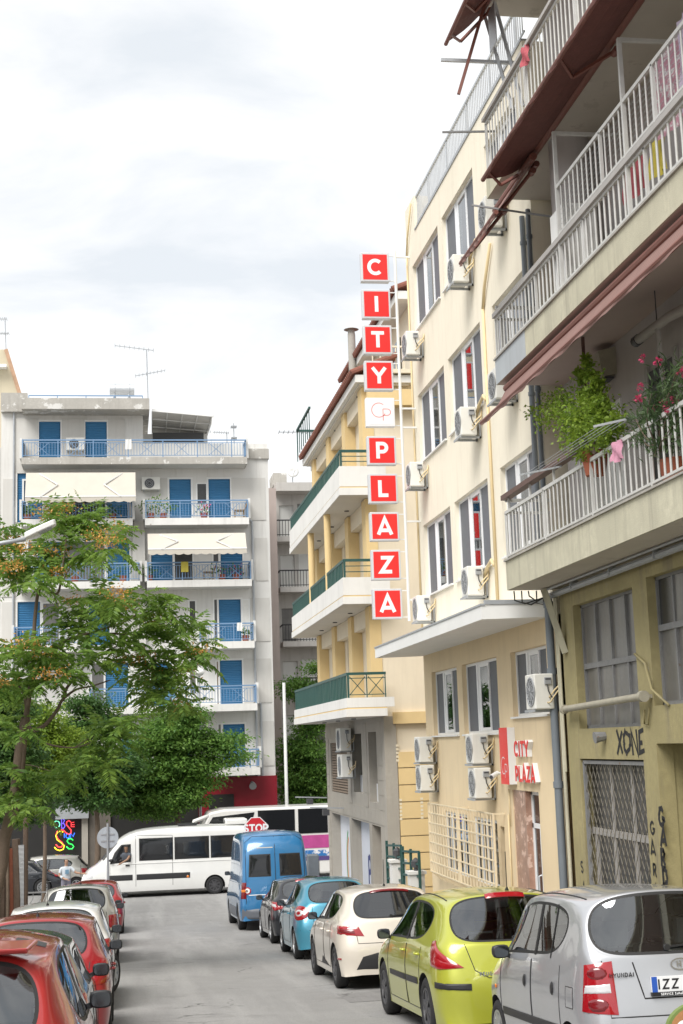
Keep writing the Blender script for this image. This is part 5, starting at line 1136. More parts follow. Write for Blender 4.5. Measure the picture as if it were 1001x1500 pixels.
V_, F_ = leaves_mesh(np.array(FP), np.array(FD), FL_, FW, rng=rng, flat=.35); link('crown', mesh_from('crown', V_, F_), 'leaf_ail', ail)
V_, F_ = leaves_mesh(np.array(SP), np.array(SDir), SLn, SW, rng=rng); o = link('seed_clusters', mesh_from('seed_clusters', V_, F_), 'seed_orange', ail); o['kind'] = 'stuff'

# ---- general broadleaf trees: clumps of small leaves spread over limbs
def tree(name, lb, base, trunk_pts, blobs, lm, n, ll=.16, seed=1, r0=.16, group='street trees before the white block', bark='bark'):
    rng = np.random.default_rng(seed); t = thing(name, lb, 'tree', base, group)
    mb = MB(); limb(mb, trunk_pts, r0, r0*.5, 8); mb.build('trunk', bark, t, smooth=True); top = A3(trunk_pts[-1])
    mb = MB(); P, D = [], []
    tot = sum(b[1][0]*b[1][1]*b[1][2] for b in blobs)
    for (c, r) in blobs:
        c = A3(c); r = A3(r); limb(mb, [top-[0, 0, .4], (top+c)/2+rng.normal(size=3)*.15, c], r0*.4, .02, 5)
        nb = int(n*(r[0]*r[1]*r[2])/tot); ncl = max(5, nb//95)
        cc = rng.normal(size=(ncl, 3)); cc /= np.linalg.norm(cc, axis=1)[:, None]; cc = c+cc*r*(rng.random((ncl, 1))**.45)
        for q in cc:
            m = 95; off = rng.normal(size=(m, 3))*[.27, .27, .09]*(ll/.16); P.append(q+off); dd = off/(np.linalg.norm(off, axis=1)[:, None]+1e-6)+rng.normal(size=(m, 3))*.5+[0, 0, -.25]; D.append(dd/np.linalg.norm(dd, axis=1)[:, None])
            
    mb.build('branches', bark, t, smooth=True); P = np.concatenate(P); D = np.concatenate(D)
    V_, F_ = leaves_mesh(P, D, rng.uniform(.7, 1.2, len(P))*ll, rng.uniform(.4, .55, len(P))*ll, rng=rng, flat=.6); link('crown', mesh_from('crown', V_, F_), lm, t); return t
def bl(px_, py_, Y, rx, rz, ry=None): return (PY(px_, py_, Y), (rx, ry or rx, rz))
def trunkp(px_, pb, Y, pt, lean=0): b = PY(px_, pb, Y); tp_ = PY(px_+lean, pt, Y); b[2] = gz(Y)-.05; return [b, b+(tp_-b)*.5+[.1, 0, 0], tp_]
Y1 = 64.8
tree('street_tree', 'bushy mid green street tree standing between the white van and the white block', PY(250, 1280, Y1), trunkp(255, 1280, Y1, 1150, 5), [bl(260, 1075, Y1, 1.4, .9), bl(225, 1085, Y1, 1.2, .9), bl(300, 1095, Y1, 1.1, .7), bl(200, 1130, Y1, 1.3, .8), bl(245, 1130, Y1, 1.6, 1.0), bl(290, 1130, Y1, 1.2, .8), bl(235, 1175, Y1, 1.5, .7), bl(190, 1175, Y1, 1.2, .6), bl(270, 1165, Y1, 1.0, .7), bl(330, 1090, Y1, .8, .5), bl(345, 1110, Y1, .5, .3), bl(265, 1045, Y1, 1.0, .5), bl(175, 1150, Y1, .8, .6)], 'leaf_mid', 46000, .19, 3)
Y2 = 62
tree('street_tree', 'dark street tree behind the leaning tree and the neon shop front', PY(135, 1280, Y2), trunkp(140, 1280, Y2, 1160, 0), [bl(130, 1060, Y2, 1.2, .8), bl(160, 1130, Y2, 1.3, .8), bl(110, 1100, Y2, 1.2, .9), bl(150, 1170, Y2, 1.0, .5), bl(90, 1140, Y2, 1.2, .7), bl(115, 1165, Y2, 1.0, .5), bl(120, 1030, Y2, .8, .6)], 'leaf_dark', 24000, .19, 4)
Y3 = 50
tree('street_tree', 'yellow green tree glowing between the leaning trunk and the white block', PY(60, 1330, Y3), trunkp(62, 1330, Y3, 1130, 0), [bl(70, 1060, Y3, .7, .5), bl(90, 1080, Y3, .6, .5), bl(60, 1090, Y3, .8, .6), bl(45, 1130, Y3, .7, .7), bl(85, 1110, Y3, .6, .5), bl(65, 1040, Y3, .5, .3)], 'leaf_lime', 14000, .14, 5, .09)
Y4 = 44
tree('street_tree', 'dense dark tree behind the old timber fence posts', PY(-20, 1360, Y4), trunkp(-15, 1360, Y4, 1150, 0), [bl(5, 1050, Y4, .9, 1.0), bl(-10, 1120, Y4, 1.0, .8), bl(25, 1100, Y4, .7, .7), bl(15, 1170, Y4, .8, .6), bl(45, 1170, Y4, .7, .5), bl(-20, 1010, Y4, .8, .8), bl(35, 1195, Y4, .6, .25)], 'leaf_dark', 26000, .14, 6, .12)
Y5 = 74.5
tree('street_tree', 'dark green tree growing in front of the grey far block beside the tall white pole', PY(455, 1290, Y5), trunkp(455, 1290, Y5, 1120, 0), [bl(450, 1100, Y5, 1.1, .9), bl(465, 1140, Y5, 1.2, 1.0), bl(435, 1150, Y5, .9, .9), bl(460, 1060, Y5, .9, .7), bl(440, 1010, Y5, .8, .5), bl(470, 1020, Y5, .8, .6), bl(430, 1000, Y5, .5, .3), bl(470, 975, Y5, .6, .4), bl(425, 1110, Y5, .6, .5), bl(455, 1180, Y5, 1.3, .6)], 'leaf_mid', 28000, .19, 7)

# ---- balcony plants on the old block
cl = thing('climbing_plant', 'lush light green climbing plant spilling over the white balcony railing', 'plant', (6.1, 17.2, 4.7))
CXp = 6.0; rng = np.random.default_rng(21); P, D = [], []
spots = [(862, 610, .28), (845, 620, .26), (880, 615, .26), (865, 640, .26), (850, 645, .22), (890, 640, .2), (870, 590, .2), (860, 665, .12), (900, 620, .14), (875, 560, .09), (870, 575, .1), (866, 548, .08), (862, 535, .06), (858, 525, .05), (855, 575, .07), (848, 545, .05), (853, 555, .06), (880, 590, .12)]
for (x, y, r) in spots:
    c = PX(x, y, CXp); m = int(2600*r); off = rng.normal(size=(m, 3))*[r*.45, r*.6, r*.42]; P.append(c+off); dd = off+rng.normal(size=(m, 3))*.3+[0, 0, -.1]; D.append(dd/np.linalg.norm(dd, axis=1)[:, None])
for (xa, ya, xb, yb_) in ((845, 580, 800, 585), (835, 610, 775, 600), (840, 590, 790, 620)):
    for s in np.linspace(0, 1, 16):
        c = PX(xa+(xb-xa)*s, ya+(yb_-ya)*s-8*sin(s*3), CXp-.1); m = 16; off = rng.normal(size=(m, 3))*[.06, .09, .07]+[0, 0, -.05]; P.append(c+off); dd = rng.normal(size=(m, 3))+[0, 0, -.5]; D.append(dd/np.linalg.norm(dd, axis=1)[:, None])
P = np.concatenate(P); D = np.concatenate(D); V_, F_ = leaves_mesh(P, D, rng.uniform(.045, .075, len(P)), rng.uniform(.028, .04, len(P)), rng=rng); link('foliage', mesh_from('foliage', V_, F_), 'leaf_lime', cl)
mb = MB(); a = PX(872, 665, CXp)
for q in (PX(858, 525, CXp), PX(848, 545, CXp), PX(800, 580, CXp-.1), PX(780, 600, CXp-.1), PX(890, 610, CXp)): limb(mb, [a, (a+q)/2+[0, 0, .08], q], .018, .005, 5)
mb.build('stems', 'bark', cl)
mb = MB(); b = PX(872, 680, CXp+.1); mb.lathe([(0, .0), (0, .13), (.3, .18), (.32, .17), (.3, .14)], (b[0], b[1], b[2]-.15), 'z', 14); mb.build('pot', 'terracotta', cl, auto=40)
ol = thing('oleander_plant', 'oleander shrub with narrow leaves and pink flowers behind the white railing', 'plant', (6.2, 15.0, 4.7))
rng = np.random.default_rng(22); P, D, FPk, FDk = [], [], [], []; mb = MB(); OX = 6.05; a = PX(965, 660, OX)
for (x, y) in ((930, 610), (945, 590), (960, 600), (975, 620), (985, 590), (940, 640), (965, 640), (995, 610), (1005, 560), (955, 575), (990, 545), (970, 530), (985, 650), (925, 630), (1010, 600), (1000, 530), (950, 620), (1000, 640), (975, 570), (962, 655)):
    q = PX(x, y, OX+rng.normal()*.08); limb(mb, [a, (a+q)/2+rng.normal(size=3)*.05, q], .012, .005, 4)
    for k in range(75):
        s = rng.uniform(.55, 1.05); c = a+(q-a)*s+rng.normal(size=3)*.05; d = (q-a)/np.linalg.norm(q-a)*.6+rng.normal(size=3)*.55; P.append(c); D.append(d/np.linalg.norm(d))
for (x, y) in ((937, 567), (934, 585), (998, 547), (942, 525), (972, 592), (960, 600), (988, 585), (964, 530), (980, 600), (1003, 540), (940, 583)):
    c = PX(x, y, OX-.05)
    for k in range(16): d = rng.normal(size=3); d /= np.linalg.norm(d); FPk.append(c+d*.02); FDk.append(d)
mb.build('stems', 'bark', ol); V_, F_ = leaves_mesh(np.array(P), np.array(D), .13, .022, rng=rng); link('foliage', mesh_from('foliage', V_, F_), 'leaf_oleander', ol)
V_, F_ = leaves_mesh(np.array(FPk), np.array(FDk), .045, .04, rng=rng); link('flowers', mesh_from('flowers', V_, F_), 'flower_pink', ol)['kind'] = 'stuff'
mb = MB(); mb.lathe([(0, .0), (0, .15), (.3, .2), (.32, .19), (.3, .16)], (6.25, a[1], 4.7), 'z', 14); mb.build('pot', 'terracotta', ol, auto=40)
# pots on the white block
for (px_, f, h, sp, fl, lb) in ((222, 1, .6, .8, None, 'leafy green pot plants at the left end of the fourth floor balcony'), (240, 1, .5, .7, None, 'tall leaved pot plant before the fourth floor blue shutter'), (300, 1, .3, .3, 'flower_pink', 'small red flowered pot in the middle of the fourth floor balcony'), (325, 2, .35, .6, 'flower_violet', 'violet and pink flowers in a planter on the third floor balcony'), (345, 2, .3, .4, 'flower_pink', 'pink flower pot at the end of the third floor balcony'), (218, 2, .45, .35, None, 'dark pot plant hanging beside the dividing pier'), (180, 2, .8, .6, None, 'small round crowned balcony tree before the third floor shutter'), (357, 3, .2, .25, None, 'small plant in the corner of the second floor balcony'), (40, 1, .4, .3, None, 'pot plant under the wide cream awning'), (110, 2, .4, .5, None, 'low pot plants behind the leaning tree'), (165, 1, .4, .5, None, 'pot plants under the wide awning beside the pier')):
    potted(lb, px_, f, h, sp, flower=fl)
# ------------------------------------------------------------------ far blocks behind
mat('c_wall', (.50, .48, .45), .9, var=.1, vs=.6, streak=.3, patch=(.40, .37, .34), pth=.66); mat('d_wall', (.42, .35, .32), .9, var=.1, vs=.6, streak=.15); mat('black_rail', (.02, .02, .022), .5)
mat('brick', (.50, .32, .21), .9, var=.25, vs=3); mat('g_wall', (.55, .49, .36), .9, var=.1, vs=.6, streak=.2)
CY = 82.0
cb = thing('grey_apartment_block', 'weathered grey apartment block with black balcony rails seen past the yellow block', 'building', (14, 86, gz(84)))
cxx = lambda px_, Y=CY: PY(px_, 900, Y)[0]
x0, x1 = cxx(407), cxx(600); zt_ = PY(410, 712, CY)[2]
Cfl = [PY(410, y, CY)[2] for y in (790, 863, 942, 1020, 1100, 1175)]
ch = [(cxx(413), cxx(434), f+.1, f+2.0) for f in Cfl]+[(cxx(440), cxx(470), f+.1, f+2.1) for f in Cfl]
mb = MB(); grid_wall(mb, (0, CY, 0), (1, 0, 0), (0, 0, 1), (0, -1, 0), (x0, x1), (-4.1, zt_), ch, .2); mb.box(x0, x1, CY+.25, CY+12, -4.1, zt_-.02); mb.build('front_wall', 'c_wall', cb)
for i, h in enumerate(ch): mb = MB(); mb.box(h[0], h[1], CY+.12, CY+.16, h[2], h[3]); mb.build('shutter', 'shutter_white' if i % 4 != 2 else 'old_pane', cb)
mb = MB(); mb.box(cxx(406), x1, CY-1.2, CY+1, zt_-.5, zt_); mb.build('roof_slab', 'c_wall', cb)
mb = MB(); mb.box(cxx(405), cxx(425), CY-.2, CY+2, zt_, zt_+.75); mb.build('roof_upstand', 'a_old', cb)
for i, f in enumerate(Cfl):
    xa = cxx((409, 412, 414, 430, 432, 433)[i], CY-1.2); mb = MB(); mb.box(xa, x1-2, CY-1.2, CY, f-.3, f); mb.build('balcony_slab', 'c_wall', cb); mb = MB()
    mb.bar((xa, CY-1.15, f+.95), (x1-2, CY-1.15, f+.95), .07); mb.bar((xa, CY-1.15, f+.1), (x1-2, CY-1.15, f+.1), .04); mb.bar((xa, CY-1.15, f+.95), (xa, CY, f+.95), .06)
    for x in np.arange(xa, xa+4, .17): mb.bar((x, CY-1.15, f), (x, CY-1.15, f+.95), .03)
    mb.build('railing', 'black_rail', cb)
ac_front_Y = None
t = thing('satellite_dish', 'round white satellite dish on the roof of the grey far block', 'satellite dish', PY(429, 700, CY)); q = PY(429, 691, CY)
mb = MB(); mb.lathe([(0, .02), (-.03, .2), (-.09, .36), (-.10, .36), (-.04, .18), (-.012, .0)], (q[0], CY, q[2]), 'y', 20); mb.build('dish', 'white_paint', t, smooth=True); mb = MB(); mb.bar((q[0], CY+.1, q[2]), (q[0], CY+.1, zt_), .06); mb.bar((q[0], CY, q[2]-.2), (q[0]+.1, CY-.5, q[2]), .03); mb.build('mount', 'galv', t)
mb = MB(); mb.box(AX1+.02, cxx(409, 78), 78, 90, -4.1, PY(400, 715, 78)[2]); tag(mb.build('brown_building', 'd_wall'), 'narrow brown rendered wall of a house squeezed between the white and grey blocks', 'building')
# gabled house rising behind the white block
gh_ = thing('gabled_house', 'tall cream house with a sloping brick gable edge behind the white block', 'building', (-9, 86, gz(84))); gY = 84
a = PY(9, 512, gY); b = PY(31, 582, gY); mb = MB(); mb.prism([(-26, gY, -4), (b[0], gY, -4), (b[0], gY, b[2]), (a[0], gY, a[2]), (-26, gY, a[2])], (0, 10, 0)); mb.build('wall', 'g_wall', gh_)
mb = MB(); mb.bar((a[0], gY-.06, a[2]), (b[0]+.02, gY-.06, b[2]-.1), .10, .22, up=(1, 0, .3)); mb.build('brick_edge', 'brick', gh_)
mb = MB(); q = PY(4, 538, gY-.3); mb.box(q[0]-2, q[0]+.25, gY-.6, gY-.01, q[2]-.05, q[2]+.12); mb.build('ledge', 'white_paint', gh_)
mb = MB(); mb.box(-40, AX0-.1, 71, 84, -4.1, 17); tag(mb.build('side_building', 'a_panel'), 'plain pale block standing left of the white block', 'building')
mb = MB(); mb.box(x1+.3, 60, 79, 95, -4.1, 14); tag(mb.build('side_building', 'c_wall'), 'plain grey block hidden behind the hotel', 'building')

# ------------------------------------------------------------------ poles, signs, barrier, fence, lamp
mat('stop_red', (.55, .02, .03), .4); mat('sign_back', (.50, .55, .60), .45, metal=.3, var=.1, vs=4)
st = thing('stop_sign', 'red octagonal STOP sign on a steel post above the blue van', 'sign', (3.9, 46.6, gz(46.6))); c = PY(375, 1213, 46.6); R_ = .36*1.03
oc = lambda r, y: [(c[0]+r*cos(rad(22.5+45*k)), y, c[2]+r*sin(rad(22.5+45*k))) for k in range(8)]
mb = MB(); mb.prism(oc(R_, 46.6), (0, .02, 0)); mb.build('sign_rim', 'sign_white', st)
mb = MB(); mb.prism(oc(R_*.93, 46.596), (0, .003, 0)); mb.build('red_face', 'stop_red', st)
mb = MB(); letters(mb, 'STOP', (c[0], 46.59, c[2]-.12), (1, 0, 0), (0, 0, 1), .24, .055, (0, -1, 0), center=True, gap=.06); mb.build('lettering', 'sign_white', st)
mb = MB(); mb.cyl((c[0], 46.65, gz(46.6)), (c[0], 46.65, c[2]+.2), .03, 8); mb.build('post', 'galv', st)
rs = thing('round_sign', 'back of a round traffic sign on a spotted grey post beside the white van', 'sign', (-.5, 45, gz(45))); c = PY(158, 1227, 45)
mb = MB(); mb.cyl((c[0], 45.04, c[2]), (c[0], 45.07, c[2]), .325, 24); mb.build('disc', 'sign_back', rs, auto=40); mb = MB(); mb.cyl((c[0]-.0, 45, gz(45)), (c[0], 45, c[2]+.42), .035, 10); mb.build('post', 'galv', rs, auto=40)
mb = MB(); mb.bar((c[0]-.2, 45.03, c[2]+.1), (c[0]+.2, 45.03, c[2]+.1), .02, .04); mb.bar((c[0]-.2, 45.03, c[2]-.1), (c[0]+.2, 45.03, c[2]-.1), .02, .04); mb.build('clamp', 'galv', rs)
wp = thing('lamp_post', 'tall plain white lamp post standing before the grey far block', 'lamp post', PY(420, 1290, 67.2)); a = PY(416, 1000, 67.2); b = PY(423, 1290, 67.2); b[2] = gz(67.2); mb = MB(); mb.cyl(b, a, .085, 12, r2=.07); mb.build('pole', 'white_paint', wp, auto=40); mb = MB(); mb.cyl(b, (b[0], b[1], b[2]+.4), .2, 12); mb.build('base', 'white_paint', wp)
wp = thing('lamp_post', 'slim street lamp with a white globe standing before the red shopfront', 'lamp post', PY(294, 1290, 66.8)); a = PY(292, 985, 66.8); b = PY(295, 1290, 66.8); b[2] = gz(66.8); mb = MB(); mb.cyl(b, a, .07, 10, r2=.05); mb.build('pole', 'galv', wp, auto=40); mb = MB(); mb.lathe([(-.18, .08), (-.1, .2), (.0, .26), (.12, .2), (.2, .06), (.22, 0)], a, 'z', 14); mb.build('globe', 'white_paint', wp, smooth=True)
# LED street light reaching in from the left pavement
sl_ = thing('street_light', 'street light with a slim white LED head on a sloping arm over the left pavement', 'street light', (-3.3, 23.5, gz(23.5)))
h1 = PY(83, 769, 23.5); h0 = PY(38, 790, 23.5); ps = PY(0, 796, 23.5); mb = MB(); mb.tube([(-3.3, 23.5, gz(23.5)), (-3.3, 23.5, ps[2]-1.0), (-3.2, 23.5, ps[2]-.45), ps+[-.25, 0, -.06], ps, h0], .035, 8); mb.build('pole', 'galv', sl_, smooth=True)
d = h1-h0; mb = MB(); mb.prism([h0+[0, -.14, .0], h0+[0, .14, .0], h0+d*.35+[0, .17, .0], h0+d*.95+[0, .13, 0], h1+[0, .06, 0], h1+[0, -.06, 0], h0+d*.95+[0, -.13, 0], h0+d*.35+[0, -.17, 0]], (-.02, 0, .09)); hd = mb.build('lamp_head', 'white_paint', sl_, bevel=.015)
mb = MB(); q = h0+d*.65-[0, 0, .012]; mb.bar(q-d*.2, q+d*.2, .2, .015); mb.build('lens', 'galv', hd)
# steel pedestrian barrier on the left corner
br = thing('pedestrian_barrier', 'low galvanised pedestrian barrier with zigzag bars along the left corner', 'barrier', (-2.6, 49.4, gz(49.4)))
zt_ = PY(60, 1307, 49.4)[2]; zb_ = PY(60, 1335, 49.4)[2]
mb = MB(); mb.bar((-5, 49.4, zt_), (-.9, 49.4, zt_), .05); mb.bar((-5, 49.4, zb_), (-.9, 49.4, zb_), .04)
for x in np.arange(-5, -.8, 1.35): mb.bar((x, 49.4, gz(49.4)), (x, 49.4, zt_), .05)
mb.build('rail', 'iron', br)
for x in np.arange(-4.9, -1.0, .27):
    mb = MB(); zm = (zt_+zb_)/2; mb.bar((x, 49.4, zt_), (x, 49.4, zm+.12), .022); mb.bar((x, 49.4, zm+.12), (x-.12, 49.4, zm-.08), .022); mb.bar((x-.12, 49.4, zm-.08), (x+.12, 49.4, zb_), .022); mb.build('zigzag_bar', 'iron', br)
# old timber fence: each post is a thing one can count
mat('old_timber', (.13, .09, .065), .9, var=.35, vs=3, bump=.5, bs=20, streak=.3); mat('rust_red', (.20, .06, .03), .85, var=.3, vs=4); mat('corrugated', (.50, .51, .52), .5, metal=.2, wave=('Z', 12, 1.0))
fn = thing('timber_fence', 'old rough timber fence posts with a strip of corrugated sheet beside the parked cars', 'fence', (-2.6, 30, gz(31)))
for i, (px_, w_, m_, dt) in enumerate(((-6, .2, 'old_timber', .3), (3, .16, 'old_timber', .1), (10, .09, 'bark_pale', .0), (17, .11, 'rust_red', -.3), (25, .2, 'old_timber', -.1), (36, .12, 'old_timber', .35))):
    b = PY(px_, 1300, 32.2); z0 = gz(32.2); z1 = PY(px_, 1222, 32.2)[2]+dt; mb = MB(); mb.tube([(b[0], 32.2, z0-.1), (b[0]+.02, 32.2, (z0+z1)/2), (b[0]+random.uniform(-.03, .03), 32.2, z1)], w_/2, 7, rs=[w_/2*1.1, w_/2, w_/2*.9]); mb.build('fence_post', m_, fn, auto=50)
b = PY(30.5, 1300, 32.15); mb = MB(); mb.box(b[0]-.07, b[0]+.07, 32.13, 32.16, gz(32), PY(30, 1238, 32.15)[2]); mb.build('corrugated_strip', 'corrugated', fn)
mb = MB(); mb.box(-4.6, b[0]-.1, 32.3, 32.34, gz(32)-.1, PY(10, 1240, 32.3)[2]); mb.build('backing_boards', 'old_timber', fn)
mb = MB(); mb.box(-4.7, -4.4, 4, 32, -3, 2.4); tag(mb.build('boundary_wall', 'concrete'), 'rough concrete boundary wall along the left pavement', 'wall')
# dark grey electricity cabinet by the yellow block
q = PG(477, 1312); mb = MB(); mb.box(5.62, 5.95, 44.9, 45.4, gz(45)+.1, gz(45)+1.9); tag(mb.build('utility_cabinet', 'pipe_grey', bevel=.03), 'dark grey steel cabinet on the pavement beside the stone shop wall', 'cabinet')
# ------------------------------------------------------------------ vehicles: subdivided cage bodies with real glass openings and wheel wells
def paint(name, col, metal=.25, rough=.32, var=.0): return mat(name, col, rough, metal=metal, coat=1.0, var=.06, vs=1.3, local=True)
paint('p_silver', (.44, .45, .47), .4); paint('p_lime', (.43, .45, .045), .25); paint('p_cream', (.70, .64, .55), .10); paint('p_blue', (.06, .30, .43), .3); paint('p_black', (.012, .014, .02), .2); paint('p_red', (.36, .022, .02), .1); paint('p_red2', (.33, .018, .022), .1)
paint('p_vanblue', (.025, .165, .36), .1); paint('p_white', (.72, .72, .70), .0); paint('p_greydark', (.10, .11, .125), .4); paint('p_champ', (.50, .49, .45), .4)
mat('tyre', (.018, .018, .019), .85, bump=.3, bs=80, local=True); mat('trim_black', (.022, .022, .024), .5); mat('rim_silver', (.45, .46, .47), .35, metal=.7); mat('rim_dark', (.06, .06, .065), .5)
mat('lamp_red', (.33, .006, .012), .12, coat=1, spec=.7); mat('lamp_dark_red', (.16, .006, .01), .15, coat=1); mat('lamp_clear', (.55, .55, .56), .15, coat=1); mat('lamp_orange', (.7, .2, .02), .2, coat=1); mat('chrome', (.65, .66, .68), .12, metal=1); mat('plate', (.74, .75, .76), .4); mat('plate_blue', (.02, .09, .42), .4); mat('ink', (.012, .012, .014), .5); mat('seat', (.045, .047, .05), .9, var=.15, vs=20, local=True); mat('interior', (.14, .14, .14), .9); mat('rubber', (.015, .015, .015), .6); mat('mirror', (.12, .13, .14), .1, metal=1)
mat('tinted', (.014, .015, .017), .07, spec=.6)

def cage(p):
    L, Wd, H = p['L'], p['W']/2, p['H']; zb = p.get('zb', .20); belt = p['belt']; bf = p.get('belt_f', belt-.05)
    rs, rz = p['rw']; rr, rrz = p['rr']; rf, rfz = p['rf']; cs, cz = p['cowl']; hz = p['hood_z']; q = p['qs']; rl = p.get('rail', .74); mid = p.get('mid', (q+rf)/2+.1); bz_ = p.get('bump_z', .58); ww = p.get('waist', .66); tw = p.get('tw', .80)
    hs = L-.16; hfz = p.get('hood_fz', .72); hm = (cs+hs)/2
    R_ = p.get('rear_w', 1.0)
    K = {}
    def col(i, pts):
        for k, pt in zip(range(1, 8), pts): K[(i, k)] = pt
    sx = lambda f: Wd*f
    col(0, [(sx(.93), .34, zb), (sx(.88)*R_, .12, zb), (sx(.74)*R_, .045, zb+.01), (sx(.60), .03, zb+.02), (sx(.45), .02, zb+.02), (sx(.22), .01, zb+.02), (0, .01, zb+.02)])
    col(1, [(sx(.94), .40, zb), (sx(.975)*R_, .24, bz_-.16), (sx(.95)*R_, .10, bz_), (sx(.84)*R_, .015, bz_+.01), (sx(.64), -.005, bz_+.01), (sx(.32), -.02, bz_+.01), (0, -.022, bz_+.01)])
    col(2, [(sx(.95), .50, zb), (sx(.985), .48, bz_-.18), (sx(.99), rs+.30, ww), (sx(.91)*R_, rs+.12, rz+.02), (sx(tw), rs+.02, rz), (sx(.40), rs-.035, rz-.01), (0, rs-.045, rz-.012)])
    col(3, [(sx(.955), q, zb), (sx(.985), q-.02, .42), (sx(1.0), q-.02, ww+.01), (sx(.945), q, belt), (sx(rl), rr+.10, rrz-.07), (sx(.40), rr+.01, rrz+.005), (0, rr, rrz+.015)])
    col(4, [(sx(.955), mid, zb), (sx(.985), mid, .42), (sx(1.0), mid, ww+.01), (sx(.955), mid, belt-.02), (sx(rl+.035), mid, H-.085), (sx(.42), mid, H-.01), (0, mid, H)])
    fa = rf+(cs-rf)*.30
    col(5, [(sx(.955), fa, zb), (sx(.98), fa, .42), (sx(.995), fa, ww), (sx(.95), fa, bf), (sx(rl), rf-.03, rfz-.065), (sx(.40), rf+.03, rfz), (0, rf+.04, rfz+.01)])
    col(6, [(sx(.95), cs-.05, zb), (sx(.975), cs-.05, .42), (sx(.985), cs-.06, ww), (sx(.935), cs-.12, bf-.02), (sx(.80), cs-.10, cz+.0), (sx(.42), cs+.02, cz+.01), (0, cs+.05, cz+.012)])
    col(7, [(sx(.94), hm, zb), (sx(.97), hm, .42), (sx(.985), hm, ww), (sx(.90), hm, hz-.08), (sx(.74), hm+.02, hz-.01), (sx(.38), hm+.05, hz+.02), (0, hm+.06, hz+.025)])
    col(8, [(sx(.93), L-.52, zb), (sx(.96), L-.46, .42), (sx(.965), L-.42, ww-.06), (sx(.86), L-.32, hfz-.02), (sx(.68), L-.20, hfz+.01), (sx(.35), L-.13, hfz+.02), (0, L-.11, hfz+.02)])
    col(9, [(sx(.92), L-.40, zb), (sx(.95), L-.33, .40), (sx(.90), L-.18, .52), (sx(.76), L-.06, .53), (sx(.58), L-.03, .53), (sx(.3), L, .53), (0, L+.01, .53)])
    col(10, [(sx(.91), L-.36, zb), (sx(.86), L-.2, zb), (sx(.72), L-.1, zb+.01), (sx(.58), L-.07, zb+.02), (sx(.43), L-.05, zb+.02), (sx(.2), L-.04, zb+.02), (0, L-.04, zb+.02)])
    return K
def body_mesh(p):
    K = cage(p); bm = bmesh.new(); vm = {}
    for (i, k), (x, y, z) in K.items():
        for s in (1, -1):
            if k == 7 and s < 0: vm[(i, k, s)] = vm[(i, k, 1)]; continue
            vm[(i, k, s)] = bm.verts.new((x*s, y, z))
    G = {}
    cr = bm.edges.layers.float.new('crease_edge')
    for i in range(10):
        for k in range(1, 7):
            for s in (1, -1):
                vs = [vm[(i, k, s)], vm[(i+1, k, s)], vm[(i+1, k+1, s)], vm[(i, k+1, s)]]
                f = bm.faces.new(vs if s > 0 else vs[::-1]); G[(i, k, s)] = f
    loop = [vm[(0, 7, 1)]]+[vm[(0, k, 1)] for k in range(6, 0, -1)]+[vm[(i, 1, 1)] for i in range(1, 10)]+[vm[(10, k, 1)] for k in range(1, 7)]+[vm[(10, 7, 1)]]
    loop += [vm[(10, k, -1)] for k in range(6, 0, -1)]+[vm[(i, 1, -1)] for i in range(9, 0, -1)]+[vm[(0, k, -1)] for k in range(1, 7)]
    fl = bm.faces.new(loop); fl.material_index = 5
    for e_ in fl.edges: e_[cr] = .5
    # gentle shoulder and roof-rail creases
    def crease(a, b, v):
        e_ = bm.edges.get((vm[a], vm[b]))
        if e_: e_[cr] = v
    for s in (1, -1):
        for i in range(10):
            crease((i, 4, s), (i+1, 4, s), .35 if 2 <= i <= 6 else .15)
            if 2 <= i <= 5: crease((i, 5, s), (i+1, 5, s), .45)
            crease((i, 3, s), (i+1, 3, s), .1)
        for k in range(3, 7): crease((2, k, s), (2, k+1, s), .35); crease((1, k, s), (1, k+1, s), p.get('bcrease', .3)); crease((3, k, s), (3, k+1, s), .3); crease((5, k, s), (5, k+1, s), .25); crease((6, k, s), (6, k+1, s), .3)
        crease((2, 5, s), (3, 5, s), .3)
    bm.normal_update()
    groups = []
    for s in (1, -1): groups.append(([G[(i, 4, s)] for i in (3, 4, 5)], 1, p.get('in_s', .045)))
    groups.append(([G[(5, k, s)] for k in (5, 6) for s in (1, -1)], 2, .05)); groups.append(([G[(2, k, s)] for k in (5, 6) for s in (1, -1)], 3, p.get('in_r', .05)))
    if p.get('glass', True):
        for fs, mi, ins in groups:
            bmesh.ops.inset_region(bm, faces=fs, thickness=ins, use_even_offset=True)
            r2 = bmesh.ops.inset_region(bm, faces=fs, thickness=.016, use_even_offset=True)
            for f in r2['faces']: f.material_index = 6
            for f in fs: f.material_index = mi
            fset = set(fs)
            for f in fs:
                for e_ in f.edges:
                    if any(g not in fset for g in e_.link_faces): e_[cr] = p.get('gcr', .6)
    me = bpy.data.meshes.new('cage'); bm.to_mesh(me); bm.free(); return me
def evaluated(me, mods):
    o = bpy.data.objects.new('tmp', me); COL.objects.link(o); extra = []
    for fn in mods: extra += fn(o) or []
    bpy.context.view_layer.update(); dg = bpy.context.evaluated_depsgraph_get(); r = bpy.data.meshes.new_from_object(o.evaluated_get(dg)); bpy.data.objects.remove(o)
    for x in extra: bpy.data.objects.remove(x)
    return r
def split_mat(me, sel):
    """new mesh from the faces whose material index is in sel"""
    bm = bmesh.new(); bm.from_mesh(me); bmesh.ops.delete(bm, geom=[f for f in bm.faces if f.material_index not in sel], context='FACES')
    for f in bm.faces: f.material_index = 0; f.smooth = True
    r = bpy.data.meshes.new('part'); bm.to_mesh(r); bm.free(); r.materials.clear(); return r
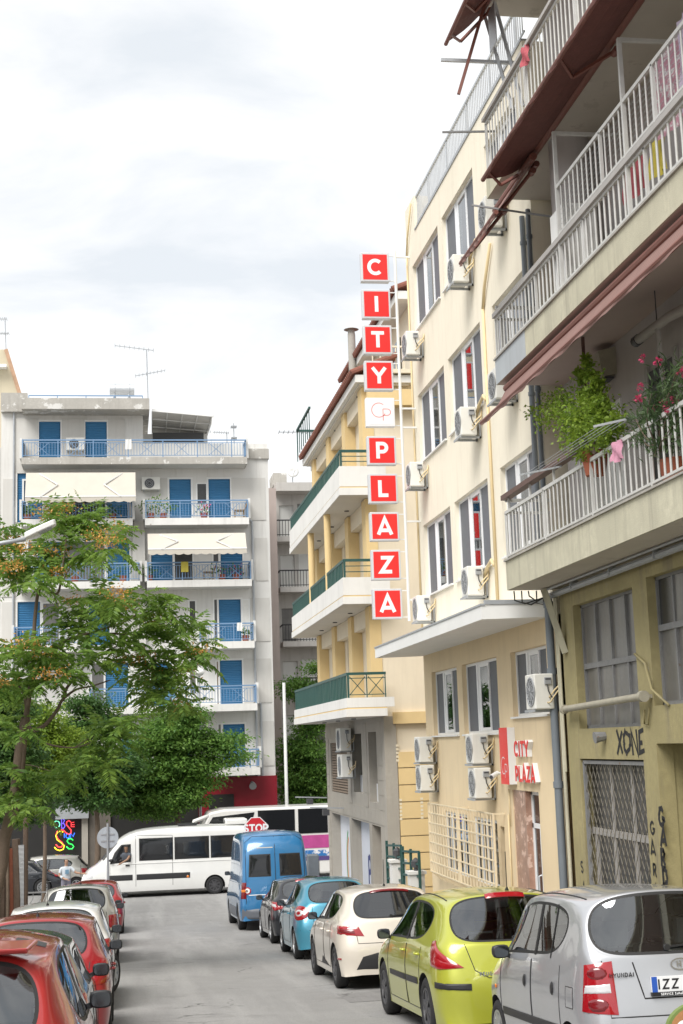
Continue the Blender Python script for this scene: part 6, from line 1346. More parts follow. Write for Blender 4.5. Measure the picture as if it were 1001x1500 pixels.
def make_wheel(parent, x, y, r, w, side, style, steer=0):
    mb = MB(); t_ = w/2; rr_ = r*.64
    mb.lathe([(-t_*.85, rr_), (-t_, rr_+.02), (-t_, r-.035), (-t_*.8, r-.006), (-t_*.3, r), (t_*.3, r), (t_*.8, r-.006), (t_, r-.035), (t_, rr_+.02), (t_*.85, rr_)], (0, 0, 0), 'x', 32)
    wh = mb.build('wheel', 'tyre', parent, local=True, smooth=True); wh.location = (x, y, r); wh.rotation_euler = (0, 0, steer)
    s = side; mb = MB(); mb.cyl((s*t_*.35, 0, 0), (s*t_*.55, 0, 0), rr_, 28, m=1); mb.lathe([(s*t_*.5, rr_), (s*t_*.95, rr_+.004), (s*t_*.95, rr_-.02), (s*t_*.55, rr_-.03)], (0, 0, 0), 'x', 28, m=0)
    n = {'alloy': 5, 'cap': 7, 'fine': 14, 'dark': 6, 'van': 8}[style]; bw = {'alloy': .055, 'cap': .075, 'fine': .022, 'dark': .05, 'van': .05}[style]
    for k in range(n):
        a = 2*pi*k/n+.3; mb.bar((s*t_*.8, cos(a)*.04, sin(a)*.04), (s*t_*.75, cos(a)*(rr_-.01), sin(a)*(rr_-.01)), bw, .03, up=(1, 0, 0))
    mb.cyl((s*t_*.6, 0, 0), (s*t_*.98, 0, 0), .055, 14)
    rm = mb.build('rim', ['rim_dark' if style in ('dark', 'van') else 'rim_silver', 'rim_dark'], wh, local=True); return wh
class Car:
    def __init__(s, name, label, cat, p, pos, paint_, group=None, rotz=0.0, wheels='alloy', levels=3):
        s.p = p; L, Wd = p['L'], p['W']; s.slope = math.atan2(gz(pos[1]+1.3)-gz(pos[1]-1.3), 2.6)
        s.root = thing(name, label, cat, (0, 0, 0), group); s.paint = paint_
        # pos = (centre x, rear y) on the ground; local y runs forward from the rear bumper
        cy = L/2; wx, wy = pos; R_ = Matrix.Rotation(rotz, 4, 'Z')
        fwd = Vector((-sin(rotz), cos(rotz), 0)); ce = Vector((wx, wy, 0)) if p.get('centre') else Vector((wx, wy, 0))+fwd*cy
        zc = gz(ce.y); sl = math.atan2(gz(ce.y+fwd.y*1.3)-gz(ce.y-fwd.y*1.3), 2.6)
        M_ = Matrix.Translation((ce.x, ce.y, zc+.004)) @ R_ @ Matrix.Rotation(sl, 4, 'X') @ Matrix.Translation((0, -cy, 0))
        s.root.location = M_.to_translation(); s.root.rotation_euler = M_.to_euler()
        me = body_mesh(p)
        def sub(o): m = o.modifiers.new('s', 'SUBSURF'); m.levels = levels; m.render_levels = levels; m.boundary_smooth = 'PRESERVE_CORNERS'
        sm = evaluated(me, [sub]); s.smooth = sm
        bmx = bmesh.new(); bmx.from_mesh(sm); s.bvh = BVHTree.FromBMesh(bmx); bmx.free()
        r = p['wr']; s.wheels = [(p['ro'], 1), (p['ro'], -1), (p['ro']+p['wb'], 1), (p['ro']+p['wb'], -1)]; tr = Wd/2-p.get('inset', .115)
        cut = MB(); ar = r+p.get('arch', .045)
        for (y, sd) in s.wheels: cut.cyl((sd*(Wd/2+.2), y, r), (sd*(Wd/2-.36), y, r), ar, 40)
        cm = cut.mesh('cut'); 
        for q in range(7): cm.materials.append(None)
        cm.polygons.foreach_set('material_index', [4]*len(cm.polygons))
        for q in range(7): sm.materials.append(bpy.data.materials.get('slot%d' % q) or bpy.data.materials.new('slot%d' % q))
        for q in range(7): cm.materials[q] = sm.materials[q]
        co = bpy.data.objects.new('cut', cm); COL.objects.link(co)
        def boo(o):
            m = o.modifiers.new('b', 'BOOLEAN'); m.operation = 'DIFFERENCE'; m.object = co; m.solver = 'EXACT'; return [co]
        full = evaluated(sm.copy(), [boo])
        b_ = link('body', split_mat(full, {0}), paint_, s.root, local=True); b_.data.set_sharp_from_angle(angle=rad(50)); s.body = b_
        link('underbody', split_mat(full, {4, 5}), 'trim_black', s.root, local=True)
        if p.get('glass', True):
            link('window_seal', split_mat(full, {6}), 'rubber', s.root, local=True)
            sg = split_mat(full, {1})
            for sd, nm in ((1, 'side_window'), (-1, 'side_window')):
                bm = bmesh.new(); bm.from_mesh(sg); bmesh.ops.delete(bm, geom=[f for f in bm.faces if f.calc_center_median().x*sd < 0], context='FACES'); r_ = bpy.data.meshes.new(nm); bm.to_mesh(r_); bm.free(); link(nm, r_, p.get('gm', 'car_glass'), s.root, local=True)
            link('windscreen', split_mat(full, {2}), 'car_glass', s.root, local=True); link('rear_window', split_mat(full, {3}), p.get('gmr', 'car_glass'), s.root, local=True)
            s.interior()
        for (y, sd) in s.wheels: make_wheel(s.root, sd*tr, y, r, p.get('ww', .19), sd, wheels, p.get('steer', 0) if y > 1.5 else 0)
    # ---- surface projection
    def hit(s, o, d):
        h = s.bvh.ray_cast(Vector(o), Vector(d)); return (h[0], h[1]) if h[0] is not None else (None, None)
    def proj(s, mode, a, b):
        """mode rear: (x,z); side L/R: (y,z); top: (x,y); corner: (angle deg from straight back, z)"""
        if mode == 'rear': return s.hit((a, -3, b), (0, 1, 0))
        if mode == 'front': return s.hit((a, s.p['L']+3, b), (0, -1, 0))
        if mode == 'L': return s.hit((-4, a, b), (1, 0, 0))
        if mode == 'R': return s.hit((4, a, b), (-1, 0, 0))
        if mode == 'top': return s.hit((a, b, 5), (0, 0, -1))
        sg = -1 if mode == 'cl' else 1; cx, cy = sg*(s.p['W']/2-.45), .65; t = rad(a); d = Vector((sg*sin(t), -cos(t), 0)); o = Vector((cx, cy, b))+d*4; return s.hit(o, -d)
    def patch(s, name, mode, poly, matn, off=.006, parent=None, rings=(1, .75, .45, .15), dens=4):
        P = []; n0 = len(poly)
        for i in range(n0):
            a, b = np.array(poly[i], float), np.array(poly[(i+1) % n0], float)
            for k in range(dens): P.append(a+(b-a)*k/dens)
        c = np.mean(P, axis=0); vs = []; ok = True; n = len(P); last = None
        for rg in rings:
            for q in P:
                a, b = c+(q-c)*rg; h, nn = s.proj(mode, a, b)
                if h is None:
                    h, nn = last if last else (Vector((0, 0, 0)), Vector((0, 0, 1)))
                last = (h, nn); vs.append(tuple(h+nn*(off if rg < 1 else off*.45)))
        h, nn = s.proj(mode, *c); h = h if h is not None else last[0]; nn = nn if nn is not None else last[1]; vs.append(tuple(h+nn*off)); R_ = len(rings); fs = []
        for r in range(R_-1):
            for i in range(n): fs.append((r*n+i, r*n+(i+1) % n, (r+1)*n+(i+1) % n, (r+1)*n+i))
        fs += [((R_-1)*n+i, (R_-1)*n+(i+1) % n, R_*n) for i in range(n)]
        mb = MB(); mb.add(vs, fs); return mb.build(name, matn, parent or s.root, local=True, smooth=True)
    def line(s, mode, pts, name='panel_gap', matn='rubber', r=.005, closed=False, n=8, parent=None):
        Q = []; pts = list(pts)+([pts[0]] if closed else [])
        for a, b in zip(pts[:-1], pts[1:]):
            for k in range(n):
                t = k/n; h, nn = s.proj(mode, a[0]+(b[0]-a[0])*t, a[1]+(b[1]-a[1])*t)
                if h is not None: Q.append(h)
        h, nn = s.proj(mode, *pts[-1])
        if h is not None: Q.append(h)
        if len(Q) < 2: return
        mb = MB(); mb.tube(Q, r, 5); return mb.build(name, matn, parent or s.root, local=True)
    def interior(s):
        p = s.p; w = p['W']/2-.16; L = p['L']; mb = MB(); z0 = .32; mb.box(-w, w, p['rw'][0]+.15, p['cowl'][0], z0-.04, z0); mb.box(-w, w, p['cowl'][0]-.55, p['cowl'][0]-.1, .6, p['belt']-.03)
        mb.box(-w, w, p['rw'][0]+.16, p['rw'][0]+.75, z0, p['belt']-.14); mb.build('dashboard', 'interior', s.root, local=True)
        fs = p['cowl'][0]-1.25; rsx = max(p['rw'][0]+.75, fs-.95); top = p['belt']+.06
        for (x, y, wd) in ((-w*.5, fs, .46), (w*.5, fs, .46), (-w*.55, rsx, .5), (w*.55, rsx, .5)):
            mb = MB(); mb.prism([(x-wd/2, y-.1, .5), (x+wd/2, y-.1, .5), (x+wd/2*.85, y-.22, top), (x-wd/2*.85, y-.22, top)], (0, .11, 0)); mb.box(x-wd/2, x+wd/2, y-.1, y+.4, .38, .54); st_ = mb.build('seat', 'seat', s.root, local=True, bevel=.03)
            mb = MB(); mb.box(x-.14, x+.14, y-.27, y-.17, top+.05, top+.25); mb.bar((x-.06, y-.22, top-.02), (x-.06, y-.22, top+.06), .015); mb.bar((x+.06, y-.22, top-.02), (x+.06, y-.22, top+.06), .015); mb.build('headrest', 'seat', st_, local=True, bevel=.035)
    def mirror(s, sd, y, z, matn=None):
        matn = matn or 'trim_black'
        h, nn = s.proj('L' if sd < 0 else 'R', y, z)
        if h is None: return
        x = h.x; mb = MB(); mb.lathe([(-.09, .0), (-.085, .04), (-.05, .062), (.03, .072), (.05, .068), (.05, .0)], (0, 0, 0), 'y', 16)
        for i, v in enumerate(mb.v): k_ = 1/max(1e-6, ((abs(v[0])**4+abs(v[2])**4)**.25))*math.hypot(v[0], v[2]) if math.hypot(v[0], v[2]) > 1e-6 else 1; mb.v[i] = (v[0]*1.12*k_, -v[1], v[2]*.85*k_)
        m = mb.build('door_mirror', matn or s.paint, s.root, local=True, smooth=True); m.location = (x+sd*.085, y, z+.06)
        mb = MB(); mb.lathe([(0, .0), (0, .058)], (0, 0, 0), 'y', 16); 
        for i, v in enumerate(mb.v): k_ = 1/max(1e-6, ((abs(v[0])**4+abs(v[2])**4)**.25))*math.hypot(v[0], v[2]) if math.hypot(v[0], v[2]) > 1e-6 else 1; mb.v[i] = (v[0]*1.12*k_, -.053, v[2]*.85*k_)
        mb.build('mirror_glass', 'mirror', m, local=True); mb = MB(); mb.bar((-sd*.12, .0, -.06), (-sd*.03, 0, -.02), .05, .04); mb.build('mirror_stalk', 'trim_black', m, local=True)
    def doors(s, ys, z0=None, handles=True, hz=None, hm=None):
        p = s.p
        for md in ('L', 'R'):
            for (a, b) in ys:
                zt_ = p['belt']-.03; s.line(md, [(a, zt_), (a, .45), (a+(.12 if a < 1.3 else 0), .28), (b-.04, .28), (b, .45), (b, zt_)])
                if handles:
                    hh = hz or p['belt']-.14; h, nn = s.proj(md, a+.16, hh)
                    if h is not None:
                        mb = MB(); sd = -1 if md == 'L' else 1; mb.tube([(h.x, a+.07, hh), (h.x+sd*.035, a+.10, hh), (h.x+sd*.035, a+.21, hh+.004), (h.x, a+.24, hh)], .014, 6); mb.build('door_handle', hm or s.paint, s.root, local=True, smooth=True)
    def pillar(s, y0, y1, matn='rubber', wd=.07):
        """black B pillar over both side windows, from belt (y0) to roof rail (y1)"""
        p = s.p
        for sd in ('L', 'R'):
            zt_ = p['H']-.15; s.patch('door_pillar', sd, [(y0-wd/2, p['belt']+.01), (y0+wd/2, p['belt']+.01), (y1+wd/2, zt_), (y1-wd/2, zt_)], matn, off=.006)
    def plate(s, z, txt, w=.52, h=.115, dark=False):
        hh, nn = s.proj('rear', 0, z); y = hh.y-.012; mb = MB(); mb.box(-w/2, w/2, y-.008, y+.02, z-h/2, z+h/2); pl = mb.build('number_plate', 'plate', s.root, local=True)
        mb = MB(); mb.box(-w/2, -w/2+.045, y-.0095, y-.0085, z-h/2, z+h/2); mb.build('plate_band', 'plate_blue', pl, local=True)
        mb = MB(); letters(mb, txt, (.02, y-.0098, z-.038), (1, 0, 0), (0, 0, 1), .076, .013, (0, -1, 0), center=True, gap=.2); mb.build('plate_lettering', 'ink', pl, local=True); return pl
    def wiper(s, z, x0=-.05, L=.36):
        h, _ = s.proj('rear', x0, z); h2, _ = s.proj('rear', x0+L, z+.03)
        if h and h2: mb = MB(); mb.bar((x0, h.y-.02, z), (x0+L, h2.y-.02, z+.03), .015); mb.cyl((x0, h.y-.03, z), (x0, h.y+.01, z), .025, 8); mb.build('rear_wiper', 'rubber', s.root, local=True)
    def antenna(s, y, x=0, L=.3, lean=-.25):
        h, _ = s.proj('top', x, y); mb = MB(); mb.cyl((x, y, h.z-.005), (x, y+lean*.1, h.z+.03), .025, 8, r2=.012); mb.bar((x, y+lean*.08, h.z+.02), (x, y+lean*L, h.z+L), .008); mb.build('roof_aerial', 'rubber', s.root, local=True)
def mir(poly): return [(-a, b) for a, b in poly][::-1]

G_R = 'cars parked along the right kerb'; G_L = 'cars parked along the left kerb'
HB = dict(zb=.19, belt=.93, rail=.74, waist=.66)
# --- silver city car, nearest on the right
c = Car('parked_car', 'silver tall small hatchback with black door handles and vertical tail lamps', 'car', dict(HB, L=3.56, W=1.60, H=1.64, belt=1.04, belt_f=.98, rw=(.10, 1.10), rr=(.34, 1.585), rf=(2.10, 1.585), cowl=(2.85, 1.05), hood_z=.97, hood_fz=.80, qs=.78, mid=1.45, wb=2.38, ro=.56, wr=.275, rail=.80, tw=.93, in_r=.022, bump_z=.60, waist=.74, rear_w=1.03, gcr=.93), (4.32, 11.0), 'p_silver', G_R, wheels='cap')
c.doors([(.78, 1.62), (1.64, 2.72)], hz=.80, handles=False); c.pillar(1.52, 1.40); c.pillar(1.05, .98, wd=.025)
for y in (.86, 1.72):
    for md, sd in (('L', -1), ('R', 1)):
        c.patch('handle_recess', md, [(y+.1+.055*cos(a), .80+.075*sin(a)) for a in np.linspace(0, 2*pi, 12, endpoint=False)], 'p_silver', off=.001, dens=1); c.patch('door_handle', md, [(y+.1+.04*cos(a), .815+.055*sin(a)) for a in np.linspace(0, 2*pi, 12, endpoint=False)], 'trim_black', off=.014, dens=1)
for sg in ('cl', 'cr'):
    tl = c.patch('tail_lamp', sg, [(19, 1.075), (40, 1.05), (44, .70), (17, .68)], 'lamp_red', off=.016); c.patch('reverse_lens', sg, [(20, .915), (40.5, .90), (41.5, .83), (19.5, .835)], 'lamp_clear', off=.021, parent=tl)
    for z in (.985, .755): c.patch('lamp_ring', sg, [(30+8*cos(a), z+.052*sin(a)) for a in np.linspace(0, 2*pi, 12, endpoint=False)], 'lamp_dark_red', off=.022, dens=1, parent=tl)
c.line('rear', [(-.62, 1.08), (-.60, .66), (.60, .66), (.62, 1.08)]); c.line('rear', [(-.38, 1.06), (-.32, .79), (.32, .79), (.38, 1.06)], r=.006)
c.plate(.89, 'IZZ 6208'); mb = MB(); h, _ = c.proj('rear', 0, .82); mb.box(-.27, .27, h.y-.03, h.y+.01, .805, .832); fr_ = mb.build('plate_frame', 'ink', c.root, local=True); mb = MB(); letters(mb, 'SERVICE ΣaKaΣ', (-.20, h.y-.0312, .81), (1, 0, 0), (0, 0, 1), .017, .004, (0, -1, 0), gap=.2); mb.build('frame_lettering', 'plate', fr_, local=True)
h, _ = c.proj('rear', -.37, .96); mb = MB(); letters(mb, 'HYUNDAI', (-.585, h.y-.008, .955), (1, 0, 0), (0, 0, 1), .032, .007, (.0, -1, 0), gap=.18); mb.build('badge_lettering', 'trim_black', c.root, local=True)
h, _ = c.proj('rear', 0, 1.03); mb = MB(); vs, fs = strip(_arc(0, 0, .075, .042, 0, 360, 20), .012); mb.add([(a, h.y-.012, 1.03+b) for a, b in vs], fs); letters(mb, 'H', (-.028, h.y-.012, 1.01), (1, 0, 0), (0, 0, 1), .045, .011, (0, -1, 0)); mb.build('badge', 'chrome', c.root, local=True)
for md in ('L', 'R'): c.patch('rubbing_strip', md, [(.86, .47), (2.66, .45), (2.66, .52), (.86, .54)], 'trim_black', off=.012); c.patch('side_repeater', md, [(2.88+.03*cos(a), .68+.022*sin(a)) for a in np.linspace(0, 2*pi, 10, endpoint=False)], 'lamp_orange', off=.014, dens=1)
c.line('R', [(.5, .72), (.5, .86), (.66, .86), (.66, .72)], closed=True); c.patch('fuel_flap', 'L', [(.42, .70), (.42, .86), (.60, .86), (.60, .70)], 'p_silver', off=.003); c.line('L', [(.42, .70), (.42, .86), (.60, .86), (.60, .70)], closed=True, r=.004)
c.patch('bumper_strip', 'rear', [(-.66, .50), (.66, .50), (.66, .56), (-.66, .56)], 'trim_black', off=.012); c.mirror(-1, 2.42, .97, 'trim_black'); c.mirror(1, 2.42, .97, 'trim_black'); c.wiper(1.16, -.08, .4)
for x in (-.56, .56): c.line('top', [(x, .55), (x, 2.0)], 'roof_channel', r=.008)
mb = MB(); mb.box(.12, .5, .55, .9, .86, .93); tag(mb.build('parcel', 'p_vanblue'), 'blue package lying on the rear shelf of the silver hatchback', 'package'); bpy.data.objects['parcel'].location += Vector((4.32, 11.0, gz(11.4)+.1))

# --- lime green hatchback
c = Car('parked_car', 'lime green rounded hatchback with large red wedge tail lamps', 'car', dict(HB, L=4.28, W=1.86, H=1.56, belt=.97, belt_f=.93, rw=(.10, 1.0), rr=(.66, 1.475), rf=(2.45, 1.49), cowl=(3.38, 1.03), hood_z=.95, hood_fz=.72, qs=.86, mid=1.75, wb=2.61, ro=.78, wr=.32, tw=.84, in_r=.035, bump_z=.60, rail=.71, waist=.72), (4.12, 14.95), 'p_lime', G_R, wheels='dark')
c.doors([(1.02, 1.82), (1.84, 3.0)], hz=.86); c.pillar(1.86, 1.80, wd=.09)
for sg in ('cl', 'cr'): tl = c.patch('tail_lamp', sg, [(72, 1.02), (56, 1.03), (34, .90), (14, .77), (40, .755), (64, .78), (70, .9)], 'lamp_red', off=.02, dens=6)
for md in ('cl', 'cr'): c.patch('bumper_strip', md, [(8, .545), (50, .565), (50, .625), (8, .61)], 'trim_black', off=.014)
for md in ('L', 'R'): c.patch('rubbing_strip', md, [(1.12, .54), (1.80, .53), (1.80, .60), (1.12, .61)], 'trim_black', off=.012); c.patch('rubbing_strip', md, [(1.86, .53), (2.86, .53), (2.86, .59), (1.86, .60)], 'trim_black', off=.012)
c.line('rear', [(-.60, 1.0), (-.52, .74), (-.38, .66), (.38, .66), (.52, .74), (.60, 1.0)]); h, _ = c.proj('rear', -.3, .70); mb = MB(); letters(mb, 'PEUGEOT', (-.48, h.y-.008, .685), (1, 0, 0), (0, 0, 1), .035, .009, (0, -1, 0), gap=.3); mb.build('badge_lettering', 'chrome', c.root, local=True)
c.patch('high_brake_light', 'top', [(-.22, .60), (.22, .60), (.22, .655), (-.22, .655)], 'lamp_red', off=.03); c.antenna(.95, .12, .42, -.1); c.mirror(-1, 3.0, .93); c.mirror(1, 3.0, .93); c.wiper(1.04); c.plate(.50, 'NBZ 1026')
for x in (-.60, .60): c.line('top', [(x, .85), (x*.97, 2.4)], 'roof_channel', r=.009)
# --- cream hatchback
c = Car('parked_car', 'cream small hatchback with black rear bumper insert behind the lime green car', 'car', dict(HB, L=4.06, W=1.78, H=1.50, belt=.95, belt_f=.90, rw=(.10, .98), rr=(.52, 1.42), rf=(2.35, 1.43), cowl=(3.2, .98), hood_z=.92, hood_fz=.74, qs=.80, mid=1.6, wb=2.59, ro=.62, wr=.31, tw=.76, rail=.68, waist=.70, gmr='dark_glass'), (4.0, 21.55), 'p_cream', G_R, wheels='dark')
c.doors([(.95, 1.7), (1.72, 2.85)]); c.pillar(1.70, 1.62, wd=.09)
for sg in ('cl', 'cr'): tl = c.patch('tail_lamp', sg, [(4, .76), (12, .90), (56, .92), (52, .80)], 'lamp_red', off=.012); c.patch('lamp_band', sg, [(14, .79), (17, .86), (48, .885), (46, .82)], 'lamp_dark_red', off=.015, parent=tl)
c.patch('bumper_insert', 'rear', [(-.62, .29), (-.52, .47), (-.3, .52), (.3, .52), (.52, .47), (.62, .29)], 'trim_black', off=.012); c.line('rear', [(-.62, .96), (-.58, .66), (.58, .66), (.62, .96)]); c.plate(.47, 'YZX 2810', h=.11)
for sg in ('cl', 'cr'): c.patch('reflector', sg, [(38, .43), (52, .43), (52, .455), (38, .455)], 'lamp_red', off=.01)
for md in ('L', 'R'): c.patch('sill_insert', md, [(1.2, .28), (2.1, .28), (1.9, .40)], 'trim_black', off=.01)
c.patch('spoiler_light', 'top', [(-.3, .47), (.3, .47), (.3, .50), (-.3, .50)], 'lamp_dark_red', off=.02); c.antenna(.9, .0, .4, -.1); c.mirror(-1, 2.80, .92); c.mirror(1, 2.80, .92); c.wiper(1.03)
# --- sky blue round car
c = Car('parked_car', 'sky blue small rounded hatchback with round tail lamps parked before the cream car', 'car', dict(HB, L=3.62, W=1.70, H=1.55, belt=.98, belt_f=.92, rw=(.13, 1.02), rr=(.48, 1.46), rf=(2.05, 1.48), cowl=(2.85, 1.02), hood_z=.95, hood_fz=.76, qs=.80, mid=1.45, wb=2.30, ro=.60, wr=.29, tw=.72, rail=.68, waist=.72), (4.08, 28.05), 'p_blue', G_R, wheels='alloy')
c.doors([(1.1, 2.4)]); c.pillar(1.3, 1.22, wd=.09)
for sg in ('cl', 'cr'):
    cir = lambda r: [(38+22*r*cos(a), .87+.135*r*sin(a)) for a in np.linspace(0, 2*pi, 16, endpoint=False)]
    tl = c.patch('tail_lamp', sg, cir(1), 'lamp_red', off=.016, dens=1); c.patch('lamp_ring', sg, cir(.55), 'lamp_clear', off=.02, dens=1, parent=tl); c.patch('lamp_centre', sg, cir(.3), 'lamp_red', off=.023, dens=1, parent=tl)
c.line('rear', [(-.5, .98), (-.48, .6), (.48, .6), (.5, .98)]); c.wiper(1.06); c.mirror(-1, 2.45, .95, 'trim_black'); c.mirror(1, 2.45, .95, 'trim_black'); c.plate(.62, 'KBH 2018'); c.line('rear', [(-.75, .55), (.75, .55)], r=.006)
mb = MB(); mb.cyl((-.45, .02, .24), (-.45, .2, .24), .035, 10); mb.build('exhaust_pipe', 'chrome', c.root, local=True)
# --- black hatchback
c = Car('parked_car', 'glossy black hatchback parked behind the blue van', 'car', dict(HB, L=3.97, W=1.76, H=1.50, belt=.95, belt_f=.9, rw=(.12, .97), rr=(.5, 1.42), rf=(2.3, 1.43), cowl=(3.15, .99), hood_z=.93, hood_fz=.74, qs=.82, mid=1.6, wb=2.54, ro=.62, wr=.31, tw=.76, rail=.70), (4.18, 33.4), 'p_black', G_R, wheels='alloy')
c.doors([(.95, 1.7), (1.72, 2.85)]); c.pillar(1.7, 1.62)
for sg in ('cl', 'cr'): tl = c.patch('tail_lamp', sg, [(16, .78), (20, .91), (62, .95), (60, .84), (36, .74)], 'lamp_red', off=.014); c.patch('lamp_band', sg, [(30, .80), (34, .88), (54, .9), (52, .85)], 'lamp_clear', off=.018, parent=tl)
c.plate(.60, 'NIH 6018'); c.mirror(-1, 2.8, .92); c.mirror(1, 2.8, .92); c.wiper(1.02); c.patch('high_brake_light', 'top', [(-.25, .44), (.25, .44), (.25, .475), (-.25, .475)], 'lamp_red', off=.03)

# ------------------------------------------------------------------ left row
def plain_hatch(label, pos, pm, seedk=0, rear=None, group=G_L, wheels='alloy', name='parked_car', **kw):
    d = dict(HB, L=3.85, W=1.70, H=1.49, belt=.95, belt_f=.90, rw=(.12, .98), rr=(.5, 1.41), rf=(2.2, 1.42), cowl=(3.05, .99), hood_z=.92, hood_fz=.74, qs=.80, mid=1.55, wb=2.45, ro=.62, wr=.30, tw=.76, rail=.71); d.update(kw)
    c = Car(name, label, 'car', d, pos, pm, group, wheels=wheels); q = d['qs']; c.doors([(q+.1, d['mid']+.05), (d['mid']+.07, d['cowl'][0]-.25)]); c.pillar(d['mid']+.06, d['mid']-.02); zt_ = d['belt']
    for sg in ('cl', 'cr'): c.patch('tail_lamp', sg, rear or [(22, .70), (24, .95), (58, .97), (56, .74)], 'lamp_red', off=.014)
    c.plate(.72, 'NHB 1280'); c.line('rear', [(-.6, zt_), (-.56, .62), (.56, .62), (.6, zt_)]); c.mirror(-1, d['cowl'][0]-.35, zt_-.03); c.mirror(1, d['cowl'][0]-.35, zt_-.03); c.wiper(d['rw'][1]+.06); return c
RXL = -.10      # right flank of the left row
c = plain_hatch('bright red compact hatchback with roof bar strip and rear spoiler, foremost of the left row', (RXL-.10-.86, 7.95), 'p_red', W=1.74, H=1.64, L=3.85, belt=1.03, belt_f=.96, rw=(.12, 1.04), rr=(.42, 1.54), rf=(2.4, 1.58))
c.patch('roof_strip', 'top', [(-.62, 1.0), (-.5, 1.0), (-.5, 1.28), (-.62, 1.28)], 'trim_black', off=.006); c.patch('roof_strip', 'top', [(.40, 1.0), (.58, 1.0), (.58, 1.20), (.40, 1.20)], 'trim_black', off=.006)
h, _ = c.proj('top', 0, .55); mb = MB(); mb.prism([(-.56, .62, h.z+.005), (.56, .62, h.z+.005), (.52, .34, h.z-.03), (-.52, .34, h.z-.03)], (0, -.02, .03)); mb.build('rear_spoiler', 'p_red', c.root, local=True, bevel=.012)
plain_hatch('dark grey hatchback squeezed between two red cars in the left row', (RXL-.16-.85, 12.0), 'p_greydark', H=1.40)
c = plain_hatch('red hatchback with a short roof aerial parked behind the white car', (RXL-.04-.85, 16.2), 'p_red2', H=1.47); c.antenna(.8, 0, .05, 0)
c = plain_hatch('white hatchback with turned front wheel and long roof aerial in the left row', (RXL-.06-.84, 20.6), 'p_white', H=1.50, L=3.83, steer=-.35, wheels='cap'); c.antenna(.7, -.1, .42, -.1)
c = plain_hatch('champagne silver tall hatchback with a black rear window in the left row', (RXL-.02-.86, 30.0), 'p_champ', H=1.60, L=3.9, W=1.72, belt=1.02, belt_f=.96, rw=(.13, 1.04), rr=(.4, 1.53), gmr='dark_glass'); c.antenna(1.4, .05, .4, -.15); c.patch('bumper_strip', 'rear', [(-.7, .50), (.7, .50), (.7, .56), (-.7, .56)], 'trim_black', off=.01)
c = plain_hatch('red hatchback just in front of the champagne silver car, mostly hidden', (RXL-.95, 35.2), 'p_red', H=1.55, L=3.9)
c = plain_hatch('farthest red hatchback of the left row beside the round sign', (RXL+.08-.85, 41.6), 'p_red2', H=1.52, L=3.9)
# cars on the cross street
cx_ = PG(61, 1312); rx = PY(98, 1300, cx_[1])[0]
sed = dict(HB, L=4.85, W=1.85, H=1.47, belt=.92, belt_f=.9, rw=(.92, .98), rr=(1.45, 1.38), rf=(2.75, 1.40), cowl=(3.65, .98), hood_z=.92, hood_fz=.72, qs=1.25, mid=2.2, wb=2.85, ro=1.05, wr=.34, rail=.68, bump_z=.62, waist=.7, tw=.66, steer=0)
c = Car('sedan_car', 'long black saloon with bright multi spoke wheels driving along the far street', 'car', sed, (rx+.05, cx_[1]+.95), 'p_black', None, rotz=pi/2, wheels='fine'); c.doors([(1.3, 2.2), (2.22, 3.35)]); c.pillar(2.2, 2.1)
for sg in ('cl', 'cr'): c.patch('tail_lamp', sg, [(30, .74), (30, .9), (74, .92), (72, .76)], 'lamp_red', off=.014)
for md in ('L', 'R'): c.line(md, [(.7, .56), (1.0, .56)], 'chrome_strip', 'chrome', .012); c.line(md, [(1.3, .96), (3.3, .93)], 'chrome_strip', 'chrome', .01); c.line(md, [(1.28, .97), (1.75, 1.3), (2.3, 1.37), (2.9, 1.33)], 'chrome_strip', 'chrome', .012)
q = PY(134, 1290, 64.6)[0]
c = plain_hatch('pale cream estate car parked before the neon shop front', (q, 64.6), 'p_champ', group=None, name='estate_car', L=4.3, H=1.55, rw=(.15, .98), rr=(.55, 1.46), rf=(2.5, 1.47), cowl=(3.4, 1.0), qs=.75, mid=1.75, wb=2.6); 
c.root.rotation_euler = (0, 0, pi/2); c.root.location = (q, 64.6, gz(64.6)+.004)

# ------------------------------------------------------------------ vans: boxier cage, windows as inset panes
def van(name, label, p, pos, pm, rotz, centre=False, group=None):
    d = dict(zb=.26, belt=1.28, belt_f=1.15, rail=.86, waist=.8, bump_z=.62, glass=False, tw=.90, wr=.34, inset=.14, ww=.22, arch=.06, bcrease=.5); d.update(p)
    return Car(name, label, 'van', d, pos, pm, group, rotz, wheels='van')
c = van('parked_van', 'blue high roof panel van with two rear windows parked at the street end', dict(L=6.0, W=2.02, H=2.72, rw=(.02, 1.25), rr=(.12, 2.62), rf=(4.2, 2.64), cowl=(5.15, 1.3), hood_z=1.2, hood_fz=.95, qs=.9, mid=2.6, wb=3.55, ro=1.0), (4.08, 39.85), 'p_vanblue', 0, group=G_R)
for sx in (-1, 1):
    w = c.patch('rear_door_window', 'rear', [(sx*.12, 1.42), (sx*.74, 1.42), (sx*.70, 2.02), (sx*.12, 2.02)], 'rubber', off=.006); c.patch('pane', 'rear', [(sx*.15, 1.45), (sx*.71, 1.45), (sx*.67, 1.99), (sx*.15, 1.99)], 'tinted', off=.010, parent=w)
    c.patch('tail_lamp', 'cl' if sx < 0 else 'cr', [(22, .85), (40, .85), (40, 1.28), (22, 1.28)], 'lamp_dark_red', off=.014)
    c.patch('lamp_orange', 'cl' if sx < 0 else 'cr', [(23, 1.02), (39, 1.02), (39, 1.10), (23, 1.10)], 'lamp_orange', off=.018)
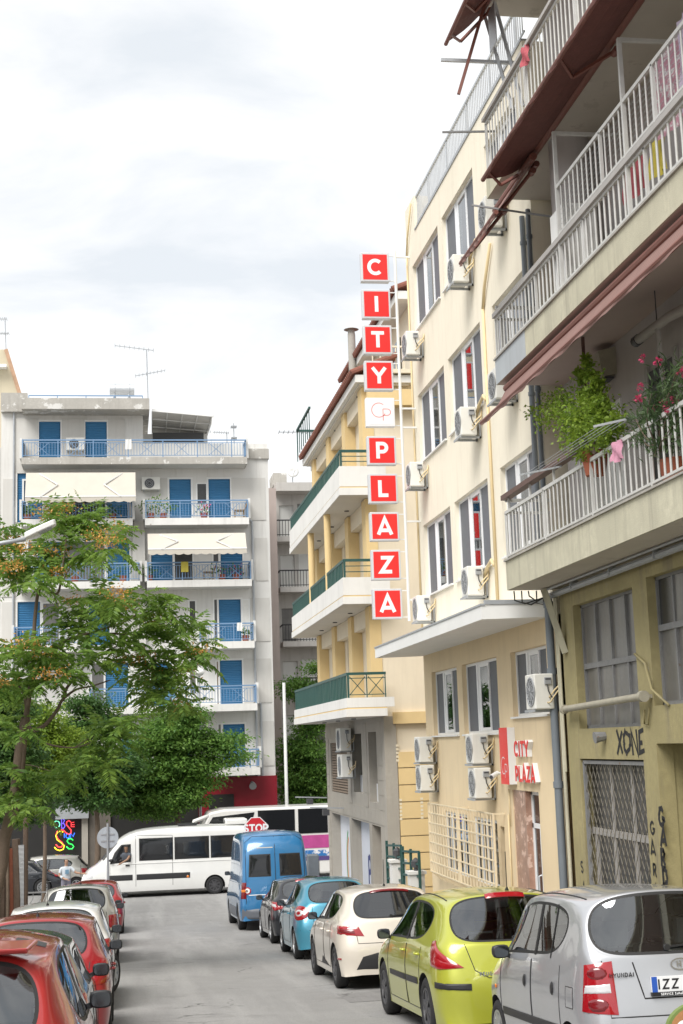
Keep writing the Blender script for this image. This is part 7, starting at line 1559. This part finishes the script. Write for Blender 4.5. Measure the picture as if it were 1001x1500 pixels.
c.line('rear', [(0, .55), (0, 2.5)], r=.010); c.line('rear', [(-.82, .55), (-.80, 2.35), (-.6, 2.5), (.6, 2.5), (.80, 2.35), (.82, .55)], r=.009); c.plate(.78, 'NIN 1088'); c.patch('rear_bumper', 'rear', [(-.92, .30), (.92, .30), (.92, .58), (-.92, .58)], 'screen_grey', off=.05); c.line('L', [(.3, 1.25), (5.0, 1.25)], 'side_crease', 'p_vanblue', .02); c.patch('lower_cladding', 'L', [(1.5, .32), (4.0, .32), (4.0, .60), (1.5, .60)], 'screen_grey', off=.012)
dsc = lambda cx, cz, r: [(cx+r*cos(a), cz+r*sin(a)) for a in np.linspace(0, 2*pi, 14, endpoint=False)]
st_ = c.patch('speed_sticker', 'rear', dsc(-.78, 1.06, .10), 'lamp_red', off=.008, dens=1); c.patch('sticker_face', 'rear', dsc(-.78, 1.06, .075), 'sign_white', off=.011, dens=1, parent=st_)
h, _ = c.proj('rear', -.78, 1.06); mb = MB(); letters(mb, '80', (-.78, h.y-.0135, 1.03), (1, 0, 0), (0, 0, 1), .06, .012, (0, -1, 0), center=True); mb.build('sticker_number', 'ink', st_, local=True); c.mirror(-1, 4.7, 1.4, 'trim_black'); c.patch('small_lettering_strip', 'rear', [(-.75, .93), (.4, .93), (.4, .955), (-.75, .955)], 'plate', off=.006); c.patch('small_lettering_strip', 'rear', [(-.5, 2.18), (-.05, 2.18), (-.05, 2.205), (-.5, 2.205)], 'awn_cream', off=.006); 
for sx in (-.86, .86):
    mb = MB(); hh, _ = c.proj('rear', sx*.98, 1.6); mb.cyl((sx, hh.y-.02, .9), (sx, hh.y-.02, 1.0), .03, 8); mb.build('hinge', 'trim_black', c.root, local=True)
# white minibus crossing (front to the left)
wq = PG(309, 1310); fx = PY(116, 1290, wq[1])[0]; Lw = 7.9
c = van('minibus', 'white high roof minibus full of passengers crossing the street end', dict(L=Lw, W=2.02, H=2.78, rw=(.02, 1.3), rr=(.14, 2.66), rf=(Lw-1.85, 2.68), cowl=(Lw-.75, 1.32), hood_z=1.18, hood_fz=.92, qs=1.2, mid=3.4, wb=4.6, ro=PY(399, 1300, wq[1])[0]-wq[0], wr=.36), (fx+Lw, wq[1]+1.0), 'p_white', pi/2)
# left side of the vehicle faces the camera; local y runs from rear (right in view) to front
def side_pane(nm, y0, y1, z0, z1, m_='dark_glass', top=None, off=.02):
    w = c.patch(nm, 'L', [(y0, z0), (y1, z0), (y1 if top is None else top, z1), (y0, z1)], 'rubber', off=.008); c.patch('pane', 'L', [(y0+.04, z0+.03), (y1-.04, z0+.03), ((y1 if top is None else top)-.04, z1-.03), (y0+.04, z1-.03)], m_, off=.014, parent=w); return w
yv = lambda px_: (fx+Lw)-PY(px_, 1250, wq[1])[0]
for (a, b) in ((368, 309), (307, 256), (254, 204)): side_pane('passenger_window', yv(a), yv(b), 1.44, 2.32, 'tinted')
w = c.patch('cab_window', 'L', [(yv(192), 1.42), (yv(161), 1.36), (yv(168), 1.80), (yv(178), 2.10), (yv(192), 2.12)], 'rubber', off=.008); c.patch('pane', 'L', [(yv(191), 1.45), (yv(164), 1.40), (yv(170), 1.80), (yv(179), 2.06), (yv(191), 2.08)], 'tinted', off=.013, parent=w)
for (a, b) in ((399, 345), (282, 200), (198, 160)): c.patch('black_stripe', 'L', [(yv(a)+.1, .70), (yv(b), .70), (yv(b), .92), (yv(a)+.1, .92)], 'trim_black', off=.010)
c.line('L', [(yv(199), .45), (yv(199), 2.45)], r=.008); c.line('L', [(yv(253), .45), (yv(253), 2.4), (yv(200), 2.45)], r=.008); c.line('L', [(yv(161), .5), (yv(161), 1.4)], r=.007); c.line('L', [(.3, 1.34), (yv(165), 1.34)], 'side_crease', 'p_white', .02)
c.patch('headlamp', 'L', [(Lw-.55, .85), (Lw-.28, .80), (Lw-.24, 1.0), (Lw-.5, 1.16)], 'lamp_clear', off=.015); c.patch('windscreen', 'front', [(-.8, 1.45), (.8, 1.45), (.7, 2.15), (-.7, 2.15)], 'old_pane_dark', off=.01)
h, _ = c.proj('L', yv(187), 1.28); mb = MB(); mb.bar((h.x-.02, yv(190), 1.28), (h.x-.02, yv(184), 1.29), .03, .05); mb.build('door_handle', 'trim_black', c.root, local=True); c.patch('side_marker', 'L', dsc(yv(275), .75, .05), 'lamp_orange', off=.016, dens=1)
c.mirror(-1, yv(163), 1.45, 'trim_black')
mb = MB(); a, b = yv(365), yv(332); mb.box(-.6, .6, a, b, 2.70, 2.93); mb.build('roof_air_unit', 'p_white', c.root, local=True, bevel=.06); mb = MB(); mb.box(-.5, .5, yv(290), yv(262), 2.74, 2.80); mb.build('roof_hatch', 'trim_black', c.root, local=True, bevel=.02)
VAN = c; VAN_yv = yv
# coach behind, front to the left
bY = 62.6; bx0 = PY(288, 1210, bY)[0]; LB = 11.8; zt_ = PY(470, 1180, bY)[2]; zg = gz(bY); Hb = zt_-zg
bs = thing('tour_coach', 'white tour coach with pink and blue side graphics behind the minibus', 'coach', (bx0+LB/2, bY+1.2, zg))
mat('coach_white', (.70, .69, .66), .35, coat=.5); mat('coach_pink', (.50, .08, .28), .4, var=.25, vs=2.5); mat('coach_blue', (.03, .16, .42), .4, patch=(.7, .7, .72), pth=.5, ps=3); mat('coach_purple', (.09, .06, .20), .4)
prof = [(0, .35), (LB, .35), (LB, 1.0), (LB, Hb-.25), (LB-.2, Hb), (1.2, Hb), (.55, Hb-.12), (.25, Hb-.75), (.05, 1.3), (0, .9)]
mb = MB(); mb.prism([(bx0+a, bY, zg+b) for a, b in prof], (0, 2.5, 0)); mb.build('body', 'coach_white', bs, bevel=.09)
zz = lambda py_: PY(440, py_, bY)[2]; xx = lambda px_: PY(px_, 1200, bY)[0]
for i, (a, b) in enumerate(((378, 432), (437, 480), (484, 530), (534, 580))):
    mb = MB(); mb.box(xx(a), xx(b), bY-.02, bY+.02, zz(1221), zz(1185)); w = mb.build('passenger_window', 'tinted', bs)
mb = MB(); mb.prism([(xx(301), bY-.02, zz(1209)), (xx(368), bY-.02, zz(1207)), (xx(373), bY-.02, zz(1187)), (xx(312), bY-.02, zz(1192))], (0, .04, 0)); mb.build('driver_window', 'tinted', bs)
mb = MB(); mb.box(xx(437), xx(LB and 600), bY-.014, bY, zz(1243), zz(1224)); mb.build('pink_graphic', 'coach_pink', bs)
mb = MB(); mb.box(xx(437), xx(600), bY-.014, bY, zz(1255), zz(1246)); mb.build('blue_graphic', 'coach_blue', bs); mb = MB(); mb.box(xx(437), xx(600), bY-.014, bY, zz(1261.5), zz(1255.5)); mb.build('purple_graphic', 'coach_purple', bs)
mb = MB(); mb.tube([(bx0+.55, bY+.1, zg+Hb-.25), (bx0-.1, bY-.1, zg+Hb-.45), (bx0-.25, bY-.1, zg+Hb-.95)], .09, 8); mb.build('mirror_arm', 'coach_white', bs, smooth=True)
mb = MB(); mb.box(xx(466), xx(466.5), bY-.004, bY, zz(1285), zz(1262)); mb.box(xx(446), xx(600), bY-.006, bY, zz(1290), zz(1283)); mb.build('luggage_hatch_gap', 'ink', bs)
for x in (bx0+2.6, bx0+8.6):
    mb = MB(); mb.lathe([(-.13, .3), (-.14, .48), (0, .5), (.14, .48), (.13, .3)], (x, bY+.16, zg+.5), 'y', 24); w = mb.build('wheel', 'tyre', bs, smooth=True); mb = MB(); mb.cyl((x, bY+.02, zg+.5), (x, bY+.1, zg+.5), .31, 20); mb.build('rim', 'rim_silver', w)
# ------------------------------------------------------------------ people: one skinned body, clothes lifted from it
mat('skin', (.42, .25, .17), .6, var=.05, local=True); mat('skin_dark', (.28, .16, .10), .6); mat('hair_dark', (.02, .014, .01), .8); mat('shirt_grey', (.52, .56, .60), .9, var=.08, vs=8, local=True); mat('shirt_print', (.16, .28, .40), .9); mat('shorts_grey', (.20, .19, .24), .9, var=.12, vs=8, local=True); mat('shoe', (.10, .09, .08), .7); mat('shirt_dark', (.08, .09, .11), .9)
def skin_body(J, E_, root, lv=2):
    """J: name -> (xyz, radius); E_: edges by name"""
    names = list(J); me = bpy.data.meshes.new('skeleton'); me.from_pydata([J[n][0] for n in names], [(names.index(a), names.index(b)) for a, b in E_], [])
    o = bpy.data.objects.new('sk', me); COL.objects.link(o); m = o.modifiers.new('skin', 'SKIN'); m.use_smooth_shade = True
    for i, n in enumerate(names):
        r = J[n][1]; me.skin_vertices[0].data[i].radius = (r, r) if not isinstance(r, tuple) else r; me.skin_vertices[0].data[i].use_root = n == root
    s_ = o.modifiers.new('sub', 'SUBSURF'); s_.levels = lv; s_.render_levels = lv; bpy.context.view_layer.update()
    r = bpy.data.meshes.new_from_object(o.evaluated_get(bpy.context.evaluated_depsgraph_get())); bpy.data.objects.remove(o); return r
def cloth_from(me, test, off):
    bm = bmesh.new(); bm.from_mesh(me); bmesh.ops.delete(bm, geom=[f for f in bm.faces if not test(f.calc_center_median())], context='FACES'); bm.normal_update()
    for v in bm.verts: v.co += v.normal*off
    r = bpy.data.meshes.new('cloth'); bm.to_mesh(r); bm.free(); r.materials.clear(); return r
J = {'pelvis': ((0, 0, .95), .135), 'waist': ((0, 0, 1.10), .13), 'chest': ((0, .0, 1.30), .15), 'neckb': ((0, 0, 1.46), .07), 'neck': ((.005, -.01, 1.52), .055), 'chin': ((.01, -.03, 1.585), .068), 'head': ((.0, -.01, 1.67), .095), 'crown': ((0, .0, 1.735), .075)}
E_ = [('pelvis', 'waist'), ('waist', 'chest'), ('chest', 'neckb'), ('neckb', 'neck'), ('neck', 'chin'), ('chin', 'head'), ('head', 'crown')]
for s, n in ((1, 'r'), (-1, 'l')):
    st = .06 if s > 0 else -.04
    J.update({'hip'+n: ((s*.095, 0, .88), .095), 'knee'+n: ((s*.11, -st, .50), .06), 'ank'+n: ((s*.115, -st+.03, .09), .042), 'heel'+n: ((s*.115, -st+.02, .045), .045), 'toe'+n: ((s*.13, -st-.16, .035), .038), 'sh'+n: ((s*.185, 0, 1.41), .062)})
    E_ += [('pelvis', 'hip'+n), ('hip'+n, 'knee'+n), ('knee'+n, 'ank'+n), ('ank'+n, 'heel'+n), ('heel'+n, 'toe'+n), ('chest', 'sh'+n)]
# right arm stretched forward to the side, left arm bent across the belly
J.update({'elr': ((.36, -.10, 1.22), .045), 'wrr': ((.60, -.16, 1.17), .032), 'hdr': ((.67, -.18, 1.165), .034), 'ell': ((-.27, -.02, 1.14), .045), 'wrl': ((-.10, -.2, 1.02), .032), 'hdl': ((-.04, -.24, 1.0), .034)})
E_ += [('shr', 'elr'), ('elr', 'wrr'), ('wrr', 'hdr'), ('shl', 'ell'), ('ell', 'wrl'), ('wrl', 'hdl')]
for n, b, d in (('r', (.67, -.18, 1.165), (1, -.25, 0)), ('l', (-.04, -.24, 1.0), (.85, -.4, -.2))):
    d = np.array(d); d = d/np.linalg.norm(d); sd_ = np.cross(d, [0, 0, 1]); 
    for k, (o_, L_) in enumerate(((-.03, .07), (-.01, .085), (.01, .08), (.03, .065))):
        J['f%s%d' % (n, k)] = (tuple(np.array(b)+d*.045+sd_*o_), .011); J['g%s%d' % (n, k)] = (tuple(np.array(b)+d*(.045+L_)+sd_*o_*1.2+[0, 0, -.015]), .008); E_ += [('hd'+n, 'f%s%d' % (n, k)), ('f%s%d' % (n, k), 'g%s%d' % (n, k))]
    J['t'+n] = (tuple(np.array(b)+d*.05+np.array([0, 0, .045])), .010); E_.append(('hd'+n, 't'+n))
pm = skin_body(J, E_, 'pelvis')
q = PY(97, 1290, 57.2); per = thing('person', 'man in a pale printed t-shirt and grey shorts standing behind the black saloon', 'person', (q[0], 57.2, gz(57.2)), rot=(0, 0, rad(15)))
link('body', pm.copy(), 'skin', per, local=True, smooth=True)
link('t_shirt', cloth_from(pm, lambda c: .98 < c.z < 1.47 and (abs(c.x) < .24 or (abs(c.x) < .30 and c.z > 1.26)) and not (c.y < -.155 and c.z < 1.1), .014), 'shirt_grey', per, local=True, smooth=True)
link('shorts', cloth_from(pm, lambda c: .50 < c.z < 1.0 and abs(c.x) < .24 and c.y > -.17, .018), 'shorts_grey', per, local=True, smooth=True)
link('shoes', cloth_from(pm, lambda c: c.z < .085, .008), 'shoe', per, local=True, smooth=True)
link('hair', cloth_from(pm, lambda c: c.z > 1.66 and (c.y > -.06 or c.z > 1.735), .012), 'hair_dark', per, local=True, smooth=True)
mb = MB(); mb.box(-.07, .07, -.178, -.17, 1.2, 1.36); mb.build('shirt_print', 'shirt_print', per, local=True)
mb = MB(); mb.prism([(-.014, -.10, 1.655), (.014, -.10, 1.655), (.018, -.10, 1.615), (-.018, -.10, 1.615)], (0, -.025, 0)); mb.build('nose', 'skin', per, local=True)
mb = MB(); mb.box(-.045, -.02, -.106, -.098, 1.668, 1.678); mb.box(.02, .045, -.106, -.098, 1.668, 1.678); mb.build('eyes', 'ink', per, local=True)
# driver leaning out of the minibus window with one arm
yl = VAN_yv(185); h, _ = VAN.proj('L', yl, 1.5); D0 = h
JD = {'chest': ((0, 0, 1.05), .15), 'neckb': ((0, 0, 1.24), .07), 'neck': ((-.02, 0, 1.30), .055), 'chin': ((-.05, 0, 1.37), .066), 'head': ((-.05, 0, 1.45), .092), 'crown': ((-.04, 0, 1.51), .07), 'waist': ((.1, 0, .85), .13), 'sh': ((-.02, -.17, 1.16), .06), 'el': ((-.22, -.05, .98), .045), 'wr': ((-.24, .18, .86), .032), 'hd': ((-.24, .25, .82), .034), 'shb': ((.02, .17, 1.16), .06), 'elb': ((.1, .3, .95), .045)}
ED = [('waist', 'chest'), ('chest', 'neckb'), ('neckb', 'neck'), ('neck', 'chin'), ('chin', 'head'), ('head', 'crown'), ('chest', 'sh'), ('sh', 'el'), ('el', 'wr'), ('wr', 'hd'), ('chest', 'shb'), ('shb', 'elb')]
for k, o_ in enumerate((-.03, -.01, .01, .03)): JD['f%d' % k] = ((-.24+o_, .29, .80), .011); JD['g%d' % k] = ((-.24+o_*1.2, .35, .77), .008); ED += [('hd', 'f%d' % k), ('f%d' % k, 'g%d' % k)]
JD['t'] = ((-.2, .28, .84), .01); ED.append(('hd', 't'))
dm = skin_body(JD, ED, 'chest')
wm = VAN.root.matrix_basis @ Vector((D0.x+.02, yl, .55)); drv = thing('person', 'driver leaning out of the minibus cab window with a bare arm', 'person', wm, rot=(0, 0, pi/2))
link('body', dm.copy(), 'skin_dark', drv, local=True, smooth=True); link('shirt', cloth_from(dm, lambda c: c.z < 1.26 and c.x > -.12, .012), 'shirt_dark', drv, local=True, smooth=True); link('hair', cloth_from(dm, lambda c: c.z > 1.47, .012), 'hair_dark', drv, local=True, smooth=True)
# small round-topped advertising board at the kerb, only its top shows
q = PY(996, 1490, 8.6); bd = thing('advert_board', 'small round topped brown and green board with white CITY lettering by the kerb', 'sign', (q[0]+.1, 8.6, gz(8.6)))
mat('board_brown', (.42, .20, .08), .6, var=.2, vs=10); mat('board_green', (.16, .22, .06), .6)
zt_ = PY(990, 1470, 8.6)[2]; cx0 = PY(976, 1490, 8.6)[0]; R_ = .22
def arch(r, y): return [(cx0+R_+r*cos(rad(a)), y, zt_-R_*.75+r*.75*sin(rad(a))) for a in np.linspace(0, 180, 16)]
mb = MB(); P_ = arch(R_, 8.6); P_ += [(cx0, 8.6, gz(8.6)+.3), (cx0+2*R_, 8.6, gz(8.6)+.3)]; mb.prism(P_, (0, .04, 0)); mb.build('board_rim', 'board_green', bd)
mb = MB(); P_ = arch(R_-.02, 8.597); P_ += [(cx0+.02, 8.597, gz(8.6)+.32), (cx0+2*R_-.02, 8.597, gz(8.6)+.32)]; mb.prism(P_, (0, .002, 0)); mb.build('board_face', 'board_brown', bd)
mb = MB(); letters(mb, 'CITY', (cx0+R_, 8.594, zt_-.20), (1, 0, 0), (0, 0, 1), .10, .02, (0, -1, 0), center=True); mb.build('lettering', 'sign_white', bd)
for x in (cx0+.06, cx0+2*R_-.06): mb = MB(); mb.bar((x, 8.62, gz(8.6)), (x, 8.62, gz(8.6)+.35), .03); mb.build('leg', 'iron', bd)
